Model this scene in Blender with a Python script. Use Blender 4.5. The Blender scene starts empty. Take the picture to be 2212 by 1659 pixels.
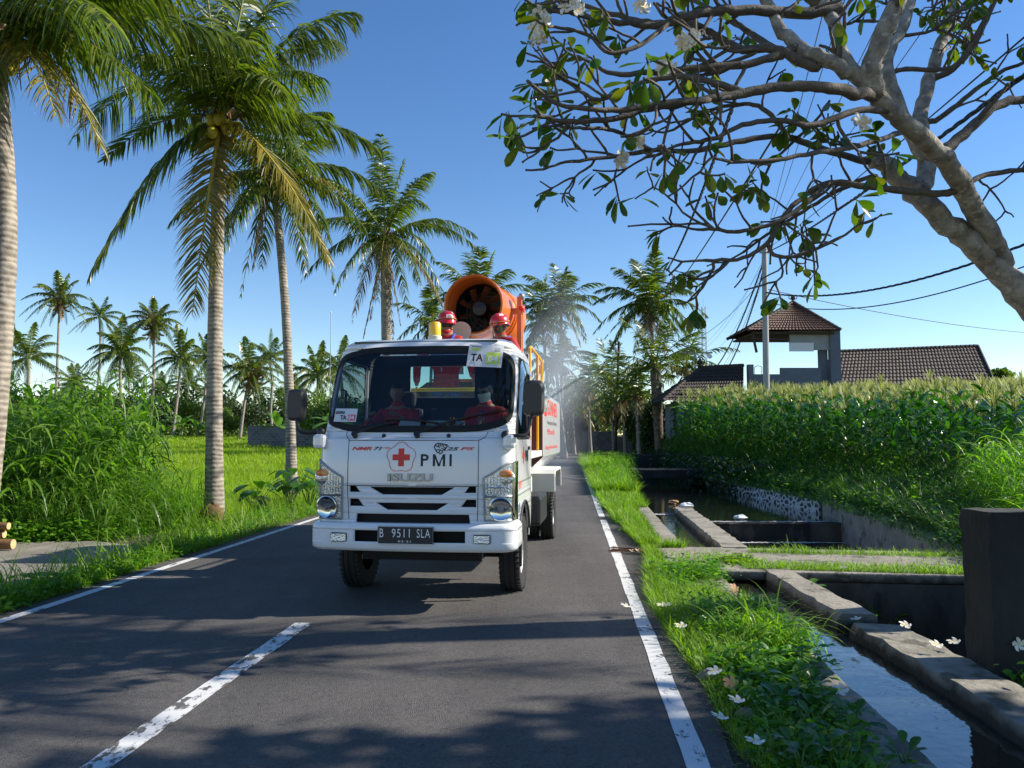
import bpy, bmesh, math, random
import numpy as np
from mathutils import Vector, Matrix
R = math.radians
random.seed(7); rng = np.random.default_rng(7)
scene = bpy.context.scene
COL = scene.collection

# ------------------------------------------------------------------ camera, sky, sun
CAMH = 1.65
PITCH = math.atan((945-829.5)/1659)
cam_d = bpy.data.cameras.new('camera'); cam = bpy.data.objects.new('camera', cam_d); COL.objects.link(cam)
cam_d.sensor_width = 36; cam_d.lens = 27; cam_d.clip_end = 3000; cam_d.clip_start = .05
CY = -.15
cam.location = (0, CY, CAMH); cam.rotation_euler = (R(90)+PITCH, 0, 0)
scene.camera = cam
SUN_EL, SUN_AZ = 33.0, 83.0          # azimuth clockwise from +Y
w = bpy.data.worlds.new("World"); scene.world = w; w.use_nodes = True
nt = w.node_tree; bg = nt.nodes['Background']
sky = nt.nodes.new('ShaderNodeTexSky'); sky.sky_type = 'NISHITA'; sky.sun_disc = False
sky.sun_elevation = R(SUN_EL); sky.sun_rotation = R(SUN_AZ); sky.air_density = 1.0; sky.dust_density = 0.0; sky.ozone_density = 2.0
hs = nt.nodes.new('ShaderNodeHueSaturation'); hs.inputs['Saturation'].default_value = 1.24; hs.inputs['Hue'].default_value = .507
nt.links.new(sky.outputs[0], hs.inputs['Color']); nt.links.new(hs.outputs[0], bg.inputs[0]); bg.inputs[1].default_value = .105
sd = bpy.data.lights.new('sun', 'SUN'); sd.energy = 5.0; sd.angle = R(.53); sd.color = (1, .93, .80)
sun = bpy.data.objects.new('sun', sd); COL.objects.link(sun)
sdir = Vector((math.sin(R(SUN_AZ))*math.cos(R(SUN_EL)), math.cos(R(SUN_AZ))*math.cos(R(SUN_EL)), math.sin(R(SUN_EL))))
sun.rotation_euler = sdir.to_track_quat('Z', 'Y').to_euler(); sun.location = (20, 5, 20)
scene.view_settings.view_transform = 'Standard'; scene.view_settings.look = 'None'
scene.view_settings.exposure = 0.75; scene.view_settings.gamma = 1
scene.render.engine = 'CYCLES'
SHADE = [(8.9, 7.5, 8.0, 0)]
MIST = .17
scene.cycles.max_bounces = 8; scene.cycles.transparent_max_bounces = 24; scene.cycles.volume_bounces = 1

# ------------------------------------------------------------------ placing helpers
def ray(x, y):
    cx, cy = (x-1106)/1659, (829.5-y)/1659
    cp, sp = math.cos(PITCH), math.sin(PITCH)
    return Vector((cx, cp-cy*sp, sp+cy*cp))
def P(x, y, Y):
    r = ray(x, y); return Vector((0, CY, CAMH)) + r*((Y-CY)/r.y)
def G(x, y, z=0.0):
    r = ray(x, y); return Vector((0, CY, CAMH)) + r*((z-CAMH)/r.z)
def interp(x, pts):
    xs = [p[0] for p in pts]; ys = [p[1] for p in pts]
    return float(np.interp(x, xs, ys))

# ------------------------------------------------------------------ materials
MATS = {}
def nodes_of(m):
    m.use_nodes = True; t = m.node_tree; return t, t.nodes['Principled BSDF']
def mat(name, col, rough=.6, metal=0, var=0, vscale=4, col2=None, bump=0, bscale=30, spec=.5, coat=0, detail=5, coords='Object', stretch=None, spots=None):
    m = bpy.data.materials.new(name); t, b = nodes_of(m); N, L = t.nodes, t.links
    b.inputs['Roughness'].default_value = rough; b.inputs['Metallic'].default_value = metal
    b.inputs['Specular IOR Level'].default_value = spec
    if coat: b.inputs['Coat Weight'].default_value = coat; b.inputs['Coat Roughness'].default_value = .06
    b.inputs['Base Color'].default_value = (*col, 1)
    tc = N.new('ShaderNodeTexCoord'); src = tc.outputs[coords]
    if stretch:
        mp = N.new('ShaderNodeMapping'); mp.inputs['Scale'].default_value = stretch; L.new(src, mp.inputs[0]); src = mp.outputs[0]
    if var or col2:
        c2 = col2 or tuple(max(0, c*(1-var)) for c in col)
        n = N.new('ShaderNodeTexNoise'); n.inputs['Scale'].default_value = vscale; n.inputs['Detail'].default_value = detail; n.inputs['Roughness'].default_value = .6
        L.new(src, n.inputs['Vector'])
        r = N.new('ShaderNodeValToRGB'); r.color_ramp.elements[0].position = .35; r.color_ramp.elements[1].position = .65
        r.color_ramp.elements[0].color = (*c2, 1); r.color_ramp.elements[1].color = (*col, 1)
        L.new(n.outputs[0], r.inputs[0]); out = r.outputs[0]
        if spots:
            n2 = N.new('ShaderNodeTexNoise'); n2.inputs['Scale'].default_value = spots[1]; n2.inputs['Detail'].default_value = 8
            L.new(src, n2.inputs['Vector'])
            r2 = N.new('ShaderNodeValToRGB'); r2.color_ramp.elements[0].position = spots[2]; r2.color_ramp.elements[1].position = spots[2]+.06
            L.new(n2.outputs[0], r2.inputs[0])
            mx = N.new('ShaderNodeMix'); mx.data_type = 'RGBA'; mx.inputs['B'].default_value = (*spots[0], 1)
            L.new(r2.outputs[0], mx.inputs['Factor']); L.new(out, mx.inputs['A']); out = mx.outputs['Result']
        L.new(out, b.inputs['Base Color'])
    if bump:
        n = N.new('ShaderNodeTexNoise'); n.inputs['Scale'].default_value = bscale; n.inputs['Detail'].default_value = 6
        L.new(src, n.inputs['Vector']); bp = N.new('ShaderNodeBump'); bp.inputs['Strength'].default_value = bump; bp.inputs['Distance'].default_value = .02
        L.new(n.outputs[0], bp.inputs['Height']); L.new(bp.outputs[0], b.inputs['Normal'])
    MATS[name] = m; return m
def leafmat(name, cols, trans=.35, rough=.45, tcol=None, spec=.5):
    """foliage: one colour per leaf picked at random, with light passing through"""
    m = bpy.data.materials.new(name); t, b = nodes_of(m); N, L = t.nodes, t.links
    g = N.new('ShaderNodeNewGeometry'); r = N.new('ShaderNodeValToRGB'); e = r.color_ramp.elements
    e[0].color = (*cols[0], 1); e[1].color = (*cols[-1], 1)
    for i, c in enumerate(cols[1:-1]):
        q = e.new((i+1)/(len(cols)-1)); q.color = (*c, 1)
    L.new(g.outputs['Random Per Island'], r.inputs[0]); L.new(r.outputs[0], b.inputs['Base Color'])
    b.inputs['Roughness'].default_value = rough; b.inputs['Specular IOR Level'].default_value = spec
    tr = N.new('ShaderNodeBsdfTranslucent'); mg = N.new('ShaderNodeMix'); mg.data_type = 'RGBA'; mg.blend_type = 'MULTIPLY'; mg.inputs['Factor'].default_value = 1
    tc = tcol or (1.6, 1.9, .5)
    mg.inputs['B'].default_value = (*tc, 1); L.new(r.outputs[0], mg.inputs['A']); L.new(mg.outputs['Result'], tr.inputs['Color'])
    ms = N.new('ShaderNodeMixShader'); ms.inputs[0].default_value = trans
    L.new(b.outputs[0], ms.inputs[1]); L.new(tr.outputs[0], ms.inputs[2]); L.new(ms.outputs[0], N['Material Output'].inputs[0])
    MATS[name] = m; return m
def glassmat(name, tint, refl=1.0, rough=.02, ior=1.5):
    m = bpy.data.materials.new(name); t, b = nodes_of(m); N, L = t.nodes, t.links
    tr = N.new('ShaderNodeBsdfTransparent'); tr.inputs[0].default_value = (*tint, 1)
    gl = N.new('ShaderNodeBsdfGlossy'); gl.inputs['Roughness'].default_value = rough
    fr = N.new('ShaderNodeFresnel'); fr.inputs[0].default_value = ior
    mu = N.new('ShaderNodeMath'); mu.operation = 'MULTIPLY'; mu.inputs[1].default_value = refl
    L.new(fr.outputs[0], mu.inputs[0])
    ms = N.new('ShaderNodeMixShader'); L.new(mu.outputs[0], ms.inputs[0]); L.new(tr.outputs[0], ms.inputs[1]); L.new(gl.outputs[0], ms.inputs[2])
    L.new(ms.outputs[0], N['Material Output'].inputs[0]); MATS[name] = m; return m

mat('asphalt', (.110, .100, .094), .82, var=.28, vscale=.8, bump=.9, bscale=140, spots=((.15, .14, .13), 95, .66))
mat('asphalt_worn', (.105, .10, .093), .9, var=.35, vscale=2.5, bump=.9, bscale=90)
mat('dirt', (.11, .085, .055), .95, col2=(.045, .05, .022), vscale=1.6, bump=.8, bscale=25)
mat('field_soil', (.10, .16, .02), .95, col2=(.07, .11, .012), vscale=.7)
mat('concrete', (.34, .315, .27), .9, var=.35, vscale=2.2, bump=.7, bscale=22, spots=((.12, .11, .085), 3.1, .58))
mat('concrete_dark', (.13, .12, .10), .9, var=.6, vscale=1.7, bump=.7, bscale=16, spots=((.035, .035, .03), 2.0, .5), stretch=(1, 1, .45))
mat('concrete_black', (.035, .034, .03), .92, var=.55, vscale=2.4, bump=.9, bscale=14, spots=((.10, .11, .09), 5.5, .70), stretch=(1, 1, .4))
mat('driveway', (.26, .235, .20), .9, var=.3, vscale=1.4, bump=.6, bscale=40)
mat('stone_dark', (.06, .06, .06), .8, var=.4, vscale=9)
mat('mortar', (.50, .50, .48), .9, var=.15, vscale=8, bump=.4)
mat('block', (.20, .20, .20), .9, var=.3, vscale=3)
mat('grey_wall', (.13, .15, .19), .85, var=.12, vscale=2)
mat('pale_wall', (.30, .31, .32), .85, var=.15, vscale=2)
mat('tile', (.15, .062, .036), .75, col2=(.045, .026, .02), vscale=6)
mat('tile_dark', (.05, .036, .03), .8, col2=(.022, .017, .015), vscale=6)
mat('tile_old', (.105, .072, .055), .8, col2=(.04, .03, .026), vscale=5)
mat('wood_dark', (.06, .04, .028), .85, var=.4, vscale=8, stretch=(1, 1, .15))
mat('wood_log', (.30, .15, .06), .8, var=.45, vscale=9)
mat('wood_cut', (.62, .42, .20), .8, var=.2, vscale=30)
mat('pole_concrete', (.36, .37, .38), .85, var=.12, vscale=3)
mat('steel', (.35, .36, .38), .5, metal=.6)
mat('cable', (.015, .015, .017), .6)
mat('cable_thin', (.05, .09, .10), .6)
mat('bark_plum', (.36, .33, .28), .85, col2=(.15, .13, .11), vscale=9, bump=.8, bscale=28, spots=((.40, .38, .33), 16, .60))
mat('twig_plum', (.13, .105, .08), .8, var=.4, vscale=20, bump=.5, bscale=60)
mat('bark_rough', (.20, .155, .11), .95, col2=(.05, .038, .028), vscale=6, bump=1.0, bscale=9)
def crackle(m):
    """stone chips and hairline cracks on the old asphalt"""
    t = m.node_tree; N, L = t.nodes, t.links; b = N['Principled BSDF']; src = b.inputs['Base Color'].links[0].from_socket; tc = N.new('ShaderNodeTexCoord')
    v = N.new('ShaderNodeTexVoronoi'); v.inputs['Scale'].default_value = 60; L.new(tc.outputs['Object'], v.inputs['Vector'])
    r = N.new('ShaderNodeMapRange'); r.inputs['To Min'].default_value = .72; r.inputs['To Max'].default_value = 1.28; L.new(v.outputs['Color'], r.inputs[0])
    n = N.new('ShaderNodeTexNoise'); n.inputs['Scale'].default_value = .9; n.inputs['Detail'].default_value = 5; n.inputs['Roughness'].default_value = .7; L.new(tc.outputs['Object'], n.inputs['Vector'])
    a = N.new('ShaderNodeMath'); a.operation = 'SUBTRACT'; a.inputs[1].default_value = .5; L.new(n.outputs[0], a.inputs[0]); c = N.new('ShaderNodeMath'); c.operation = 'ABSOLUTE'; L.new(a.outputs[0], c.inputs[0])
    k = N.new('ShaderNodeMapRange'); k.inputs['From Max'].default_value = .0035; k.inputs['To Min'].default_value = .45; L.new(c.outputs[0], k.inputs[0])
    w2 = N.new('ShaderNodeTexNoise'); w2.inputs['Scale'].default_value = 1.0; mp = N.new('ShaderNodeMapping'); mp.inputs['Scale'].default_value = (1.6, .12, 1); L.new(tc.outputs['Object'], mp.inputs[0]); L.new(mp.outputs[0], w2.inputs['Vector'])
    w3 = N.new('ShaderNodeMapRange'); w3.inputs['From Min'].default_value = .3; w3.inputs['From Max'].default_value = .7; w3.inputs['To Min'].default_value = .84; w3.inputs['To Max'].default_value = 1.14; L.new(w2.outputs[0], w3.inputs[0])
    m1 = N.new('ShaderNodeMath'); m1.operation = 'MULTIPLY'; L.new(r.outputs[0], m1.inputs[0]); L.new(k.outputs[0], m1.inputs[1]); m2 = N.new('ShaderNodeMath'); m2.operation = 'MULTIPLY'; L.new(m1.outputs[0], m2.inputs[0]); L.new(w3.outputs[0], m2.inputs[1])
    vm = N.new('ShaderNodeVectorMath'); vm.operation = 'SCALE'; L.new(src, vm.inputs[0]); L.new(m2.outputs[0], vm.inputs['Scale']); L.new(vm.outputs[0], b.inputs['Base Color'])
crackle(MATS['asphalt'])
# palm trunk: rings
def palmbark():
    m = bpy.data.materials.new('bark_palm'); t, b = nodes_of(m); N, L = t.nodes, t.links
    tc = N.new('ShaderNodeTexCoord'); mp = N.new('ShaderNodeMapping'); mp.inputs['Scale'].default_value = (.35, .35, 1)
    L.new(tc.outputs['Object'], mp.inputs[0])
    wv = N.new('ShaderNodeTexWave'); wv.bands_direction = 'Z'; wv.inputs['Scale'].default_value = 3.6; wv.inputs['Distortion'].default_value = 3.2; wv.inputs['Detail'].default_value = 3; wv.inputs['Detail Scale'].default_value = 1.8
    L.new(mp.outputs[0], wv.inputs['Vector'])
    n = N.new('ShaderNodeTexNoise'); n.inputs['Scale'].default_value = 7; n.inputs['Detail'].default_value = 8; L.new(tc.outputs['Object'], n.inputs['Vector'])
    r = N.new('ShaderNodeValToRGB'); r.color_ramp.elements[0].color = (.12, .098, .075, 1); r.color_ramp.elements[1].color = (.37, .32, .26, 1)
    r.color_ramp.elements[0].position = .3; r.color_ramp.elements[1].position = .68
    mx = N.new('ShaderNodeMath'); mx.operation = 'MULTIPLY_ADD'; mx.inputs[1].default_value = .22
    L.new(wv.outputs[1], mx.inputs[0]); 
    m2 = N.new('ShaderNodeMath'); m2.operation = 'MULTIPLY'; m2.inputs[1].default_value = .85; L.new(n.outputs[0], m2.inputs[0]); L.new(m2.outputs[0], mx.inputs[2])
    L.new(mx.outputs[0], r.inputs[0]); L.new(r.outputs[0], b.inputs['Base Color']); b.inputs['Roughness'].default_value = .85
    bp = N.new('ShaderNodeBump'); bp.inputs['Strength'].default_value = .9; bp.inputs['Distance'].default_value = .03; L.new(mx.outputs[0], bp.inputs['Height']); L.new(bp.outputs[0], b.inputs['Normal'])
    MATS['bark_palm'] = m
palmbark()
leafmat('palm_green', [(.035, .068, .008), (.085, .125, .014), (.17, .19, .028)], .38, .33)
leafmat('palm_yellow', [(.16, .16, .02), (.26, .20, .03), (.11, .13, .02)], .35, .4, (1.3, 1.3, .5))
leafmat('palm_tipbrown', [(.20, .11, .04), (.13, .12, .03), (.26, .17, .07)], .3, .5, (1.2, 1.1, .6))
leafmat('palm_dry', [(.20, .13, .08), (.32, .23, .16), (.12, .075, .05)], .25, .7, (1, 1, .9))
mat('rachis', (.20, .22, .04), .5, var=.3)
mat('rachis_yellow', (.45, .36, .05), .45, var=.25)
mat('coir', (.17, .095, .045), .95, var=.5, vscale=20)
mat('coconut', (.62, .48, .04), .4, col2=(.36, .34, .03), vscale=5)
leafmat('grass_tall', [(.05, .13, .012), (.10, .21, .02), (.17, .27, .05), (.07, .17, .018)], .45, .4)
leafmat('grass_bright', [(.08, .20, .012), (.14, .30, .02), (.22, .36, .03)], .5, .45)
leafmat('grass_bank', [(.03, .085, .010), (.05, .13, .014), (.09, .18, .02)], .38, .45)
leafmat('grass_verge', [(.085, .18, .010), (.16, .28, .016), (.24, .34, .03)], .5, .5)
leafmat('grass_dry', [(.24, .20, .10), (.33, .28, .15), (.15, .14, .06)], .3, .7, (1, 1, .8))
leafmat('rice', [(.16, .27, .012), (.24, .34, .018), (.32, .38, .03), (.19, .30, .015)], .55, .5)
leafmat('corn_leaf', [(.022, .10, .014), (.04, .14, .018), (.075, .19, .026)], .33, .28)
leafmat('corn_tassel', [(.32, .36, .12), (.42, .43, .17), (.24, .31, .08)], .4, .6, (1.1, 1.1, .7))
leafmat('weed', [(.05, .15, .012), (.10, .25, .02), (.17, .32, .03)], .45, .4)
leafmat('broadleaf', [(.03, .10, .015), (.06, .15, .02)], .35, .35)
leafmat('banana_leaf', [(.08, .20, .03), (.14, .27, .05), (.06, .15, .02)], .45, .4)
leafmat('tree_dark', [(.012, .035, .008), (.03, .06, .012), (.055, .09, .016)], .25, .5)
leafmat('tree_mid', [(.05, .10, .012), (.10, .16, .02), (.16, .21, .03)], .35, .5)
leafmat('plum_leaf', [(.03, .09, .012), (.06, .13, .014), (.12, .14, .02), (.04, .11, .014)], .5, .32, (1.7, 1.7, .35))
mat('petal', (.80, .79, .72), .5, col2=(.62, .52, .38), vscale=18); mat('petal_yellow', (.85, .62, .08), .5); mat('petal_dead', (.42, .22, .10), .7)
mat('stem_green', (.10, .16, .04), .6)
# truck
mat('white_paint', (.80, .81, .83), .22, coat=.6, var=.03, vscale=3)
mat('white_dull', (.72, .71, .66), .45, var=.06, vscale=4)
mat('black_plastic', (.018, .018, .02), .45)
mat('black_matte', (.008, .008, .009), .8)
mat('mirror_shell', (.05, .045, .042), .5)
mat('rubber', (.018, .017, .017), .75, bump=.4, bscale=60)
mat('interior', (.02, .021, .024), .8)
mat('interior_grey', (.10, .105, .11), .8)
mat('badge_metal', (.26, .29, .34), .30, metal=.7)
mat('chrome', (.75, .76, .78), .12, metal=1)
mat('reflector', (.80, .82, .84), .18, metal=.9, bump=.5, bscale=55)
mat('amber', (.75, .20, .04), .3, coat=.5)
mat('yellow_lens', (.95, .55, .02), .25, coat=.5)
mat('red', (.72, .035, .02), .45); mat('ink', (.012, .012, .014), .5); mat('ink_white', (.8, .8, .8), .6)
mat('paper', (.66, .68, .72), .6); mat('lime', (.55, .72, .10), .6); mat('pink', (.80, .06, .12), .6)
mat('plate', (.014, .014, .018), .45)
mat('orange_paint', (.74, .185, .03), .35, coat=.3, var=.12, vscale=5)
mat('orange_dark', (.14, .045, .02), .5)
mat('yellow_paint', (.85, .45, .02), .35)
mat('maroon', (.09, .03, .025), .5)
mat('red_helmet', (.60, .02, .03), .25, coat=.6)
mat('red_cloth', (.50, .018, .022), .85, var=.3, vscale=12, bump=.6, bscale=14)
mat('blue_strap', (.03, .06, .42), .7)
mat('skin', (.30, .16, .10), .55); mat('hair', (.012, .010, .009), .6)
mat('mask_white', (.70, .70, .66), .8); mat('mask_black', (.015, .014, .016), .7); mat('strap_grey', (.16, .16, .16), .7)
mat('cream_plastic', (.66, .62, .50), .45)
mat('cloth_blue', (.03, .05, .22), .8)
mat('paint_white', (.62, .62, .60), .75, var=.12, vscale=6)
mat('box_card', (.45, .55, .55), .7)
mat('litter', (.78, .80, .82), .5)
mat('pebble', (.26, .22, .17), .9, var=.4, vscale=15, bump=.5)
glassmat('windscreen', (.58, .65, .68), 1.3); glassmat('sideglass', (.35, .42, .48), 1.6); glassmat('clearglass', (.72, .9, .9), .6)
glassmat('lens', (.93, .95, .96), 1.2); glassmat('bottle_plastic', (.8, .88, .95), 2.0)
glassmat('visor', (.12, .16, .22), 2.5)
def wallmat(name, top, low, zc):
    m = mat(name, top, .9, var=.35, vscale=2.2, bump=.8, bscale=20, spots=((.10, .095, .07), 3.1, .57)); t = m.node_tree; N, L = t.nodes, t.links; b = N['Principled BSDF']
    src = b.inputs['Base Color'].links[0].from_socket; tc = N.new('ShaderNodeTexCoord'); sx = N.new('ShaderNodeSeparateXYZ'); L.new(tc.outputs['Object'], sx.inputs[0])
    n = N.new('ShaderNodeTexNoise'); n.inputs['Scale'].default_value = 6; n.inputs['Detail'].default_value = 6; L.new(tc.outputs['Object'], n.inputs['Vector'])
    a = N.new('ShaderNodeMath'); a.operation = 'MULTIPLY_ADD'; a.inputs[1].default_value = -.14; L.new(n.outputs[0], a.inputs[0]); L.new(sx.outputs['Z'], a.inputs[2])
    mr = N.new('ShaderNodeMapRange'); mr.inputs['From Min'].default_value = zc-.16; mr.inputs['From Max'].default_value = zc-.08; L.new(a.outputs[0], mr.inputs[0])
    mx = N.new('ShaderNodeMix'); mx.data_type = 'RGBA'; mx.inputs['A'].default_value = (*low, 1); L.new(mr.outputs[0], mx.inputs['Factor']); L.new(src, mx.inputs['B']); L.new(mx.outputs['Result'], b.inputs['Base Color'])
wallmat('wall_mossy', (.30, .275, .225), (.045, .040, .026), .0)
def watermat():
    m = bpy.data.materials.new('water'); t, b = nodes_of(m); N, L = t.nodes, t.links
    b.inputs['Base Color'].default_value = (.018, .020, .014, 1); b.inputs['Roughness'].default_value = .03; b.inputs['IOR'].default_value = 1.33; b.inputs['Specular IOR Level'].default_value = .9
    b.inputs['Coat Weight'].default_value = .6; b.inputs['Coat Roughness'].default_value = .02
    tc = N.new('ShaderNodeTexCoord'); n = N.new('ShaderNodeTexNoise'); n.inputs['Scale'].default_value = 7; n.inputs['Detail'].default_value = 3
    L.new(tc.outputs['Object'], n.inputs['Vector']); bp = N.new('ShaderNodeBump'); bp.inputs['Strength'].default_value = .12; bp.inputs['Distance'].default_value = .02
    L.new(n.outputs[0], bp.inputs['Height']); L.new(bp.outputs[0], b.inputs['Normal']); L.new(bp.outputs[0], b.inputs['Coat Normal']); MATS['water'] = m
watermat()
def blockmat():
    m = bpy.data.materials.new('blockwork'); t, b = nodes_of(m); N, L = t.nodes, t.links
    tc = N.new('ShaderNodeTexCoord'); br = N.new('ShaderNodeTexBrick'); br.inputs['Scale'].default_value = 1; br.inputs['Brick Width'].default_value = .4; br.inputs['Row Height'].default_value = .2
    br.inputs['Mortar Size'].default_value = .012; br.inputs['Color1'].default_value = (.17, .17, .175, 1); br.inputs['Color2'].default_value = (.10, .10, .105, 1); br.inputs['Mortar'].default_value = (.27, .26, .25, 1)
    mp = N.new('ShaderNodeMapping'); mp.inputs['Rotation'].default_value = (R(90), 0, 0); L.new(tc.outputs['Object'], mp.inputs[0]); L.new(mp.outputs[0], br.inputs['Vector'])
    L.new(br.outputs[0], b.inputs['Base Color']); b.inputs['Roughness'].default_value = .9; MATS['blockwork'] = m
blockmat()
def stonewallmat():
    m = bpy.data.materials.new('rubble'); t, b = nodes_of(m); N, L = t.nodes, t.links
    tc = N.new('ShaderNodeTexCoord'); mp = N.new('ShaderNodeMapping'); mp.inputs['Scale'].default_value = (3.4, 3.4, 6); L.new(tc.outputs['Object'], mp.inputs[0])
    v = N.new('ShaderNodeTexVoronoi'); v.feature = 'DISTANCE_TO_EDGE'; v.inputs['Scale'].default_value = 1; L.new(mp.outputs[0], v.inputs['Vector'])
    r = N.new('ShaderNodeValToRGB'); r.color_ramp.elements[0].position = .10; r.color_ramp.elements[1].position = .17
    r.color_ramp.elements[0].color = (.55, .56, .56, 1); r.color_ramp.elements[1].color = (.055, .058, .06, 1)
    L.new(v.outputs[0], r.inputs[0]); L.new(r.outputs[0], b.inputs['Base Color']); b.inputs['Roughness'].default_value = .85; MATS['rubble'] = m
stonewallmat()
def markmat():
    """worn white road paint, flaked away by noise down to the asphalt"""
    m = bpy.data.materials.new('road_paint'); t, b = nodes_of(m); N, L = t.nodes, t.links
    tc = N.new('ShaderNodeTexCoord'); n = N.new('ShaderNodeTexNoise'); n.inputs['Scale'].default_value = 9; n.inputs['Detail'].default_value = 10; n.inputs['Roughness'].default_value = .75
    mp = N.new('ShaderNodeMapping'); mp.inputs['Scale'].default_value = (1, .55, 1); L.new(tc.outputs['Object'], mp.inputs[0]); L.new(mp.outputs[0], n.inputs['Vector'])
    r = N.new('ShaderNodeValToRGB'); r.color_ramp.elements[0].position = .40; r.color_ramp.elements[1].position = .44
    r.color_ramp.elements[0].color = (.09, .088, .085, 1); r.color_ramp.elements[1].color = (.60, .60, .59, 1)
    L.new(n.outputs[0], r.inputs[0]); L.new(r.outputs[0], b.inputs['Base Color']); b.inputs['Roughness'].default_value = .8; MATS['road_paint'] = m
markmat()
def wornpaint():
    m = MATS['road_paint'].copy(); m.name = 'road_paint_worn'; MATS['road_paint_worn'] = m
    for n in m.node_tree.nodes:
        if n.type == 'VALTORGB': n.color_ramp.elements[0].position = .455; n.color_ramp.elements[1].position = .49
        if n.type == 'TEX_NOISE': n.inputs['Scale'].default_value = 13
wornpaint()

# ------------------------------------------------------------------ mesh + object helpers
def link(o, parent=None):
    COL.objects.link(o)
    if parent: o.parent = parent
    return o
def tag(o, label=None, cat=None, group=None, kind=None):
    if label: o['label'] = label
    if cat: o['category'] = cat
    if group: o['group'] = group
    if kind: o['kind'] = kind
    return o
def empty(name, loc=(0, 0, 0), rz=0):
    o = bpy.data.objects.new(name, None); o.empty_display_size = .2; COL.objects.link(o); o.location = loc; o.rotation_euler = (0, 0, rz); return o
def mk(name, verts, faces, m=None, parent=None, smooth=False, angle=40, mats=None, midx=None):
    me = bpy.data.meshes.new(name); me.from_pydata([tuple(v) for v in verts], [], faces); me.update()
    for mm in (mats or [m]):
        if mm: me.materials.append(MATS[mm])
    if midx is not None: me.polygons.foreach_set('material_index', midx)
    if smooth:
        me.polygons.foreach_set('use_smooth', [True]*len(me.polygons))
        if angle < 180: me.set_sharp_from_angle(angle=R(angle))
    o = bpy.data.objects.new(name, me); return link(o, parent)
def mknp(name, V, F, m, parent=None, smooth=False, mats=None, midx=None):
    """V (N,3), F (M,4) numpy"""
    me = bpy.data.meshes.new(name); V = np.asarray(V, dtype=np.float32); F = np.asarray(F, dtype=np.int32)
    me.vertices.add(len(V)); me.vertices.foreach_set('co', V.ravel())
    k = F.shape[1]; me.loops.add(F.size); me.loops.foreach_set('vertex_index', F.ravel())
    me.polygons.add(len(F)); me.polygons.foreach_set('loop_start', np.arange(0, F.size, k, dtype=np.int32))
    for mm in (mats or [m]): me.materials.append(MATS[mm])
    if midx is not None: me.polygons.foreach_set('material_index', np.asarray(midx, dtype=np.int32))
    me.update(calc_edges=True)
    if smooth: me.polygons.foreach_set('use_smooth', np.ones(len(F), dtype=bool))
    o = bpy.data.objects.new(name, me); return link(o, parent)
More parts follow.
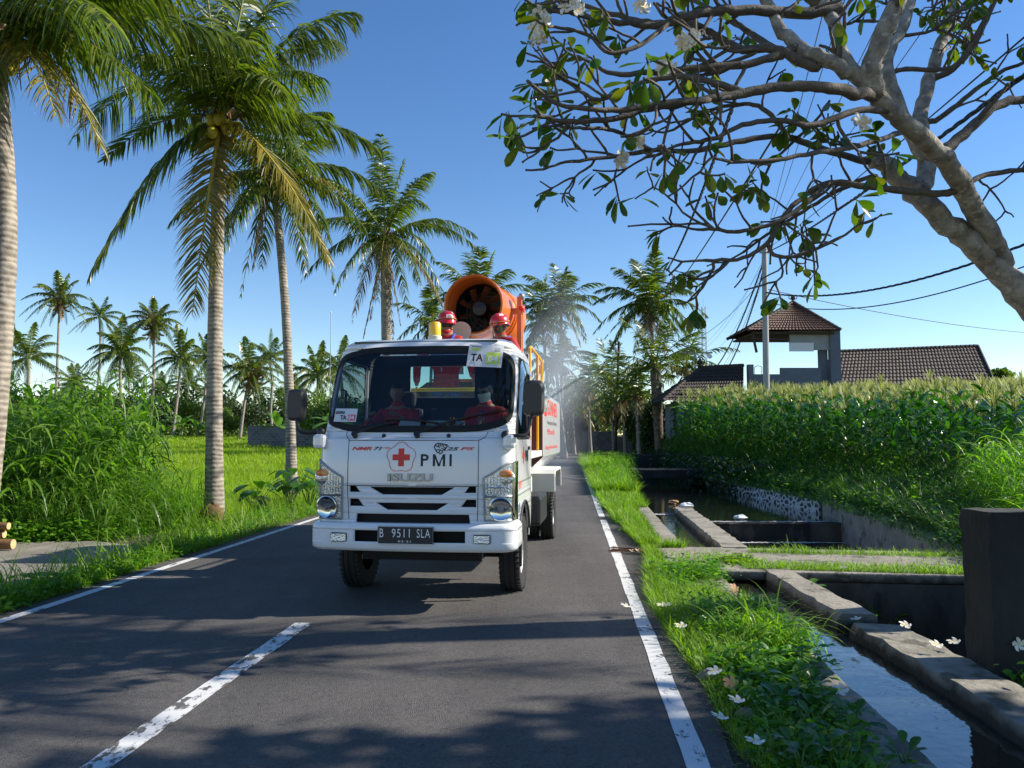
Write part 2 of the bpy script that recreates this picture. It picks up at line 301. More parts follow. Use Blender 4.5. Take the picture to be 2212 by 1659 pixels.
class MB:
    def __init__(s): s.v = []; s.f = []; s.mi = []; s.cur = 0
    def add(s, V, F):
        o = len(s.v); s.v += [Vector(v) for v in V]; s.f += [[i+o for i in f] for f in F]; s.mi += [s.cur]*len(F); return s
    def mat(s, i): s.cur = i; return s
    def box(s, c, d, rz=0, M=None):
        x, y, z = (q/2 for q in d); V = [Vector(p) for p in ((-x,-y,-z),(x,-y,-z),(x,y,-z),(-x,y,-z),(-x,-y,z),(x,-y,z),(x,y,z),(-x,y,z))]
        if rz: V = [Matrix.Rotation(rz, 3, 'Z') @ v for v in V]
        if M is not None: V = [M @ v for v in V]
        V = [v+Vector(c) for v in V]
        return s.add(V, [[0,3,2,1],[4,5,6,7],[0,1,5,4],[1,2,6,5],[2,3,7,6],[3,0,4,7]])
    def beam(s, a, b, w_, h_, up=(0, 0, 1)):
        a, b = Vector(a), Vector(b); d = (b-a).normalized(); r = d.cross(Vector(up)).normalized(); u = r.cross(d)
        V = []
        for p in (a, b):
            for (i, j) in ((-1,-1),(1,-1),(1,1),(-1,1)): V.append(p+r*i*w_/2+u*j*h_/2)
        return s.add(V, [[0,3,2,1],[4,5,6,7],[0,1,5,4],[1,2,6,5],[2,3,7,6],[3,0,4,7]])
    def tube(s, pts, rad, n=8, cap=True):
        pts = [Vector(p) for p in pts]; k = len(pts)
        rads = rad if isinstance(rad, (list, tuple)) else [rad]*k
        V = []; F = []; t0 = (pts[1]-pts[0]).normalized(); ref = Vector((0, 0, 1)) if abs(t0.z) < .9 else Vector((1, 0, 0)); u = t0.cross(ref).normalized()
        for i, p in enumerate(pts):
            t = (pts[min(i+1, k-1)]-pts[max(i-1, 0)]).normalized(); u = (u-t*u.dot(t)); u = u.normalized() if u.length > 1e-6 else t.orthogonal().normalized(); v = t.cross(u)
            for j in range(n):
                a = 2*math.pi*j/n; V.append(p+(u*math.cos(a)+v*math.sin(a))*rads[i])
        for i in range(k-1):
            for j in range(n): F.append([i*n+j, i*n+(j+1) % n, (i+1)*n+(j+1) % n, (i+1)*n+j])
        if cap: F.append(list(range(n))[::-1]); F.append([(k-1)*n+j for j in range(n)])
        return s.add(V, F)
    def lathe(s, prof, n=24, M=None, a0=0, a1=2*math.pi):
        """prof: (r, z) list about local Z"""
        V = []; F = []; full = abs(a1-a0-2*math.pi) < 1e-6; c = n if full else n+1
        for (r, z) in prof:
            for j in range(c):
                a = a0+(a1-a0)*j/n; V.append(Vector((r*math.cos(a), r*math.sin(a), z)))
        for i in range(len(prof)-1):
            for j in range(n): F.append([i*c+j, i*c+(j+1) % c, (i+1)*c+(j+1) % c, (i+1)*c+j])
        if M is not None: V = [M @ v for v in V]
        return s.add(V, F)
    def ball(s, c, r, n=12, m_=8, M=None):
        rr = r if isinstance(r, (tuple, list)) else (r, r, r); V = []; F = []
        for i in range(m_+1):
            t = math.pi*i/m_
            for j in range(n):
                a = 2*math.pi*j/n; q = Vector((rr[0]*math.sin(t)*math.cos(a), rr[1]*math.sin(t)*math.sin(a), rr[2]*math.cos(t)))
                if M is not None: q = M @ q
                V.append(q+Vector(c))
        for i in range(m_):
            for j in range(n): F.append([i*n+j, (i+1)*n+j, (i+1)*n+(j+1) % n, i*n+(j+1) % n])
        return s.add(V, F)
    def prism(s, poly, a, b):
        """poly: list of 3D points; extruded by vector b-a"""
        d = Vector(b)-Vector(a); n = len(poly); V = [Vector(p) for p in poly]+[Vector(p)+d for p in poly]
        F = [list(range(n))[::-1], [n+i for i in range(n)]]+[[i, (i+1) % n, n+(i+1) % n, n+i] for i in range(n)]
        return s.add(V, F)
    def build(s, name, m=None, parent=None, smooth=False, angle=40, bevel=0, mats=None, loc=None):
        vv = s.v
        if loc is not None: vv = [v-Vector(loc) for v in vv]
        o = mk(name, vv, s.f, m, parent, smooth, angle, mats, s.mi if mats else None)
        if loc is not None: o.location = loc
        if bevel:
            b = o.modifiers.new('bevel', 'BEVEL'); b.width = bevel; b.segments = 2; b.limit_method = 'ANGLE'; b.angle_limit = R(35)
        return o
def catmull(pts, n=5):
    pts = [Vector(p) for p in pts]; P_ = [pts[0]*2-pts[1]]+pts+[pts[-1]*2-pts[-2]]; out = []
    for i in range(1, len(P_)-2):
        for j in range(n):
            t = j/n; a, b, c, d = P_[i-1], P_[i], P_[i+1], P_[i+2]
            out.append(.5*((2*b)+(c-a)*t+(2*a-5*b+4*c-d)*t*t+(3*b-a-3*c+d)*t**3))
    out.append(pts[-1]); return out
_txt = {}
def text_mesh(body, size=1.0, extrude=0.0, shear=0, spacing=1.0, bold=0.0, align='CENTER'):
    """glyph outlines from the built-in font, returned as verts/faces (x right, y up)"""
    cu = bpy.data.curves.new('t', 'FONT'); cu.body = body; cu.size = size; cu.extrude = extrude; cu.shear = shear; cu.space_character = spacing; cu.offset = bold
    cu.align_x = align; cu.resolution_u = 4
    o = bpy.data.objects.new('t', cu); COL.objects.link(o); dg = bpy.context.evaluated_depsgraph_get(); dg.update()
    me = bpy.data.meshes.new_from_object(o.evaluated_get(dg)); V = [v.co.copy() for v in me.vertices]; F = [list(p.vertices) for p in me.polygons]
    bpy.data.objects.remove(o); bpy.data.curves.remove(cu); bpy.data.meshes.remove(me)
    return V, F
def fit(V, x0, x1, y0, y1):
    xs = [v.x for v in V]; ys = [v.y for v in V]; a, b, c, d = min(xs), max(xs), min(ys), max(ys)
    return [Vector((x0+(v.x-a)/(b-a)*(x1-x0), y0+(v.y-c)/(d-c)*(y1-y0), v.z)) for v in V]

# ------------------------------------------------------------------ foliage generators (vectorised)
def strips(base, d0, length, width, segs, grav, wdir, taper=(.55, 1, .05), fold=0):
    """ribbons: base (N,3), d0 (N,3) unit, length (N,), width (N,), gravity bend per segment; returns V,F"""
    N = len(base); k = segs+1; pts = np.zeros((N, k, 3)); pts[:, 0] = base; d = d0.copy(); step = (length/segs)[:, None]
    dirs = [d.copy()]
    for i in range(1, k):
        pts[:, i] = pts[:, i-1]+d*step
        d = d+np.stack([np.zeros(N), np.zeros(N), -np.broadcast_to(grav, (N,))], 1); d /= np.linalg.norm(d, axis=1, keepdims=True)+1e-9
    t = np.linspace(0, 1, k); wp = np.interp(t, [0, .35, 1], taper)
    off = wdir[:, None, :]*(width[:, None]*wp[None, :]/2)[:, :, None]
    V = np.stack([pts-off, pts+off], 2).reshape(-1, 3)
    idx = np.arange(N*k*2).reshape(N, k, 2)
    F = np.stack([idx[:, :-1, 0], idx[:, :-1, 1], idx[:, 1:, 1], idx[:, 1:, 0]], -1).reshape(-1, 4)
    return V, F
def unit(a): return a/(np.linalg.norm(a, axis=1, keepdims=True)+1e-9)
def blades(base, hmin, hmax, w0, lean=.5, grav=.25, segs=3, seed=1, taper=(.8, 1, .05)):
    r = np.random.default_rng(seed); N = len(base); az = r.uniform(0, 2*np.pi, N); ln = r.uniform(.05, lean, N)
    d = unit(np.stack([np.cos(az)*ln, np.sin(az)*ln, np.ones(N)], 1)); h = r.uniform(hmin, hmax, N)
    wa = az+np.pi/2+r.uniform(-.8, .8, N); wd = np.stack([np.cos(wa), np.sin(wa), np.zeros(N)], 1)
    wid = w0*r.uniform(.6, 1.3, N) if np.isscalar(w0) else w0*r.uniform(.6, 1.3, N)
    # gravity pulls the blade towards where it leans
    k = segs+1; pts = np.zeros((N, k, 3)); pts[:, 0] = base; g = r.uniform(.3, 1.2, N)*grav
    out = np.stack([np.cos(az), np.sin(az), np.zeros(N)], 1)
    for i in range(1, k):
        pts[:, i] = pts[:, i-1]+d*(h/segs)[:, None]
        d = d+out*(g*1.2)[:, None]-np.stack([np.zeros(N), np.zeros(N), g], 1)*(i/segs*1.5); d = unit(d)
    t = np.linspace(0, 1, k); wp = np.interp(t, [0, .35, 1], taper)
    off = wd[:, None, :]*(wid[:, None]*wp[None, :]/2)[:, :, None]
    V = np.stack([pts-off, pts+off], 2).reshape(-1, 3); idx = np.arange(N*k*2).reshape(N, k, 2)
    F = np.stack([idx[:, :-1, 0], idx[:, :-1, 1], idx[:, 1:, 1], idx[:, 1:, 0]], -1).reshape(-1, 4)
    return V, F
def leaves(c, d, n, L_, W_, bend=.15):
    """leaf = 6 vert folded rhombus-like pair of quads; c centre base (N,3), d direction, n normal"""
    d = unit(d); s = unit(np.cross(d, n)); n = np.cross(s, d); L_ = np.asarray(L_)[:, None]; W_ = np.asarray(W_)[:, None]
    a = c; b = c+d*L_*.45+s*W_*.5+n*W_*.12; e = c+d*L_*.45-s*W_*.5+n*W_*.12; t = c+d*L_-n*L_*bend; q = c+d*L_*.8+s*W_*.36; p = c+d*L_*.8-s*W_*.36; m_ = c+d*L_*.45
    V = np.stack([a, b, q, t, p, e, m_], 1).reshape(-1, 3); i = np.arange(len(c))[:, None]*7
    F = np.concatenate([i+np.array([[0, 1, 2, 6]]), i+np.array([[6, 2, 3, 4]]), i+np.array([[0, 6, 4, 5]])], 0)
    return V, F
def paddles(c, d, n, L_, W_, bend=.05):
    """obovate leaf: narrow at the stalk, broad and blunt near the tip, folded along the midrib"""
    d = unit(d); s = unit(np.cross(d, n)); n = np.cross(s, d); L_ = np.asarray(L_)[:, None]; W_ = np.asarray(W_)[:, None]; P_ = []; ts = (0, .16, .42, .68, .88, 1.0); ws = (.03, .05, .34, .50, .42, .10)
    for t, w_ in zip(ts, ws):
        m_ = c+d*L_*t-n*L_*bend*t*t*2
        P_ += [m_-s*W_*w_+n*W_*w_*.3, m_, m_+s*W_*w_+n*W_*w_*.3]
    V = np.stack(P_, 1).reshape(-1, 3); i = np.arange(len(c))[:, None]*18; F = np.concatenate([i+np.array([[3*k+j, 3*k+j+1, 3*k+j+4, 3*k+j+3]]) for k in range(5) for j in (0, 1)], 0); return V, F
def rand_unit(N, r):
    v = r.normal(size=(N, 3)); return unit(v)
def cat(parts):
    Vs, Fs, o = [], [], 0
    for V, F in parts: Vs.append(V); Fs.append(F+o); o += len(V)
    return np.concatenate(Vs), np.concatenate(Fs)

# ================================================================== SETTING
XI = [(-12, 1.55), (3.8, 2.13), (5.8, 2.30), (12.3, 2.67), (21, 3.5), (34, 5.0), (45, 6.5), (60, 8.4), (75, 10.3)]     # road-side edge of the canal
XO = [(-12, 5.2), (5, 5.4), (9, 6.0), (11, 6.5), (14.2, 7.3), (20, 8.1), (28, 8.1), (34, 8.2), (45, 8.7), (60, 10.2), (75, 12)]
xi = lambda y: interp(y, XI); xo = lambda y: interp(y, XO)
LL = lambda y: -5.05+.068*y+max(0, y-40)**2*.0006   # left white line
LC = lambda y: -2.37+.078*y+max(0, y-40)**2*.0006
LR = lambda y: .64+.077*y+max(0, y-40)**2*.0006
def ground_h(x, y):
    e = xo(y)
    if x > e:
        s = x-e; sm = min(max((y-13)/26, 0), 1.15)
        a_, w_ = interp(y, [(15, .8), (35, .1)]), interp(y, [(15, 3.0), (35, .8)]); return min(s*.16, .36)+sm*1.42*min(max((s-a_)/w_, 0), 1)+.45*min(max(s-6, 0)/18, 1)
    l = LL(min(y, 90))
    if x < l-1.4:
        s = min((l-1.4-x)/1.5, 1); f = -.42+max(y-20, 0)*.0275
        if y > 95: f = -.42+75*.0275
        if y < 13: f = -.05+(y-13)*0
        elif y < 18: f = -.05+(y-13)/5*(-.37)
        return f*s
    return 0.0
ys = [-14, -8, -3, 0, 1.5, 3]+[3+.5*i for i in range(1, 30)]+[18+1*i for i in range(0, 25)]+[44, 47, 50, 54, 58, 62, 68, 75, 85, 96, 110, 130, 170, 240, 400, 700]
ys = sorted(set(ys))
V = []; mi = []; rows = []
for y in ys:
    cx = [-500, -200, -90, -50, -35, -25, -20, -16, -13, -11, -10, -9, -8.2, -7.5, -6.9]
    l = LL(min(y, 90)); a, b = (xi(y), xo(y)) if y < 75 else (xi(75), xo(75))
    row = [(c, ground_h(c, y)) for c in cx]+[(l-1.4, 0), (l-.5, 0), (l, 0)]+[(l+(a-.55-l)*t, 0) for t in (.25, .5, .75)]+[(a-.5, -.02), (a, -.02)]
    dn = -1.5 if y < 75 else -.02
    row += [(a+.003, dn), ((a+b)/2, dn), (b-.003, dn), (b, ground_h(b+.001, y))]
    for s in (.1, .5, .9, 1.3, 1.7, 2.4, 3.4, 5, 7, 10, 14, 20, 30, 50, 100, 250, 500): row.append((b+s, ground_h(b+s, y)))
    rows.append(len(V)); V += [(x, y, z-.006) for x, z in row]; nc = len(row)
F = [[r+i, r+i+1, r+nc+i+1, r+nc+i] for r in rows[:-1] for i in range(nc-1)]
g = mk('ground', V, F, 'dirt', smooth=True, angle=50); tag(g, kind='structure')
# road: a sheet that follows the verges, marks 4 mm above it
edge = lambda y: interp(y, [(0, .2), (3.8, .2), (5, .25), (6.5, .17), (7.7, .13), (9.5, .3), (11, .44), (12.5, .36), (15, .2), (20, .1), (60, .1)])
ry = [-12]+[0+.5*i for i in range(0, 120)]+[60+4*i for i in range(0, 10)]
V = []
for i, y in enumerate(ry):
    j = .04*math.sin(y*1.7)+.05*math.sin(y*.9+1)
    xr = LR(y)+edge(y)+j*.6; xr = min(xr, xi(min(y, 75))-.5)
    V += [(LL(y)-.22+j*.7, y, .004), (LC(y), y, .03*0+.010), (xr, y, .004)]
F = [[3*i, 3*i+1, 3*i+4, 3*i+3] for i in range(len(ry)-1)]+[[3*i+1, 3*i+2, 3*i+5, 3*i+4] for i in range(len(ry)-1)]
tag(mk('road', V, F, 'asphalt', smooth=True), kind='structure')
# side road joining from the right, far away
V = [(4.5, 62, .005), (30, 66, .005), (30, 78, .005), (5, 76, .005)]
tag(mk('side_road', V, [[0, 1, 2, 3]], 'asphalt_worn'), kind='structure')
def roadz(x, y):
    a, c, b = LL(y)-.22, LC(y), LR(y)+edge(y)
    return .004+.006*(1-min(1, abs(x-c)/(c-a if x < c else b-c)))
def stripe(name, fx, w_, y0, y1, n, gaps=(), pm='road_paint'):
    V = []; F = []
    for i in range(n+1):
        y = y0+(y1-y0)*i/n; j = random.uniform(-.008, .008)
        for s in (-1, 1): x = fx(y)+s*(w_/2+random.uniform(-.006, .006)); V.append((x, y, roadz(x, y)+.004))
    for i in range(n):
        ym = y0+(y1-y0)*(i+.5)/n
        if not any(a < ym < b for a, b in gaps): F.append([2*i, 2*i+1, 2*i+3, 2*i+2])
    return tag(mk(name, V, F, pm), kind='structure')
stripe('road_edge_line', LL, .115, 2, 60, 160)
stripe('road_edge_line', LR, .125, 2, 60, 200, ((15.4, 15.9),))
for (a, b) in ((-4.5, -1.5), (1.9, 6.78), (22, 26.5), (36, 40.5), (50, 54.5)): stripe('road_center_dash', LC, .155, a, b, 40, pm='road_paint_worn')
# canal water (four levels)
def sheet(name, y0, y1, fa, fb, z, m, n=14, kind='structure'):
    V = []; 
    for i in range(n+1):
        y = y0+(y1-y0)*i/n; V += [(fa(y), y, z), (fb(y), y, z)]
    return tag(mk(name, V, [[2*i, 2*i+1, 2*i+3, 2*i+2] for i in range(n)], m), kind=kind)
xd = lambda y: interp(y, [(-12, 1.9), (4.8, 2.92), (5.4, 2.96), (6.88, 3.03), (7.1, 2.96), (9.6, 3.10), (11.5, 3.12), (18, 3.79)])  # channel divider, left face
sheet('canal_water', 18.5, 75, lambda y: xi(y)+.004, lambda y: xo(y)-.004, -.35, 'water')
sheet('canal_water', 11.0, 18.46, lambda y: xd(y)+.36, lambda y: xo(y)-.004, -.80, 'water')
sheet('canal_water', -10, 18.46, lambda y: xi(y)+.004, lambda y: xd(y)+.02, -.13, 'water', 30)
sheet('canal_water', 5.4, 9.3, lambda y: xd(y)+.2, lambda y: xo(y)-.004, -1.15, 'water')
# weir step with thin foam lines
mb = MB(); mb.box((5.95, 18.48, -.9), (4.2, .3, 1.02)); w_ = mb.build('weir', 'concrete_dark', bevel=.02); tag(w_, 'low dark concrete weir step across the canal with water sliding over it', 'weir')
def foam(y, z, x0, x1, seed, n=260):
    r = np.random.default_rng(seed); c = np.stack([r.uniform(x0, x1, n), y+r.normal(0, .035, n), np.full(n, z)], 1)
    d = np.stack([r.normal(0, 1, n), r.normal(0, .25, n), np.zeros(n)], 1); V, F = leaves(c, d, np.tile([[0, 0, 1.]], (n, 1)), r.uniform(.05, .18, n), r.uniform(.02, .05, n), 0); return V, F
V, F = cat([foam(18.3, -.345, 3.95, 7.9, 1), foam(17.95, -.79, 4.1, 7.7, 2, 420), foam(17.8, -.125, 2.95, 3.75, 3, 60)])
tag(mknp('foam', V, F, 'litter'), kind='stuff')

# ------------------------------------------------------------------ canal concrete
def ribbon_wall(name, pts, th, top, bot, m, label, cat_, rough=.012, step=.18, bevel=.02):
    """wall along a plan polyline of its left face, with a slightly broken edge"""
    P2 = []
    for (a, b) in zip(pts[:-1], pts[1:]):
        a, b = Vector((*a, 0)), Vector((*b, 0)); n = max(1, int((b-a).length/step))
        P2 += [a.lerp(b, i/n) for i in range(n)]
    P2.append(Vector((*pts[-1], 0))); V = []; F = []
    for i, p in enumerate(P2):
        d = (P2[min(i+1, len(P2)-1)]-P2[max(i-1, 0)]).normalized(); r = Vector((d.y, -d.x, 0)); t = i/(len(P2)-1)
        tz = top if not callable(top) else top(p.y); q = lambda: random.uniform(-rough, rough)
        V += [(*(p+r*q())[:2], bot), (*(p+r*q())[:2], tz-.05+q()), (*(p+r*(.02+q()))[:2], tz+q()*.4), (*(p+r*(th-.02+q()))[:2], tz+q()*.4), (*(p+r*(th+q()))[:2], tz-.05+q()), (*(p+r*th)[:2], bot)]
    k = 6
    for i in range(len(P2)-1):
        for j in range(k-1): F.append([i*k+j, i*k+j+1, (i+1)*k+j+1, (i+1)*k+j])
    F += [[k-1-j for j in range(k)], [(len(P2)-1)*k+j for j in range(k)]]
    o = mk(name, V, F, m, smooth=True, angle=35); return tag(o, label, cat_)
# ledge along the road side of the canal
ribbon_wall('canal_ledge', [(xi(y)-.42, y) for y in (-3, 1, 3.8, 5.8, 9.3)], .425, .012, -1.4, 'wall_mossy', 'flat worn concrete ledge edging the near roadside of the narrow channel', 'ledge')
ribbon_wall('canal_ledge', [(xi(y)-.5, y) for y in (11.5, 14, 17, 21, 27)], .505, .012, -1.4, 'wall_mossy', 'pale cracked concrete ledge beyond the crossing slab beside the weeds', 'ledge')
ribbon_wall('channel_wall', [(xd(y)+.0, y) for y in (11.4, 14, 16, 18)], .4, .03, -1.4, 'wall_mossy', 'sunlit concrete divider wall in the canal beyond the crossing slab', 'divider wall', rough=.02)
ribbon_wall('channel_wall', [(3.02, 7.1), (3.10, 9.62)], .35, .02, -1.4, 'wall_mossy', 'concrete divider wall meeting the near side of the crossing slab', 'divider wall', rough=.02)
ribbon_wall('channel_wall', [(2.85, 1.5), (2.97, 4.6), (3.0, 5.4), (3.04, 6.9)], .45, -.02, -1.4, 'wall_mossy', 'low broken concrete divider wall nearest the camera beside the bright water', 'divider wall', rough=.025)
mb = MB(); mb.prism([(xi(9.4)-.5, 9.5, -.10), (6.4, 9.0, -.10), (6.8, 10.9, -.10), (xi(11.4)-.5, 11.6, -.10)], (0, 0, 0), (0, 0, .115))
tag(mb.build('crossing_slab', 'wall_mossy', bevel=.02), 'wide concrete slab crossing the canal with grass along its edges', 'slab')
# wall under the slab closing the basin
mb = MB(); mb.prism([(3.44, 9.35, -1.45), (6.1, 9.05, -1.45), (6.1, 9.35, -1.45), (3.44, 9.65, -1.45)], (0, 0, 0), (0, 0, 1.345))
tag(mb.build('basin_wall', 'concrete_dark', bevel=.01), 'stained grey concrete wall of the deep basin under the crossing slab', 'basin wall')
ribbon_wall('bank_wall', [(xo(y)-.02, y) for y in (9.2, 10, 11, 12.5, 14.2, 17, 20)], .28, .03, -1.4, 'concrete', 'curved pale concrete wall holding the far bank right of the weir', 'bank wall')
ribbon_wall('stone_wall', [(xo(y)-.04, y) for y in (20.2, 22, 24, 26, 28.5)], .3, -.02, -1.0, 'rubble', 'white mortared dark rubble stone retaining wall above the still water', 'stone wall')
ribbon_wall('side_wall', [(5.35, 5.9), (5.55, 9.0)], .3, -.05, -1.4, 'concrete_dark', 'dark side wall of the deep basin below the corn bank', 'basin wall')
def rough_slab(x0, x1, y0, y1, z0, z1, st, j, seed):
    q = random.Random(seed); nx, nz = int((x1-x0)/st), int((z1-z0)/st); ring_ = [(x0+(x1-x0)*i/nx, y0) for i in range(nx+1)]+[(x1, (y0+y1)/2)]+[(x1-(x1-x0)*i/nx, y1) for i in range(nx+1)]+[(x0, y1-(y1-y0)*k/4) for k in (1, 2, 3)]
    V = []; k = len(ring_)
    for i in range(nz+1):
        for (x, y) in ring_: e = 1.9 if i > nz-2 else 1; V.append((x+q.gauss(0, j)*e, y+q.gauss(0, j)*e, z0+(z1-z0)*i/nz+q.gauss(0, j*.7)))
    F = [[i*k+c, i*k+(c+1) % k, (i+1)*k+(c+1) % k, (i+1)*k+c] for i in range(nz) for c in range(k)]
    V2 = V[-k:]; n = nx+1
    for c in range(nx): a_, b_ = nz*k+c, nz*k+c+1; F.append([a_, b_, nz*k+(n+1+nx-c-1), nz*k+(n+1+nx-c)])
    F.append([nz*k+nx, nz*k+nx+1, nz*k+nx+2]); F.append([nz*k, nz*k+2*nx+2]+[nz*k+2*nx+3+c for c in range(3)])
    return V, F
V, F = rough_slab(3.47, 7.75, 5.50, 5.84, -1.4, 1.105, .06, .005, 4); o = mk('sluice_wall', V, F, 'concrete_black', smooth=True, angle=50)
tag(o, 'tall blackened concrete sluice wall standing at the right edge by the channel', 'concrete wall')
mb = MB(); mb.box((8.0, 33, .12), (6.6, 1.5, .38)); mb.box((5.0, 33, -.6), (.5, 1.4, 1.1)); mb.box((10.0, 33, -.6), (.5, 1.4, 1.1))
tag(mb.build('footbridge', 'concrete_black', bevel=.03), 'low dark concrete footbridge spanning the canal in the distance', 'footbridge')
mb = MB(); mb.box((7.6, 44, .25), (5.5, .8, .9)); tag(mb.build('culvert', 'concrete_black', bevel=.04), 'black culvert block across the canal behind the footbridge', 'culvert')
V, F = rough_slab(3.50, 7.7, 2.2, 5.49, -1.4, -.10, .12, .02, 9); tag(mk('canal_bank', V, F, 'dirt', smooth=True), kind='structure')
# driveway on the left
V = [(-14, 7.4, 0), (-5.75, 7.7, 0), (-5.3, 8.7, 0), (-5.2, 10.4, 0), (-5.5, 11.5, 0), (-6.6, 12.1, 0), (-8.4, 11.9, 0), (-14, 11.7, 0)]
mb = MB(); mb.prism([(a, b, -.06) for a, b, c in V], (0, 0, 0), (0, 0, .085)); tag(mb.build('driveway', 'driveway', bevel=.01), kind='structure')

# ================================================================== PEOPLE
def skin_eval(V, E, rad, sub=2, root=0):
    me = bpy.data.meshes.new('t'); bm = bmesh.new(); ly = bm.verts.layers.skin.verify(); vs = [bm.verts.new(v) for v in V]
    for a, b in E: bm.edges.new((vs[a], vs[b]))
    for i, v in enumerate(vs):
        r = rad[i]; v[ly].radius = r if isinstance(r, tuple) else (r, r); v[ly].use_root = (i == root)
    bm.to_mesh(me); bm.free(); o = bpy.data.objects.new('t', me); COL.objects.link(o)
    sk = o.modifiers.new('s', 'SKIN'); sk.use_smooth_shade = True; sb = o.modifiers.new('b', 'SUBSURF'); sb.levels = sub; sb.render_levels = sub
    dg = bpy.context.evaluated_depsgraph_get(); dg.update(); m2 = bpy.data.meshes.new_from_object(o.evaluated_get(dg))
    Vo = [v.co.copy() for v in m2.vertices]; Fo = [list(p.vertices) for p in m2.polygons]
    bpy.data.objects.remove(o); bpy.data.meshes.remove(me); bpy.data.meshes.remove(m2); return Vo, Fo
def head_geo(mb, c, M, s=1.0):
    """head facing -Y; c = head centre"""
    n, k = 28, 20; V = []; F = []
    for i in range(k+1):
        t = math.pi*i/k
        for j in range(n):
            a = 2*math.pi*j/n; x, y, z = math.sin(t)*math.cos(a), math.sin(t)*math.sin(a), math.cos(t)
            X, Y, Z = .076*x, .096*y, .118*z
            if z < 0: X *= 1-.30*(-z)**1.5; Y = Y*(1-.12*(-z)) - .012*(-z)
            if y < 0:
                fx = abs(x)
                Y += -.004*math.exp(-((z-.28)/.13)**2)                                   # brow
                Y += .010*math.exp(-((z-.07)/.10)**2)*math.exp(-((fx-.38)/.2)**2)*(-y)      # eye sockets
                Y += -.026*math.exp(-((z+.13)/.13)**2)*math.exp(-(fx/.13)**2)*(-y)        # nose
                Y += -.012*math.exp(-((z-.05)/.18)**2)*math.exp(-(fx/.09)**2)*(-y)
                Y += -.009*math.exp(-((z+.42)/.07)**2)*math.exp(-(fx/.28)**2)*(-y)        # lips
                Y += -.010*math.exp(-((z+.75)/.12)**2)*math.exp(-(fx/.3)**2)*(-y)         # chin
            V.append((M @ Vector((X, Y, Z)))*s+c)
    for i in range(k):
        for j in range(n): F.append([i*n+j, (i+1)*n+j, (i+1)*n+(j+1) % n, i*n+(j+1) % n])
    mb.add(V, F)
    for sx in (-1, 1): mb.ball((M @ Vector((sx*.076, .008, -.005)))*s+c, (.012*s, .02*s, .032*s), 10, 8, M=M)
def hand_geo(mb, wrist, d, pn, s=1.0, curl=.5, side=1):
    """palm + five unequal bent fingers; d = hand direction, pn = palm normal"""
    d = Vector(d).normalized(); pn = Vector(pn); pn = (pn-d*pn.dot(d)).normalized(); r = d.cross(pn)*side
    c = Vector(wrist)+d*.05*s; M = Matrix((r, d, pn)).transposed(); mb.ball(c, (.038*s, .05*s, .016*s), 12, 8, M=M)
    for k, (o, L_) in enumerate(((-.029, .068), (-.010, .078), (.010, .073), (.028, .058))):
        p = c+r*o*s+d*.04*s; pts = [p]; q = d.copy()
        for i in range(3): q = (q+pn*curl*.8).normalized(); p = p+q*L_*s/3*(1.1-.1*i); pts.append(p)
        mb.tube(pts, [.0095*s, .009*s, .0085*s, .006*s], 8); mb.ball(pts[-1], .0062*s, 8, 5)
    p = c-r*.034*s-d*.015*s; pts = [p, p+(-r*.6+d*.6+pn*.3).normalized()*.035*s]; pts.append(pts[1]+(d+pn*.7).normalized()*.03*s)
    mb.tube(pts, [.012*s, .0105*s, .007*s], 8); mb.ball(pts[-1], .0072*s, 8, 5)
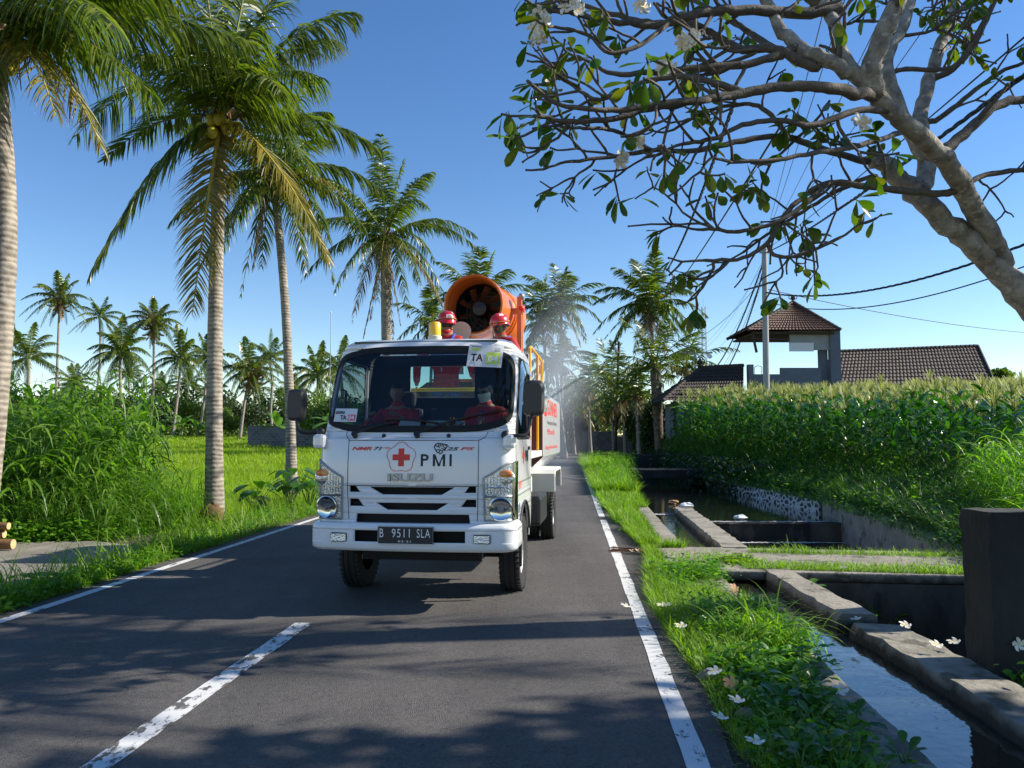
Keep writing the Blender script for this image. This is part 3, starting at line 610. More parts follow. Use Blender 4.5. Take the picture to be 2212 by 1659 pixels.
def person(label, parent_loc, rz, shirt, trousers, hands, pose='stand', head_rz=0, head_tilt=0, lean=0, elbows=None, group=None, hair=True, strap=None):
    root = empty('person', parent_loc, rz); tag(root, label, 'person', group)
    if pose == 'stand': hip = Vector((0, 0, .94)); knees = [Vector((s*.11, -.02, .50)) for s in (-1, 1)]; ank = [Vector((s*.12, .03, .09)) for s in (-1, 1)]; toe = [a+Vector((0, -.16, -.04)) for a in ank]
    else: hip = Vector((0, 0, .10)); knees = [Vector((s*.13, -.42, .16)) for s in (-1, 1)]; ank = [Vector((s*.13, -.50, -.26)) for s in (-1, 1)]; toe = [a+Vector((0, -.14, -.04)) for a in ank]
    ln = Vector((0, -math.sin(lean), math.cos(lean)))
    ch = hip+ln*.30; nb = hip+ln*.50; nk = hip+ln*.58; hc = nk+Vector((0, -.02, .115))
    sh = [hip+ln*.455+Vector((s*.175, 0, 0)) for s in (-1, 1)]
    el = elbows or [sh[i]+Vector((s*.06, -.04, -.28)) for i, s in enumerate((-1, 1))]
    V = [hip, hip+ln*.14, ch, nb, nk, nk+Vector((0, -.005, .06))]; rad = [(.15, .11), (.13, .10), (.16, .115), (.10, .075), .052, .05]; E = [(0, 1), (1, 2), (2, 3), (3, 4), (4, 5)]
    cV, cR, cE = [hip-Vector((0, 0, .05)), hip, hip+ln*.14, ch, hip+ln*.42, nb+ln*.03], [(.17, .13), (.172, .132), (.155, .122), (.19, .14), (.15, .11), (.062, .062)], [(0, 1), (1, 2), (2, 3), (3, 4), (4, 5)]
    for i, s in enumerate((-1, 1)):
        b = len(V); V += [sh[i], el[i], hands[i]]; rad += [.055, .042, .028]; E += [(2 if False else 3, b), (b, b+1), (b+1, b+2)]
        c = len(cV); wr = el[i].lerp(hands[i], .9); cV += [sh[i], el[i], wr]; cR += [.075, .06, .046]; cE += [(4, c), (c, c+1), (c+1, c+2)]
        b = len(V); V += [hip+Vector((s*.09, 0, -.04)), knees[i], ank[i], toe[i]]; rad += [.09, .06, .04, .035]; E += [(0, b), (b, b+1), (b+1, b+2), (b+2, b+3)]
    Vb, Fb = skin_eval(V, E, rad); mb = MB(); mb.add(Vb, Fb)
    HM = Matrix.Rotation(head_rz, 3, 'Z') @ Matrix.Rotation(head_tilt, 3, 'X'); head_geo(mb, hc, HM)
    for i, s in enumerate((-1, 1)):
        d = hands[i]-el[i]; hand_geo(mb, hands[i], d, Vector((-s*.6, -.4, -.5)), 1, .6, s)
    mb.build('body', 'skin', root, smooth=True, angle=180)
    Vc, Fc = skin_eval(cV, cE, cR, root=1); mk('jacket', Vc, Fc, shirt, root, True, 180)
    tV = [hip+Vector((0, 0, .04)), hip-Vector((0, 0, .04))]; tR = [(.165, .125), (.165, .13)]; tE = [(0, 1)]
    for i, s in enumerate((-1, 1)): b = len(tV); tV += [hip+Vector((s*.1, 0, -.06)), knees[i], ank[i]+Vector((0, 0, .03))]; tR += [.105, .078, .065]; tE += [(1, b), (b, b+1), (b+1, b+2)]
    Vt, Ft = skin_eval(tV, tE, tR, root=0); mk('trousers', Vt, Ft, trousers, root, True, 180)
    # collar
    mb = MB(); mb.lathe([(.068, -.04), (.074, -.015), (.068, .012), (.060, .008)], 18, Matrix.Translation(nk+Vector((0, 0, .0)))); mb.build('collar', shirt, root, smooth=True, angle=180)
    if hair:
        mb = MB(); n = 24; V = []; F = []; kk = 10
        for i in range(kk+1):
            for j in range(n):
                a = 2*math.pi*j/n; tm = math.pi*(.36 if math.sin(a) < -.35 else .70 if math.sin(a) > .1 else .48); t = tm*i/kk
                V.append((HM @ Vector((.082*math.sin(t)*math.cos(a), .102*math.sin(t)*math.sin(a)+.003, .125*math.cos(t))))+hc)
        F = [[i*n+j, (i+1)*n+j, (i+1)*n+(j+1) % n, i*n+(j+1) % n] for i in range(kk) for j in range(n)]
        mb.add(V, F); mb.build('hair', 'hair', root, smooth=True, angle=180)
    return root, hc, HM, dict(hip=hip, ln=ln, sh=sh)
def helmet(root, hc, HM, number=None):
    def T(v): return (HM @ Vector(v))+hc
    mb = MB(); n = 32; V = []; k = 14
    for i in range(k+1):
        t = math.pi*.5*i/k
        for j in range(n):
            a = 2*math.pi*j/n; bump_ = 1+.04*math.exp(-((math.cos(a))/.16)**2)*math.sin(t)
            V.append(T((.118*math.sin(t)*math.cos(a)*bump_, .140*math.sin(t)*math.sin(a), .03+.125*math.cos(t))))
    # skirt and brim
    for (rx, ry, z) in ((.120, .143, .005), (.126, .150, -.002), (.112, .134, -.003)):
        for j in range(n):
            a = 2*math.pi*j/n; br = .045*max(0, -math.sin(a))**3; V.append(T((rx*math.cos(a), ry*math.sin(a)-br*(1 if rx > .12 else 0), z-.035*max(0, math.sin(a))+(-.01 if br > .02 else 0))))
    F = [[i*n+j, (i+1)*n+j, (i+1)*n+(j+1) % n, i*n+(j+1) % n] for i in range(k+3) for j in range(n)]
    mb.add(V, F); h = mb.build('helmet', 'red_helmet', root, smooth=True, angle=70)
    mb = MB(); mb.mat(0)
    P1 = [T((.1215*math.cos(a), .1445*math.sin(a), .028)) for a in [2*math.pi*j/40 for j in range(41)]]
    for dz, r_ in ((0, .007),): mb.tube([p+HM @ Vector((0, 0, dz)) for p in P1], r_, 6, False)
    mb.mat(1); mb.tube([T((.1255*math.cos(a), .149*math.sin(a), .031)) for a in [2*math.pi*j/40 for j in range(41)]], .0032, 6, False)
    mb.build('goggle_strap', None, h, smooth=True, mats=['black_plastic', 'yellow_paint'])
    mb = MB()
    for s in (-1, 1): mb.tube([T((s*.10, .03, .0)), T((s*.083, .0, -.07)), T((s*.045, -.045, -.128))], .006, 6)
    for s in (-1, 1): mb.tube([T((s*.09, .07, -.01)), T((s*.083, .0, -.07))], .005, 6)
    mb.tube([T((-.045, -.045, -.128)), T((0, -.06, -.137)), T((.045, -.045, -.128))], .006, 6); mb.build('chin_strap', 'strap_grey', h, smooth=True)
    def patch(name, a0, a1, t0, t1, m, par=None, off=1.012):
        V = []; nn = 6
        for i in range(nn+1):
            for j in range(nn+1):
                t = t0+(t1-t0)*i/nn; a = a0+(a1-a0)*j/nn; bump_ = 1+.04*math.exp(-((math.cos(a))/.16)**2)*math.sin(t)
                V.append(T((.118*off*math.sin(t)*math.cos(a)*bump_, .140*off*math.sin(t)*math.sin(a), .03+.125*off*math.cos(t))))
        return mk(name, V, [[i*(nn+1)+j, i*(nn+1)+j+1, (i+1)*(nn+1)+j+1, (i+1)*(nn+1)+j] for i in range(nn) for j in range(nn)], m, h, True, 180)
    return h, patch, T

# ================================================================== TRUCK
TH = math.atan(.13); TO = Vector((-.985, 7.3, 0)); TS = 1.02; TRZ = -TH
truck = empty('tank_truck', TO, TRZ); truck.scale = (TS, TS, TS); tag(truck, 'white tank truck with red cross emblem and orange mist cannon driving along the road', 'truck')
TR, TB = Vector((math.cos(TH), -math.sin(TH), 0)), Vector((math.sin(TH), math.cos(TH), 0))
TM = Matrix.Rotation(TRZ, 3, 'Z')
def W(x, y, z): return TO+TR*x*TS+TB*y*TS+Vector((0, 0, z*TS))          # truck-local -> world
def tl(name, mb, m, parent=truck, **k): return mb.build(name, m, parent, **k)
qz = [(.5, .5), (2.57, 2.57), (2.62, 2.615), (2.68, 2.643), (2.8, 2.662), (3.0, 2.668), (3.2, 2.668)]
qy = [(.5, .12), (.8, .09), (1.15, .06), (1.4, .065), (1.58, .085), (1.64, .12), (1.67, .14), (2.0, .27), (2.57, .51), (2.62, .56), (2.68, .68), (2.8, .85), (3.0, 1.15), (3.2, 1.4)]
qw = [(.5, .95), (.8, .96), (1.5, .965), (1.67, .96), (2.3, .958), (2.5, .94), (2.57, .915), (2.62, .87), (2.68, .81), (2.8, .66), (3.0, .35), (3.2, .02)]
qr = [(.5, .12), (1.6, .15), (1.67, .19), (2.5, .24), (3.0, .24), (3.2, .01)]
qb = [(.5, 1.82), (2.5, 1.82), (2.57, 1.80), (2.62, 1.76), (2.68, 1.70), (2.8, 1.6), (3.0, 1.45), (3.2, 1.42)]
BOW = .055
def prm(q): return interp(q, qz), interp(q, qy), interp(q, qw), interp(q, qr), interp(q, qb)
def S(s, q):
    z, yf, w_, r, yb = prm(q); sg = 1 if s >= 0 else -1; a = abs(s); r = min(r, w_*.9)
    yc = yf+BOW*((w_-r)/.95)**2
    if a <= .6: x = a/.6*(w_-r); return Vector((sg*x, yf+BOW*(x/.95)**2, z))
    if a <= .75: t = (a-.6)/.15*math.pi/2; return Vector((sg*((w_-r)+r*math.sin(t)), yc+r*(1-math.cos(t)), z))
    return Vector((sg*w_, yc+r+(a-.75)/.25*(yb-yc-r), z))
def SN(s, q, off=0):
    p = S(s, q)
    if off:
        a = S(s+.004, q)-S(s-.004, q); b = S(s, q+.006)-S(s, q-.006); n = a.cross(b).normalized(); p = p+n*off
    return p
def s_of_x(x, q): z, yf, w_, r, yb = prm(q); return x/(w_-r)*.6 if abs(x) <= w_-r else math.copysign(.6+.15*math.asin(min(1, (abs(x)-(w_-r))/r))/(math.pi/2), x)
def s_of_y(y, q):
    z, yf, w_, r, yb = prm(q); yc = yf+BOW*((w_-r)/.95)**2+r; return .75+.25*(y-yc)/(yb-yc)
def FS(x, z, off=0): return SN(s_of_x(x, z), z, off)
def loft(Sf, q0, q1, dq, holes, smin=-1, smax=1, dens=.02):
    qs = set(np.round(np.arange(q0, q1+1e-6, dq), 4)); qs.add(q1)
    for h in holes:
        for t in (0, .02, .06, .12, .2, .8, .88, .94, .98, 1): qs.add(round(h[0]+(h[1]-h[0])*t, 4))
    qs = sorted(q for q in qs if q0 <= q <= q1); qq = [qs[0]]
    for q in qs[1:]:
        if q-qq[-1] > 1e-4: qq.append(q)
    mb = MB()
    for a, b in zip(qq[:-1], qq[1:]):
        act = [h for h in holes if h[0]-1e-4 <= a and b <= h[1]+1e-4]; act.sort(key=lambda h: h[2]((a+b)/2))
        ea = [smin]+[v for h in act for v in (h[2](a), h[3](a))]+[smax]; eb = [smin]+[v for h in act for v in (h[2](b), h[3](b))]+[smax]
        for i in range(0, len(ea), 2):
            n = max(2, int(max(ea[i+1]-ea[i], eb[i+1]-eb[i])/dens))
            V = [Sf(ea[i]+(ea[i+1]-ea[i])*j/n, a) for j in range(n+1)]+[Sf(eb[i]+(eb[i+1]-eb[i])*j/n, b) for j in range(n+1)]
            mb.add(V, [[j, j+1, n+2+j, n+1+j] for j in range(n)])
    return mb
def weld(o, d=.0004):
    bm = bmesh.new(); bm.from_mesh(o.data); bmesh.ops.remove_doubles(bm, verts=bm.verts, dist=d); bm.to_mesh(o.data); bm.free(); return o
WQ0, WQ1 = 1.675, 2.535
def wsm(q, e=0.0, m_=.705):
    t = min(1, max(0, (q-WQ0-e)/(WQ1-WQ0-2*e))); return (m_-e*.25)*max(0, 1-abs(2*t-1)**5.5)**(1/5.5)
holes = [(WQ0, WQ1, lambda q: -wsm(q), lambda q: wsm(q))]
swin = lambda q: interp(q, [(1.62, .44), (1.68, .42), (2.40, .72), (2.44, .80)])
for sg in (-1, 1):
    f = lambda q: s_of_y(swin(q), q); b = lambda q: s_of_y(interp(q, [(1.62, 1.58), (2.4, 1.58), (2.44, 1.5)]), q)
    holes.append((1.62, 2.44, (f if sg > 0 else (lambda q, b=b: -b(q))), (b if sg > 0 else (lambda q, f=f: -f(q)))))
    AR = lambda q: math.sqrt(max(.0001, .54**2-(q-.40)**2))
    f = lambda q: s_of_y(max(1.13-AR(q), .36), q); b = lambda q: s_of_y(1.13+AR(q), q)
    holes.append((.5, .938, (f if sg > 0 else (lambda q, b=b: -min(b(q), .999))), ((lambda q, b=b: min(b(q), .999)) if sg > 0 else (lambda q, f=f: -f(q)))))
def slot(q0, q1, a0, a1, b0, b1): holes.append((q0, q1, lambda q: s_of_x(a0+(a1-a0)*(q-q0)/(q1-q0), q), lambda q: s_of_x(b0+(b1-b0)*(q-q0)/(q1-q0), q)))
slot(1.072, 1.146, -.29, -.42, .29, .42); slot(.926, .995, -.24, -.355, .24, .355); holes.append((.5, .80, lambda q: -.62, lambda q: .62))
slot(.80, .888, -.56, -.55, .56, .55)
slot(1.092, 1.152, -.62, -.62, -.51, -.555); slot(1.092, 1.152, .51, .555, .62, .62)
slot(.958, 1.03, -.62, -.62, -.475, -.53); slot(.958, 1.03, .475, .53, .62, .62)
body = loft(S, .60, 3.2, .045, holes).build('cab', None, truck, smooth=True, angle=32, mats=['white_paint', 'interior']); weld(body)
so = body.modifiers.new('thickness', 'SOLIDIFY'); so.thickness = .03; so.offset = -1; so.material_offset = 1; so.material_offset_rim = 0; so.use_even_offset = False
# check which side the wall thickens to: loft normals
me = body.data; c_ = sum((p.center.y*0+(p.normal.y if p.center.y < .2 else 0) for p in me.polygons))
if c_ > 0: me.flip_normals()
# windscreen band, glass
def ring(name, e0, e1, off, m, par=truck):
    mb = MB(); n = 160
    def pt(k, e):
        a = 2*math.pi*k/n; ca, sa = math.cos(a), math.sin(a); p = 2/5.5
        t = .5+.5*math.copysign(abs(sa)**p, sa); q = WQ0+e+(WQ1-WQ0-2*e)*t; s = (.705-e*.25)*math.copysign(abs(ca)**p, ca); return SN(s, q, off)
    V = []; st = 4
    for k in range(n):
        for i in range(st+1): V.append(pt(k, e0+(e1-e0)*i/st))
    mb.add(V, [[k*(st+1)+i, k*(st+1)+i+1, ((k+1) % n)*(st+1)+i+1, ((k+1) % n)*(st+1)+i] for k in range(n) for i in range(st)])
    return tl(name, mb, m, par, smooth=True, angle=180)
def glasspanel(name, q0, q1, fa, fb, off, m, par=truck, nq=24, ns=40):
    V = []
    for i in range(nq+1):
        t = .5-.5*math.cos(math.pi*i/nq); q = q0+(q1-q0)*t
        for j in range(ns+1): V.append(SN(fa(q)+(fb(q)-fa(q))*j/ns, q, off))
    return mk(name, V, [[i*(ns+1)+j, i*(ns+1)+j+1, (i+1)*(ns+1)+j+1, (i+1)*(ns+1)+j] for i in range(nq) for j in range(ns)], m, par, True, 180)
wg = glasspanel('windshield', WQ0+.004, WQ1-.004, lambda q: -wsm(q, .004), lambda q: wsm(q, .004), .004, 'windscreen')
ring('windshield_frame', -.012, .055, .007, 'black_matte', wg)
mb = MB()
for xs in (-1, 1):
    for sg in (xs,):
        f = lambda q: s_of_y(swin(q), q); b = lambda q: s_of_y(interp(q, [(1.62, 1.58), (2.4, 1.58), (2.44, 1.5)]), q)
        if sg > 0: g_ = glasspanel('side_window', 1.62, 2.44, f, b, -.012, 'clearglass' )
        else: g_ = glasspanel('side_window', 1.62, 2.44, lambda q: -b(q), lambda q: -f(q), -.012, 'clearglass')
        # frame of the window
        pts = []
        for i in range(13): q = 1.62+.82*i/12; pts.append(SN(sg*f(q), q, .004))
        for i in range(13): q = 2.44-.82*i/12; pts.append(SN(sg*b(q), q, .004))
        pts.append(pts[0]); m2 = MB(); m2.tube(pts, .014, 6, False); tl('window_frame', m2, 'black_matte', g_, smooth=True)
# rain visor over the window on the lit side
V = []
for i in range(9):
    y = .50+1.05*i/8
    for k in range(4):
        q = interp(y, [(.5, 1.86), (.75, 2.36), (1.0, 2.46), (1.55, 2.46)])-(.16*k/3)*(1 if y > .55 else .8); V.append(SN(s_of_y(y, q), q, .012+.028*k/3))
mk('rain_visor', V, [[i*4+k, i*4+k+1, (i+1)*4+k+1, (i+1)*4+k] for i in range(8) for k in range(3)], 'visor', truck, True, 180)
# rear wall of the cab with its window
mb = MB(); yb = 1.80
mb.box((-.71, yb, 1.55), (.46, .03, 2.1)); mb.box((.62, yb, 1.55), (.64, .03, 2.1)); mb.box((-.09, yb, 1.30), (.78, .03, 1.6)); mb.box((-.09, yb, 2.53), (.78, .03, .14))
rw = tl('rear_wall', mb, 'white_dull'); mb = MB(); mb.box((-.09, yb, 2.28), (.78, .006, .36)); tl('rear_window', mb, 'clearglass', rw)
mb = MB(); mb.box((-.705, yb-.02, 1.55), (.45, .006, 2.08)); mb.box((.615, yb-.02, 1.55), (.63, .006, 2.08)); mb.box((-.09, yb-.02, 1.295), (.78, .006, 1.58)); mb.box((-.09, yb-.02, 2.53), (.78, .006, .13)); tl('rear_lining', mb, 'interior', rw)
# interior
mb = MB(); mb.box((0, .95, .98), (1.86, 1.55, .04)); mb.box((0, .42, 1.50), (1.78, .42, .24)); mb.box((0, .32, 1.60), (1.80, .30, .06)); mb.box((0, .42, 1.2), (1.7, .3, .5)); tl('dashboard', mb, 'interior', bevel=.02)
mb = MB(); mb.box((0, 1.1, 2.60), (1.5, 1.1, .02)); tl('headliner', mb, 'interior_grey')
for x in (-.47, .52, .05):
    mb = MB(); mb.box((x, 1.25, 1.30), (.44, .46, .16)); mb.box((x, 1.55, 1.64), (.44, .14, .62)); tl('seat', mb, 'interior', bevel=.04)
    if x != .05: mb = MB(); mb.box((x, 1.57, 2.05), (.24, .10, .20)); tl('headrest', mb, 'interior', bevel=.04)
mb = MB(); Ms = Matrix.Translation((-.47, .72, 1.66)) @ Matrix.Rotation(R(-28), 4, 'X')
pts = [Ms @ Vector((.2*math.cos(a), .2*math.sin(a), 0)) for a in [2*math.pi*i/28 for i in range(29)]]; mb.tube(pts, .014, 8, False)
for a in (0, 2.1, 4.2): mb.tube([Ms @ Vector((0, 0, -.03)), Ms @ Vector((.2*math.cos(a), .2*math.sin(a), 0))], .012, 6)
mb.tube([Ms @ Vector((0, 0, 0)), Ms @ Vector((0, 0, -.25))], .035, 8); tl('steering_wheel', mb, 'black_plastic', smooth=True)
mb = MB(); mb.tube([(-.90, .62, 1.85), (-.86, .60, 1.86), (-.85, .60, 2.1), (-.90, .62, 2.12)], .013, 8); tl('grab_handle', mb, 'black_plastic', smooth=True)
# black panel standing in for the shade behind the grille slots
mb = MB(); mb.box((0, .20, .98), (1.5, .02, .42)); tl('slot_shade_panel', mb, 'black_matte')
# seams and panel lines on the front
def line(pts, r=.0035, m='black_plastic', name='panel_seam', off=.001, par=truck):
    mb = MB(); P3 = []
    for a, b in zip(pts[:-1], pts[1:]):
        n = max(1, int(math.hypot(a[0]-b[0], a[1]-b[1])/.06)); P3 += [FS(a[0]+(b[0]-a[0])*i/n, a[1]+(b[1]-a[1])*i/n, off) for i in range(n)]
    P3.append(FS(*pts[-1], off)); mb.tube(P3, r, 5); return tl(name, mb, m, par, smooth=True)
hood_o = line([(-.64, 1.59), (.64, 1.59), (.64, 1.155), (-.64, 1.155), (-.64, 1.59)])
line([(-.64, 1.59), (-.68, 1.64), (-.68, 1.67)]); line([(.64, 1.59), (.70, 1.62), (.72, 1.67)]); line([(-.64, 1.155), (-.63, .83)]); line([(.64, 1.155), (.63, .83)])
def side_line(pts, r=.0035, name='door_seam'):
    mb = MB(); mb.tube([SN(s_of_y(y, z), z, .001) for y, z in pts], r, 5); tl(name, mb, 'black_plastic', smooth=True)
side_line([(.42, 1.66), (.40, 1.3), (.42, 1.0), (.55, .97)]); side_line([(1.68, 2.44), (1.68, 1.0)]); side_line([(.55, 1.60), (1.68, 1.60)])
mb = MB(); mb.tube([SN(s_of_y(1.13+.545*math.cos(a), .40+.545*math.sin(a)), .40+.545*math.sin(a), .006) for a in [math.pi*(.12+.76*i/16) for i in range(17)]], .012, 6); tl('wheel_arch_trim', mb, 'black_plastic', smooth=True)
mb = MB(); mb.box((.965, 1.5, 1.5), (.03, .14, .04)); tl('door_handle', mb, 'black_plastic', bevel=.008)
# decals on the front
def decal(name, polys, m, off=.004, par=truck, sub=False):
    V = []; F = []
    for poly in polys:
        o = len(V); V += [FS(x, z, off) for x, z in poly]; F.append([o+i for i in range(len(poly))])
    return mk(name, V, F, m, par)
def text_front(name, s, x0, x1, z0, z1, m, off=.005, shear=0, bold=0, depth=0, spacing=1.0, rot=0):
    V, F = text_mesh(s, 1, depth, shear, spacing, bold); V = fit(V, x0, x1, z0, z1)
    cx, cz = (x0+x1)/2, (z0+z1)/2
    out = []
    for v in V:
        x, z = v.x, v.y
        if rot: dx, dz = x-cx, z-cz; x = cx+dx*math.cos(rot)-dz*math.sin(rot); z = cz+dx*math.sin(rot)+dz*math.cos(rot)
        out.append(FS(x, z, off+(v.z if depth else 0)))
    return mk(name, out, F, m, truck)
c0 = (-.105, 1.428); a = .028; L_ = .085
decal('red_cross', [[(c0[0]-a, c0[1]-L_), (c0[0]+a, c0[1]-L_), (c0[0]+a, c0[1]+L_), (c0[0]-a, c0[1]+L_)], [(c0[0]-L_, c0[1]-a), (c0[0]-a, c0[1]-a), (c0[0]-a, c0[1]+a), (c0[0]-L_, c0[1]+a)], [(c0[0]+a, c0[1]-a), (c0[0]+L_, c0[1]-a), (c0[0]+L_, c0[1]+a), (c0[0]+a, c0[1]+a)]], 'red')
pts = []
for k in range(5):
    ca = math.pi/2+k*2*math.pi/5; cx, cz = c0[0]+.078*math.cos(ca), c0[1]+.078*math.sin(ca)
    for i in range(9): b_ = ca-1.05+2.1*i/8; pts.append((cx+.068*math.cos(b_), cz+.068*math.sin(b_)))
pts.append(pts[0]); line(pts, .0028, 'red', 'flower_outline', .003)
z0, z1, w_ = 1.345, 1.458, .022
def rc(x0, x1, a, b): return [(x0, a), (x1, a), (x1, b), (x0, b)]
pp = [rc(.088, .088+w_, z0, z1)]; cx_, cz_ = .130, 1.427
for i in range(8):
    a0_, a1_ = -math.pi/2+math.pi*i/8, -math.pi/2+math.pi*(i+1)/8; ro, ri = .031, .012
    pp.append([(cx_+ro*math.cos(a0_)*1.1, cz_+ro*math.sin(a0_)), (cx_+ro*math.cos(a1_)*1.1, cz_+ro*math.sin(a1_)), (cx_+ri*math.cos(a1_), cz_+ri*math.sin(a1_)), (cx_+ri*math.cos(a0_), cz_+ri*math.sin(a0_))])
pp += [rc(.110, .130, cz_+.012, cz_+.031), rc(.110, .130, cz_-.031, cz_-.012)]; decal('lettering', pp, 'ink')
decal('lettering', [rc(.205, .205+w_, z0, z1), rc(.302, .302+w_, z0, z1), [(.227, z1), (.227, z1-.04), (.2545, z0), (.2745, z0)], [(.302, z1), (.2745, z0), (.2545, z0), (.302, z1-.04)][::-1]], 'ink')
decal('lettering', [rc(.365, .365+w_, z0, z1)], 'ink')
text_front('badge', 'ISUZU', -.232, .205, 1.20, 1.276, 'badge_metal', off=.012, bold=.03, depth=.010)
text_front('lettering', 'NMR', -.605, -.40, 1.494, 1.528, 'red', shear=.35, bold=.03); text_front('lettering', '71', -.385, -.295, 1.494, 1.528, 'ink', shear=.35, bold=.03); text_front('lettering', 'HD', -.285, -.22, 1.508, 1.526, 'red', shear=.3, bold=.01)
text_front('lettering', '125', .30, .455, 1.494, 1.526, 'ink', shear=.35, bold=.03); text_front('lettering', 'PS', .465, .605, 1.496, 1.526, 'red', shear=.35, bold=.03)
# roaring tiger head emblem drawn with short black strokes
tg = [[(.225, 1.55), (.245, 1.562), (.30, 1.556), (.345, 1.545)], [(.225, 1.55), (.215, 1.525), (.228, 1.50)], [(.232, 1.535), (.262, 1.53), (.27, 1.515)], [(.25, 1.552), (.262, 1.535)], [(.27, 1.552), (.285, 1.53)], [(.29, 1.553), (.305, 1.535)], [(.228, 1.50), (.242, 1.478), (.258, 1.472)], [(.235, 1.497), (.262, 1.502), (.272, 1.49), (.258, 1.472)], [(.272, 1.50), (.30, 1.488), (.29, 1.47), (.262, 1.462)], [(.285, 1.515), (.315, 1.50)], [(.30, 1.53), (.325, 1.515), (.318, 1.49)], [(.22, 1.538), (.232, 1.545)], [(.318, 1.548), (.34, 1.53), (.355, 1.537)]]
mb = MB()
for st in tg: mb.tube([FS(x, z, .004) for x, z in st], .0045, 4)
tl('tiger_emblem', mb, 'ink')
# wiper pivots, wipers, nozzles
for (x, z) in ((-.295, 1.632), (.345, 1.632)):
    mb = MB(); p = FS(x, z); mb.ball(p, (.022, .014, .022), 12, 8); tl('washer_nozzle', mb, 'black_plastic', smooth=True)
def wiper(px, pz, pts, blade):
    mb = MB(); mb.tube([FS(px, pz, .0), FS(px, pz, .05)], .028, 12); a_ = [FS(px, pz, .045)]+[FS(x, z, .035) for x, z in pts]; mb.tube(catmull(a_, 3), .011, 6)
    o = tl('wiper', mb, 'black_plastic', smooth=True); mb = MB(); mb.tube([FS(blade[0]+(blade[2]-blade[0])*i/8, blade[1]+(blade[3]-blade[1])*i/8+.012*math.sin(math.pi*i/8), .022) for i in range(9)], .010, 5); tl('wiper_blade', mb, 'black_matte', o)
wiper(-.585, 1.632, [(-.45, 1.69), (-.18, 1.765)], (-.30, 1.785, .24, 1.745)); wiper(.04, 1.632, [(.18, 1.70), (.42, 1.78)], (.22, 1.73, .88, 1.872))
# headlamps
def lamp(sg):
    q_top = lambda s: interp(s, [(.50, 1.235), (.58, 1.29), (.66, 1.37), (.745, 1.405)])
    hl = MB(); n = 10; V = []
    for i in range(n+1):
        s = .505+(.742-.505)*i/n
        for j in range(n+1): V.append(SN(sg*s, .835+(q_top(s)-.835)*j/n, .004))
    hl.add(V, [[i*(n+1)+j, i*(n+1)+j+1, (i+1)*(n+1)+j+1, (i+1)*(n+1)+j] for i in range(n) for j in range(n)])
    root = tl('headlight', hl, 'reflector', smooth=True, angle=180)
    # outline frame and divider
    ed = [(.505, .835), (.742, .835), (.742, 1.405), (.66, 1.37), (.58, 1.29), (.505, 1.235), (.505, .835)]; P3 = []
    for a_, b_ in zip(ed[:-1], ed[1:]): P3 += [SN(sg*(a_[0]+(b_[0]-a_[0])*t/5), a_[1]+(b_[1]-a_[1])*t/5, .012) for t in range(5)]
    P3.append(P3[0]); mb = MB(); mb.tube(P3, .010, 6, False); mb.tube([SN(sg*(.505+.237*t/6), 1.062, .014) for t in range(7)], .011, 6); tl('bezel', mb, 'steel', root, smooth=True)
    # round reflector bowl, bulb
    c = SN(sg*.615, .945, .008); nrm = (SN(sg*.615, .945, .02)-SN(sg*.615, .945, .0)).normalized(); Mx = nrm.to_track_quat('Z', 'Y').to_matrix().to_4x4(); Mx.translation = c
    mb = MB(); mb.lathe([(.112, .016), (.106, .018), (.08, .006), (.045, .001), (.02, .0)], 28, Mx); tl('reflector_bowl', mb, 'chrome', root, smooth=True)
    mb = MB(); mb.ball(c+nrm*.012, .018, 10, 8); mb.lathe([(.03, .004), (.028, .016), (.022, .016)], 16, Mx); tl('bulb', mb, 'steel', root, smooth=True)
    # indicator with amber core
    c2 = SN(sg*.655, 1.24, .006); mb = MB(); mb.ball(c2, (.085, .03, .075), 20, 12); tl('indicator', mb, 'reflector', root, smooth=True)
    mb = MB(); mb.ball(c2+Vector((0, -.012, .03)), (.07, .027, .04), 18, 10); tl('indicator_lens', mb, 'amber', root, smooth=True)
    mb = MB()
    for k in range(9): s = .53+.022*k; mb.tube([SN(sg*s, 1.085, .012), SN(sg*s, q_top(s)-.02, .012)], .0025, 4)
    mb.tube([SN(sg*(.52+.21*t/6), 1.145, .014) for t in range(7)], .005, 5); tl('lamp_rib', mb, 'chrome', root)
    mb = MB(); V = []
    for i in range(n+1):
        s = .507+(.740-.507)*i/n
        for j in range(n+1): V.append(SN(sg*s, .84+(q_top(s)-.845)*j/n, .042))
    mb.add(V, [[i*(n+1)+j, i*(n+1)+j+1, (i+1)*(n+1)+j+1, (i+1)*(n+1)+j] for i in range(n) for j in range(n)]); tl('lens', mb, 'lens', root, smooth=True, angle=180)
lamp(-1); lamp(1)
# side indicator, cab side marks
mb = MB(); mb.box((.968, .50, .92), (.03, .10, .10)); tl('side_indicator', mb, 'reflector', bevel=.012)
def text_side(name, s, y0, y1, z0, z1, m, x=None, bold=0, par=truck, shear=0, spacing=1):
    V, F = text_mesh(s, 1, 0, shear, spacing, bold); V = fit(V, y0, y1, z0, z1)
    return mk(name, [(SN(s_of_y(v.x, v.y), v.y, .004) if x is None else Vector((x, v.x, v.y))) for v in V], F, m, par)
text_side('lettering', 'PMI', 1.17, 1.46, 1.36, 1.48, 'ink', bold=.02); text_side('lettering', 'ELF', .62, .86, 1.10, 1.17, 'red', bold=.01, shear=.2)
def side_poly(name, polys, m, x=None):
    V = []; F = []
    for p in polys: o = len(V); V += [SN(s_of_y(y, z), z, .004) if x is None else Vector((x, y, z)) for y, z in p]; F.append(list(range(o, o+len(p))))
    return mk(name, V, F, m, truck)
cy, cz = 1.0, 1.43
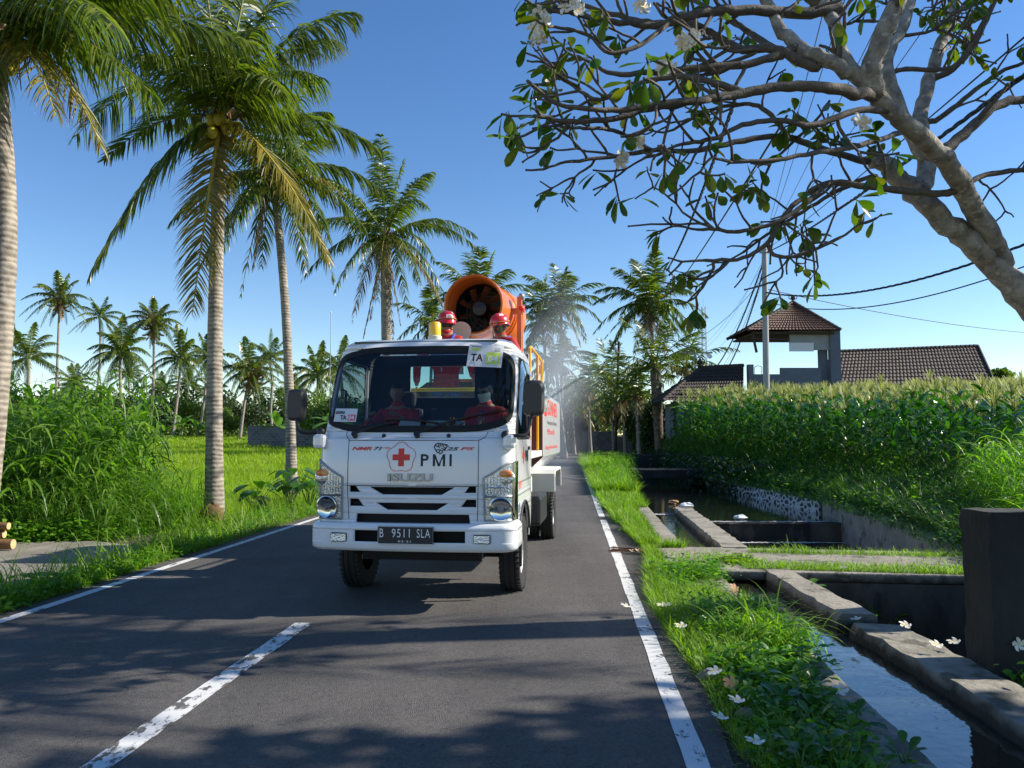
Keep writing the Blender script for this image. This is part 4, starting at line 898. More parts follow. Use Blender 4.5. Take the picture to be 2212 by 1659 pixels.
side_poly('red_cross', [[(cy-.03, cz-.09), (cy+.03, cz-.09), (cy+.03, cz+.09), (cy-.03, cz+.09)], [(cy-.09, cz-.03), (cy-.03, cz-.03), (cy-.03, cz+.03), (cy-.09, cz+.03)], [(cy+.03, cz-.03), (cy+.09, cz-.03), (cy+.09, cz+.03), (cy+.03, cz+.03)]], 'red')
# bumper
bz = [(0, .60), (1, .552), (2, .555), (3, .58), (4, .765), (5, .795), (6, .80), (7, .79)]; bi = [(0, .16), (1, .14), (2, .025), (3, .0), (4, .0), (5, .02), (6, .05), (7, .2)]
def SB(s, q):
    z = interp(q, bz); ins = interp(q, bi); w_ = 1.0-ins; r = .14; sg = 1 if s >= 0 else -1; a = abs(s); yf = ins-.015
    yc = yf+.05
    if a <= .6: x = a/.6*(w_-r); return Vector((sg*x, yf+.05*(x/(w_-r))**2, z))
    if a <= .75: t = (a-.6)/.15*math.pi/2; return Vector((sg*((w_-r)+r*math.sin(t)), yc+r*(1-math.cos(t)), z))
    return Vector((sg*w_, yc+r+(a-.75)/.25*(.50-yc-r), z))
h2 = [(3.30, 3.88, lambda q: -.372, lambda q: .372)]
bo = loft(SB, 0, 7, .25, h2).build('bumper', 'white_paint', truck, smooth=True, angle=50); weld(bo)
so = bo.modifiers.new('thickness', 'SOLIDIFY'); so.thickness = .02; so.offset = 0
mb = MB(); mb.box((0, .14, .68), (1.5, .02, .2)); tl('bumper_backing', mb, 'black_matte', bo)
mb = MB()
for s in (-.56, .56): mb.tube([SB(s, 3+.1*i)+Vector((0, -.001, 0)) for i in range(11)], .003, 5)
tl('bumper_seam', mb, 'black_plastic', bo)
for x in (-.69, .69):
    mb = MB(); y = .008; mb.box((x, y, .672), (.165, .03, .088)); fo = tl('fog_lamp', mb, 'black_plastic', bo, bevel=.012)
    mb = MB(); mb.box((x, y-.018, .672), (.145, .012, .068)); tl('fog_lens', mb, 'reflector', fo, bevel=.006) if False else mk('fog_lens', mb.v, mb.f, 'reflector', bo)
for x in (-.585, .585):
    for z in (.722, .618): mb = MB(); mb.ball((x, .016, z), (.013, .01, .013), 10, 6); tl('bolt', mb, 'black_plastic', bo, smooth=True)
# number plate
mb = MB(); mb.box((-.025, -.045, .705), (.535, .012, .168)); pl = tl('number_plate', mb, 'plate', bevel=.005)
mb = MB(); b = [(-.288, .625), (.238, .625), (.238, .785), (-.288, .785), (-.288, .625)]; mb.tube([(x, -.052, z) for x, z in b], .0025, 5); tl('plate_rim', mb, 'ink_white', pl)
def text_plane(name, s, x0, x1, z0, z1, y, m, par, bold=0, spacing=1):
    V, F = text_mesh(s, 1, 0, 0, spacing, bold); V = fit(V, x0, x1, z0, z1); return mk(name, [(v.x, y, v.y) for v in V], F, m, par)
for t, x0, x1 in (('B', -.272, -.235), ('9511', -.155, .018), ('SLA', .085, .213)): text_plane('plate_text', t, x0, x1, .685, .765, -.053, 'ink_white', pl, spacing=1.15)
text_plane('plate_text', '03\u00b721', -.095, .028, .64, .658, -.053, 'ink_white', pl, bold=.01, spacing=1.2)
# stickers on the windscreen
def panel(name, x0, x1, z0, z1, m, off=.012, rot=0, par=truck, n=6):
    cx, cz = (x0+x1)/2, (z0+z1)/2; V = []
    for i in range(n+1):
        for j in range(n+1):
            dx, dz = (x0-cx)+(x1-x0)*i/n, (z0-cz)+(z1-z0)*j/n; V.append(FS(cx+dx*math.cos(rot)-dz*math.sin(rot), cz+dx*math.sin(rot)+dz*math.cos(rot), off))
    return mk(name, V, [[i*(n+1)+j, i*(n+1)+j+1, (i+1)*(n+1)+j+1, (i+1)*(n+1)+j] for i in range(n) for j in range(n)], m, par, True, 180)
rt = R(-3)
st = panel('sticker', .465, .81, 2.315, 2.548, 'paper', rot=rt); panel('sticker_patch', .652, .785, 2.345, 2.465, 'lime', .015, rt, st); panel('sticker_patch', .50, .59, 2.488, 2.512, 'lime', .015, rt, st)
for s_, x0, x1, z0, z1, m_ in (('TA', .498, .62, 2.375, 2.452, 'ink'), ('04', .672, .768, 2.362, 2.432, 'ink_white'), ('PENCEGAHAN', .50, .60, 2.522, 2.533, 'ink')):
    o = text_front('sticker_text', s_, x0, x1, z0, z1, m_, off=.018, bold=.03, rot=rt); o.parent = st
for i in range(3): o = decal('sticker_text', [[(.735, 2.505-.014*i), (.785, 2.5035-.014*i), (.785, 2.4985-.014*i), (.735, 2.500-.014*i)]], 'ink', .018); o.parent = st
st = panel('sticker', -.835, -.60, 1.768, 1.90, 'paper', rot=R(-1)); panel('sticker_patch', -.69, -.612, 1.778, 1.838, 'pink', .015, R(-1), st)
for s_, x0, x1, z0, z1, m_ in (('TA', -.77, -.705, 1.785, 1.832, 'ink'), ('04', -.682, -.622, 1.786, 1.830, 'ink_white')):
    o = text_front('sticker_text', s_, x0, x1, z0, z1, m_, off=.018, bold=.03); o.parent = st
for i in range(14): o_ = None
mb = MB()
for i in range(13): x = -.825+.0075*i; mb.add([FS(x, 1.845, .016), FS(x+.004, 1.845, .016), FS(x+.004, 1.875, .016), FS(x, 1.875, .016)], [[0, 1, 2, 3]])
tl('sticker_text', mb, 'ink', st)
# mirrors
def mirror(cx, cy, z0, z1, wd, arm):
    mb = MB(); mb.tube(catmull(arm, 5), .017, 8); mb.ball(arm[0], .045, 14, 8); ar = tl('mirror_arm', mb, 'black_plastic', smooth=True)
    n = 20; prof = []; V = []; hz = (z1-z0)/2; cz = (z0+z1)/2
    for i, (k, dy) in enumerate(((.0, .0), (.80, .0), (.95, .02), (1.0, .05), (1.0, .10), (.93, .13))):
        for j in range(n):
            a = 2*math.pi*j/n; ca, sa = math.cos(a), math.sin(a); p = .42
            V.append(Vector((cx+k*wd/2*math.copysign(abs(ca)**p, ca), cy-.05+dy, cz+k*hz*math.copysign(abs(sa)**p, sa))))
    mb = MB(); mb.add(V, [[i*n+j, (i+1)*n+j, (i+1)*n+(j+1) % n, i*n+(j+1) % n] for i in range(5) for j in range(n)]); mo = tl('side_mirror', mb, 'mirror_shell', smooth=True, angle=30)
    mb = MB(); mb.box((cx, cy+.075, cz), (wd*.84, .006, hz*1.75)); mk('mirror_glass', mb.v, mb.f, 'chrome', mo)
mirror(1.155, .22, 1.82, 2.17, .205, [(.90, .10, 1.64), (1.02, .08, 1.635), (1.10, .12, 1.66), (1.145, .2, 1.85)])
mirror(-1.215, .18, 1.78, 2.10, .175, [(-.94, .14, 1.67), (-1.08, .12, 1.665), (-1.16, .13, 1.69), (-1.205, .16, 1.82)])
for sg in (-1, 1): mb = MB(); mb.box((sg*.935, .13, 1.58), (.12, .16, .14)); tl('mirror_bracket', mb, 'white_paint', bevel=.035)
mb = MB(); mb.tube([(-.93, .35, 1.9), (-.955, .4, 2.9)], .004, 5); mb.ball((-.955, .4, 2.9), .008, 6, 4); tl('antenna', mb, 'steel')
# wheels
def wheel(name, x, y, r, wd, side, par=truck):
    Mx = Matrix.Translation((x, y, r)) @ Matrix.Rotation(R(90), 4, 'Y'); h = wd/2
    mb = MB(); mb.lathe([(r*.55, -h*.8), (r*.75, -h), (r*.93, -h*.98), (r*.985, -h*.8), (r, -h*.6), (r*.99, -h*.55), (r*.975, -h*.52), (r, -h*.48), (r, -.012), (r*.975, -.006), (r*.975, .006), (r, .012), (r, h*.48), (r*.975, h*.52), (r*.99, h*.55), (r, h*.6), (r*.985, h*.8), (r*.93, h*.98), (r*.75, h), (r*.55, h*.8)], 48, Mx)
    for k in range(44):
        a_ = 2*math.pi*k/44
        for q in (-1, 1):
            c = Mx @ Vector((r*.99*math.cos(a_), r*.99*math.sin(a_), q*h*.82)); mb.box(c, (wd*.16, .02, .02), M=Matrix.Rotation(-a_, 3, 'X'))
    tw = tl(name, mb, 'rubber', par, smooth=True, angle=35)
    mb = MB(); mb.lathe([(r*.56, h*.75*side), (r*.52, h*.55*side), (r*.46, h*.2*side), (r*.30, h*.15*side), (r*.26, h*.5*side), (r*.14, h*.8*side), (.001, h*.82*side)], 32, Mx); rim = tl('rim', mb, 'white_dull' if y < 3 else 'steel', tw, smooth=True)
    mb = MB()
    for k in range(6): a_ = 2*math.pi*k/6; mb.ball(Mx @ Vector((r*.36*math.cos(a_), r*.36*math.sin(a_), h*.25*side)), .02, 8, 5)
    tl('wheel_nut', mb, 'steel', tw, smooth=True)
for sg in (-1, 1):
    wheel('wheel', sg*.845, 1.13, .40, .215, sg); wheel('wheel', sg*.865, 5.35, .40, .205, sg); wheel('wheel', sg*.61, 5.35, .40, .205, sg)
mb = MB(); mb.beam((-.85, 1.13, .40), (.85, 1.13, .40), .12, .1); mb.beam((-.7, 5.35, .42), (.7, 5.35, .42), .16, .16); mb.ball((0, 5.35, .42), .2); mb.box((-.35, 4.2, .72), (.08, 7.0, .18)); mb.box((.35, 4.2, .72), (.08, 7.0, .18)); mb.box((0, .9, .55), (1.2, .9, .30)); tl('chassis', mb, 'black_matte')
for sg in (-1, 1): mb = MB(); mb.box((sg*.86, 2.75, .72), (.34, .9, .36)); tl('fuel_tank', mb, 'black_plastic', bevel=.04)
mb = MB(); mb.box((.80, .80, .62), (.3, .24, .03)); mb.box((.98, .62, .50), (.03, .04, .34)); tl('step', mb, 'black_plastic', bevel=.01)
# deck behind the cab
mb = MB(); mb.box((0, 2.75, 1.40), (1.86, 1.66, .08)); mb.box((0, 2.75, 1.05), (1.0, 1.5, .55)); dk = tl('deck', mb, 'white_dull', bevel=.01)
# tank
cs = [(-.93, 1.34), (-.93, 2.25), (-.72, 2.40), (.72, 2.40), (.93, 2.25), (.93, 1.34), (.62, 1.06), (-.62, 1.06)]
mb = MB(); mb.prism([(x, 3.72, z) for x, z in cs], (0, 0, 0), (0, 3.6, 0)); tk = tl('tank', mb, 'white_paint', bevel=.03)
mb = MB(); cs2 = [(x*1.006, 1.0+(z-1.0)*1.004) for x, z in cs]; mb.prism([(x*.995, 3.60, z) for x, z in cs2], (0, 0, 0), (0, .115, 0)); tl('tank_front', mb, 'maroon', tk)
for y in (3.9, 5.6, 7.2): mb = MB(); mb.box((0, y, .93), (1.5, .12, .26)); tl('tank_saddle', mb, 'white_dull', tk)
X = .9325
for s_, y0, y1, z0, z1, m_, b_ in (('GUNNER', 4.45, 6.5, 1.96, 2.20, 'red', .01), ('Unit', 4.10, 4.36, 1.98, 2.1, 'ink', 0), ('Penyemprotan Disinfektan', 4.45, 6.4, 1.80, 1.88, 'ink', 0), ('PMI Provinsi Bali', 4.45, 5.9, 1.66, 1.75, 'red', 0), ('Palang Merah Indonesia', 4.1, 6.6, 1.42, 1.50, 'red', 0)):
    text_side('tank_text', s_, y0, y1, z0, z1, m_, X, b_, tk)
mk('tank_text', [(X, 3.95, 1.93), (X, 4.38, 1.93), (X, 4.38, 1.99), (X, 3.95, 1.99)], [[0, 1, 2, 3]], 'red', tk)
# rear fenders
for sg in (-1, 1):
    mb = MB(); pr = [(4.66, .80), (4.66, 1.02), (4.80, 1.13), (5.95, 1.13), (6.1, 1.0), (6.1, .80), (6.06, .80), (6.06, .98), (5.93, 1.09), (4.82, 1.09), (4.70, 1.0), (4.70, .80)]
    x0, x1 = (.45, 1.03) if sg > 0 else (-1.03, -.45); mb.prism([(x0, y, z) for y, z in pr], (x0, 0, 0), (x1, 0, 0)); mb.box(((x0+x1)/2, 4.655, .93), (x1-x0, .02, .28)); tl('fender', mb, 'white_dull', bevel=.008)
# tank rails, yellow hoop
mb = MB()
for x in (.88,):
    mb.tube([(x, 2.45, 1.45), (x, 2.45, 2.74), (x, 2.6, 2.77), (x, 4.0, 2.74), (x, 4.12, 2.70), (x, 4.12, 2.3)], .020, 8); mb.tube([(x, 3.45, 1.45), (x, 3.45, 2.75)], .017, 8); mb.tube([(x, 2.45, 2.28), (x, 3.9, 2.28)], .015, 8)
tl('railing', mb, 'yellow_paint', smooth=True)
mb = MB(); mb.tube([(-.85, 2.06, 1.44), (-.85, 2.06, 2.20), (.85, 2.06, 2.20), (.85, 2.06, 1.44)], .024, 8); tl('railing', mb, 'yellow_paint', smooth=True)
mb = MB(); mb.box((.62, 2.9, 1.85), (.35, .5, .8)); mb.tube([(.7, 2.5, 2.1), (.8, 2.5, 2.3), (.8, 2.7, 2.42)], .03, 8); mb.box((.8, 2.72, 2.38), (.1, .12, .12)); tl('pump_unit', mb, 'red_helmet', bevel=.03)
# mist cannon on its yoke
A0 = Vector((-.01, 3.35, 3.475)); ax = Vector((.10, 1.0, -.02)).normalized()
Mc = ax.to_track_quat('Z', 'Y').to_matrix().to_4x4(); Mc.translation = A0
mb = MB(); mb.lathe([(.385, .9), (.365, .5), (.375, .12), (.395, .01), (.41, -.008), (.428, .0), (.430, .10), (.418, .13), (.40, .5), (.42, .85), (.445, .87), (.445, .93), (.43, .95), (.45, 1.0), (.47, 1.35), (.44, 1.46), (.35, 1.52)], 64, Mc); cn = tl('mist_cannon', mb, 'orange_paint', smooth=True, angle=40)
mb = MB(); mb.lathe([(.372, .02), (.362, .4), (.37, .9), (.3, 1.3)], 48, Mc); tl('cannon_bore', mb, 'black_matte', cn, smooth=True) if False else None
mb = MB(); mb.lathe([(.3845, .06), (.362, .5), (.382, .88), (.001, .9)], 48, Mc); tl('barrel_lining', mb, 'black_plastic', cn, smooth=True, angle=60)
mb = MB(); mb.lathe([(.11, .62), (.12, .60), (.12, .40), (.10, .33), (.001, .31)], 24, Mc); tl('fan_hub', mb, 'black_plastic', cn, smooth=True)
for k in range(9):
    a_ = 2*math.pi*k/9+.2; V = []
    for i in range(6):
        r_ = .11+.245*i/5; wd = .05+.04*i/5; tw_ = .9-.5*i/5
        for s in (-1, 1): aa = a_+s*wd/r_*.55*math.cos(tw_)+.25*i/5; V.append(Mc @ Vector((r_*math.cos(aa), r_*math.sin(aa), .48+s*wd*math.sin(tw_))))
    mk('fan_blade', V, [[2*i, 2*i+1, 2*i+3, 2*i+2] for i in range(5)], 'orange_dark', cn)
mb = MB()
for r_ in (.08, .14, .20, .26, .32): mb.tube([Mc @ Vector((r_*math.cos(a), r_*math.sin(a), .75)) for a in [2*math.pi*i/32 for i in range(33)]], .004, 4, False)
for k in range(12): a_ = math.pi*k/6; mb.tube([Mc @ Vector((.05*math.cos(a_), .05*math.sin(a_), .75)), Mc @ Vector((.37*math.cos(a_), .37*math.sin(a_), .75))], .004, 4)
tl('guard', mb, 'steel', cn)
mb = MB()
for k in range(3):
    for z_ in (.16, .84): a_ = .1+.8*k; mb.box(Mc @ Vector((.43*math.cos(a_), .43*math.sin(a_), z_)), (.04, .06, .05), M=Mc.to_3x3() @ Matrix.Rotation(a_, 3, 'Z'))
tl('clamp', mb, 'orange_dark', cn)
yk = MB(); mid = Mc @ Vector((0, 0, .62))
for s in (-1, 1):
    x_ = mid.x+s*.52; yk.box((x_, mid.y, 3.0), (.07, .10, 1.35)); yk.box((x_+.0, mid.y+.16, 2.9), (.07, .06, 1.2)); yk.tube([(mid.x+s*.40, mid.y, mid.z), (x_+s*.05, mid.y, mid.z)], .05, 12)
yk.box((mid.x, mid.y+.05, 2.42), (1.12, .3, .10)); yk.lathe([(.32, 2.30), (.32, 2.40), (.22, 2.42)], 24, Matrix.Translation((mid.x, mid.y+.05, 0))); yo = tl('cannon_yoke', yk, 'orange_paint', bevel=.008)
for z_ in (3.68, 3.5): mb = MB(); mb.ball((mid.x+.55, mid.y-.03, z_), .045, 12, 8); mb.box((mid.x+.55, mid.y+.03, z_), (.07, .1, .09)); tl('work_lamp', mb, 'steel' if z_ > 3.6 else 'red', yo, smooth=True)
# beacon and loudspeaker on the bar behind the roof
mb = MB(); mb.lathe([(.001, .0), (.085, .0), (.085, .10), (.075, .11)], 24, Matrix.Translation((-.225, 1.95, 2.74))); mb.beam((-.6, 1.95, 2.72), (-.05, 1.95, 2.72), .05, .04); mb.beam((-.225, 1.9, 2.4), (-.225, 1.9, 2.74), .04, .04); bc = tl('beacon', mb, 'cream_plastic', smooth=True)
mb = MB(); mb.lathe([(.074, .10), (.074, .255), (.060, .275), (.001, .28)], 24, Matrix.Translation((-.225, 1.95, 2.74))); tl('beacon_dome', mb, 'yellow_lens', bc, smooth=True)
Mh = Matrix.Translation((-.06, 2.75, 3.0)) @ Vector((.25, -1, .05)).to_track_quat('Z', 'Y').to_matrix().to_4x4()
mb = MB(); mb.lathe([(.001, -.12), (.05, -.12), (.05, -.04), (.06, .0), (.12, .07), (.128, .075), (.118, .072), (.05, .0), (.001, -.01)], 28, Mh); mb.box((-.06, 2.81, 2.7), (.06, .05, .5)); tl('loudspeaker', mb, 'cream_plastic', smooth=True)

# ------------------------------------------------------------------ items in the cab
def world_thing(name, mb, m, label, cat_, **k):
    mb.v = [W(*v) for v in mb.v]; o = mb.build(name, m, None, **k); return tag(o, label, cat_)
mb = MB(); mb.box((.25, .42, 1.70), (.36, .18, .17)); world_thing('carton', mb, 'box_card', 'pale green carton lying on the truck dashboard in front of the seats', 'carton', bevel=.01)
mb = MB(); mb.lathe([(.001, 0), (.032, 0), (.033, .05), (.030, .09), (.033, .13), (.031, .17), (.014, .205), (.013, .22)], 18, Matrix.Translation((.60, .36, 1.65)) @ Matrix.Rotation(R(8), 4, 'Y'))
bt = world_thing('water_bottle', mb, 'bottle_plastic', 'clear plastic water bottle standing behind the windscreen near the passenger', 'bottle', smooth=True)
mb = MB(); mb.lathe([(.015, .215), (.015, .235), (.001, .236)], 12, Matrix.Translation((.60, .36, 1.65)) @ Matrix.Rotation(R(8), 4, 'Y')); mb.v = [W(*v) for v in mb.v]; mb.build('cap', 'cloth_blue', bt)
mb = MB(); mb.prism([(-.62, .45, 1.645), (-.34, .42, 1.645), (-.36, .30, 1.645), (-.60, .30, 1.645)], (0, 0, 0), (0, 0, .02)); world_thing('document_folder', mb, 'cloth_blue', 'blue folder lying on the dashboard in front of the driver', 'folder')
mb = MB(); mb.prism([(-.30, .55, 1.66), (-.08, .55, 1.66), (-.06, .66, 1.80), (-.28, .66, 1.80)], (0, 0, 0), (0, .004, 0)); world_thing('paper_sheet', mb, 'paper', 'sheet of paper propped on the dashboard between the seats', 'paper')
mb = MB(); mb.prism([(.0, .33, 1.635), (.3, .33, 1.635), (.3, .24, 1.635), (.0, .24, 1.635)], (0, 0, 0), (0, 0, .015)); world_thing('notebook', mb, 'box_card', 'pale notebook lying flat low behind the windscreen', 'notebook')
r_ = random.Random(4); mb = MB()
for i in range(26):
    a = r_.uniform(0, 6.28); e = r_.uniform(.2, 1.5); L_ = r_.uniform(.04, .13); p = Vector((.36+r_.gauss(0, .02), .215, 1.70)); mb.tube([p, p+Vector((math.cos(a)*math.cos(e)*L_*1.2, -.02, math.sin(e)*L_))], .004, 4)
world_thing('dry_twigs', mb, 'wood_log', 'tuft of dry brown leaf twigs caught at the foot of the windscreen', 'twigs')

# ------------------------------------------------------------------ people on and in the truck
hd = lambda ps: [Vector(p) for p in ps]
root, hc, HM, K = person('seated driver in a dark red shirt behind the steering wheel', W(-.49, 1.32, 1.34), TRZ, 'red_cloth', 'cloth_blue', hd([(-.17, -.52, .50), (.17, -.52, .50)]), 'sit', R(6), R(5), R(4), elbows=hd([(-.30, -.24, .33), (.30, -.24, .33)]))
root, hc, HM, K = person('passenger in a red shirt with white face mask looking down at his lap', W(.53, 1.26, 1.35), TRZ, 'red_cloth', 'cloth_blue', hd([(-.10, -.42, .30), (.14, -.42, .30)]), 'sit', R(-22), R(16), R(10), elbows=hd([(-.26, -.16, .22), (.28, -.16, .22)]))
mb = MB(); V = []; n = 10
for i in range(n+1):
    for j in range(7):
        a = math.pi*(1.08+.84*i/n); z = -.105+.10*j/6; k_ = 1-.28*max(0, -(z+.04)/.1)
        V.append(hc+HM @ Vector((.082*math.cos(a)*k_, .103*math.sin(a)*k_-.02*math.exp(-((i-n/2)/2.2)**2), z)))
mb.add(V, [[i*7+j, i*7+j+1, (i+1)*7+j+1, (i+1)*7+j] for i in range(n) for j in range(6)]); mb.build('face_mask', 'mask_white', root, smooth=True, angle=180)
mb = MB()
for s in (-1, 1): mb.ball(hc+HM @ Vector((s*.034, -.094, .012)), (.027, .008, .018), 12, 8, M=HM); mb.tube([hc+HM @ Vector((s*.058, -.088, .015)), hc+HM @ Vector((s*.084, .0, .012))], .004, 5)
mb.tube([hc+HM @ Vector((-.01, -.10, .015)), hc+HM @ Vector((.01, -.10, .015))], .004, 5); mb.build('sunglasses', 'black_plastic', root, smooth=True)
# worker with helmet number 22, seen from behind
root, hc, HM, K = person('worker in red jacket seen from behind, red helmet numbered 22', W(-.17, 2.36, 1.47), TRZ+R(180), 'red_cloth', 'cloth_blue', hd([(-.34, -.10, .90), (.36, .12, .80)]), 'stand', R(28), R(4), 0, elbows=hd([(-.33, .06, 1.10), (.36, .10, 1.10)]), group=None)
h, patch, T = helmet(root, hc, HM)
pa = patch('number_patch', R(68), R(112), R(66), R(92), 'paper'); patch('reflective_patch', R(120), R(165), R(28), R(52), 'paper')
V, F = text_mesh('22', 1, 0, 0, 1, .03); V = fit(V, -1, 1, -1, 1); V2 = []
for v in V:
    a = R(90)-v.x*R(-14)*-1; t = R(79)-v.y*R(8)
    a = R(90)+v.x*R(14); V2.append(T((.118*1.045*math.sin(t)*math.cos(a)*(1+.04*math.exp(-((math.cos(a))/.16)**2)*math.sin(t)), .140*1.03*math.sin(t)*math.sin(a), .03+.125*1.03*math.cos(t))))
# seen from behind the text must read left to right
V3 = []
for v in V:
    a = R(90)-v.x*R(14)*-1; t = R(79)-v.y*R(8); a = R(180)-a if False else R(90)-v.x*R(-14)
    V3.append(v)
mk('helmet_number', [T((.118*1.03*math.sin(R(79)-v.y*R(8))*math.cos(R(90)+v.x*R(14)), .140*1.035*math.sin(R(79)-v.y*R(8))*math.sin(R(90)+v.x*R(14))+.004, .03+.125*1.03*math.cos(R(79)-v.y*R(8)))) for v in V], F, 'ink', pa)
def straps(root, K, back):
    hip, ln, sh = K['hip'], K['ln'], K['sh']; y = .13*back; mb = MB()
    for s in (-1, 1): mb.tube(catmull([hip+Vector((-s*.08, y*1.05, .12)), hip+ln*.32+Vector((s*.02, y*1.2, 0)), hip+ln*.47+Vector((s*.10, y*.75, .01)), hip+ln*.50+Vector((s*.11, 0, .02)), hip+ln*.36+Vector((s*.11, -y*1.15, 0)), hip+Vector((s*.09, -y*1.05, .1))], 4), .022, 6)
    mb.build('harness', 'blue_strap', root, smooth=True)
straps(root, K, 1)
mb = MB()
for z_ in (1.22,): mb.lathe([(.203, -.03), (.207, 0), (.203, .03)], 28, Matrix.Translation((0, 0, z_)) @ Matrix.Diagonal((1, .76, 1, 1)))
mb.build('chest_band', 'blue_strap', root, smooth=True); mb = MB(); mb.box((.03, .148, 1.16), (.018, .006, .36)); mb.build('zip', 'steel', root)
# second worker, masked, looking down to the left
root, hc, HM, K = person('worker in red jacket and helmet with black face mask and clear visor', W(.50, 2.60, 1.46), TRZ+R(-25), 'red_cloth', 'cloth_blue', hd([(-.20, -.30, 1.02), (.30, -.28, .92)]), 'stand', R(-14), R(10), R(2), elbows=hd([(-.32, -.06, 1.10), (.32, .0, 1.10)]))
h, patch, T = helmet(root, hc, HM); patch('reflective_patch', R(-35), R(5), R(30), R(50), 'paper')
mb = MB(); V = []
for i in range(n+1):
    for j in range(7):
        a = math.pi*(1.04+.92*i/n); z = -.110+.105*j/6; k_ = 1-.28*max(0, -(z+.04)/.1); V.append(hc+HM @ Vector((.083*math.cos(a)*k_, .104*math.sin(a)*k_-.02*math.exp(-((i-n/2)/2.2)**2), z)))
mb.add(V, [[i*7+j, i*7+j+1, (i+1)*7+j+1, (i+1)*7+j] for i in range(n) for j in range(6)]); mb.build('face_mask', 'mask_black', root, smooth=True, angle=180)
mb = MB(); p = hc+HM @ Vector((.045, -.092, -.055))
for k in range(5): a = 2*math.pi*k/5; mb.ball(p+HM @ Vector((.007*math.cos(a), -.003, .007*math.sin(a))), .0045, 6, 4)
mb.build('mask_emblem', 'pink', root)
mb = MB(); V = []
for i in range(13):
    for j in range(7):
        a = math.pi*(1.10+.80*i/12); z = -.16+.165*j/6; V.append(hc+HM @ Vector((.105*math.cos(a), .128*math.sin(a)-.01, z)))
mb.add(V, [[i*7+j, i*7+j+1, (i+1)*7+j+1, (i+1)*7+j] for i in range(12) for j in range(6)]); mb.build('visor', 'lens', h, smooth=True, angle=180)
straps(root, K, 1)

# ================================================================== PALMS
def frond(C, T, arch=.3, nl=70, ll=.9, wd=.045, hang=.35, seed=0, segs=4, m='palm_green', rm='rachis', parent=None, name='frond', dead=False, vdown=.35, gaps=.17, rr=.035):
    """one leaf: a curved midrib with leaflets on both sides; C base, T tip (Vectors in parent space)"""
    r = np.random.default_rng(seed); C, T = np.array(C), np.array(T); L_ = np.linalg.norm(T-C); up = np.array([0, 0, 1.])
    B = (C+T)/2+up*arch*L_*1.0; t = np.linspace(0, 1, 22)[:, None]
    R_ = (1-t)**2*C+2*t*(1-t)*B+t*t*T
    mb = MB(); rad = [rr*(1-.85*q) for q in np.linspace(0, 1, 22)]; mb.tube([Vector(p) for p in R_[::1]], rad, 5, True)
    tt = np.sort(r.uniform(.10, 1, nl)); tt = np.concatenate([tt, tt]); side = np.concatenate([np.ones(nl), -np.ones(nl)]); N = 2*nl
    keep = r.uniform(0, 1, N) > gaps; tt, side = tt[keep], side[keep]; N = len(tt)
    p = (1-tt[:, None])**2*C+2*tt[:, None]*(1-tt[:, None])*B+tt[:, None]**2*T
    tg_ = unit(2*(1-tt[:, None])*(B-C)+2*tt[:, None]*(T-B))
    s0 = unit(np.cross(tg_, np.tile(up, (N, 1)))+1e-6); nrm = np.cross(s0, tg_)
    ll_ = ll*np.interp(tt, [0, .1, .35, .7, .92, 1], [.45, .7, 1, .85, .5, .22])*r.uniform(.85, 1.1, N)
    sw = np.interp(tt, [0, 1], [.35, 1.35])+r.normal(0, .10, N)
    d = unit(s0*side[:, None]*1.0+tg_*sw[:, None]+nrm*(r.normal(.12, .16, N)[:, None])-up*vdown)
    wdv = unit(tg_*.9+nrm*r.normal(0, .45, N)[:, None])
    V, F = strips(p, d, ll_, np.full(N, wd), segs, r.uniform(.5, 1.5, N)*hang, wdv, (.6, 1, .06))
    o = len(mb.v); V0 = np.array([list(v) for v in mb.v]); F0 = mb.f
    me = bpy.data.meshes.new(name); q4 = [f for f in F0 if len(f) == 4]
    VV = np.concatenate([V0, V]); FF = np.concatenate([np.array(q4), F+o]); mi = np.concatenate([np.full(len(q4), 1), np.zeros(len(F))])
    return mknp(name, VV, FF, None, parent, True, [m, rm], mi)
def trunk_mesh(pts, r0, r1, name='trunk', parent=None, flare=1.5, m='bark_palm', n=16):
    c = catmull(pts, 14); k = len(c); rad = []
    for i in range(k): t = i/(k-1); rad.append((r0+(r1-r0)*t)*(1+(flare-1)*math.exp(-t*k*.16))*(1+.018*math.sin(i*2.7)))
    mb = MB(); mb.tube(c, rad, n); return mb.build(name, m, parent, smooth=True, angle=180)
def coconuts(parent, C, n, r_=.12, spread=.38, seed=1):
    q = random.Random(seed)
    for i in range(n):
        a = q.uniform(0, 6.28); R_ = q.uniform(.6, 1)*spread; mb = MB(); c = Vector(C)+Vector((math.cos(a)*R_, math.sin(a)*R_, q.uniform(-.38, .02)))
        mb.ball(c, (r_, r_, r_*1.25), 12, 9); mb.build('coconut', 'coconut', parent, smooth=True)
def fibre(parent, C, s=1, seed=3):
    q = random.Random(seed); mb = MB(); C = Vector(C)
    mb.ball(C+Vector((0, 0, .05)), (.20*s, .20*s, .38*s), 14, 9)
    for i in range(22):
        a = q.uniform(0, 6.28); d = Vector((math.cos(a), math.sin(a), 0)); p = C+d*.12*s+Vector((0, 0, q.uniform(-.1, .35)*s))
        mb.tube([p, p+d*.22*s+Vector((0, 0, .18*s)), p+d*q.uniform(.25, .55)*s+Vector((0, 0, q.uniform(-.5, .35)*s))], [.035*s, .022*s, .006*s], 5)
    mb.build('fibre_sheath', 'coir', parent, smooth=True)
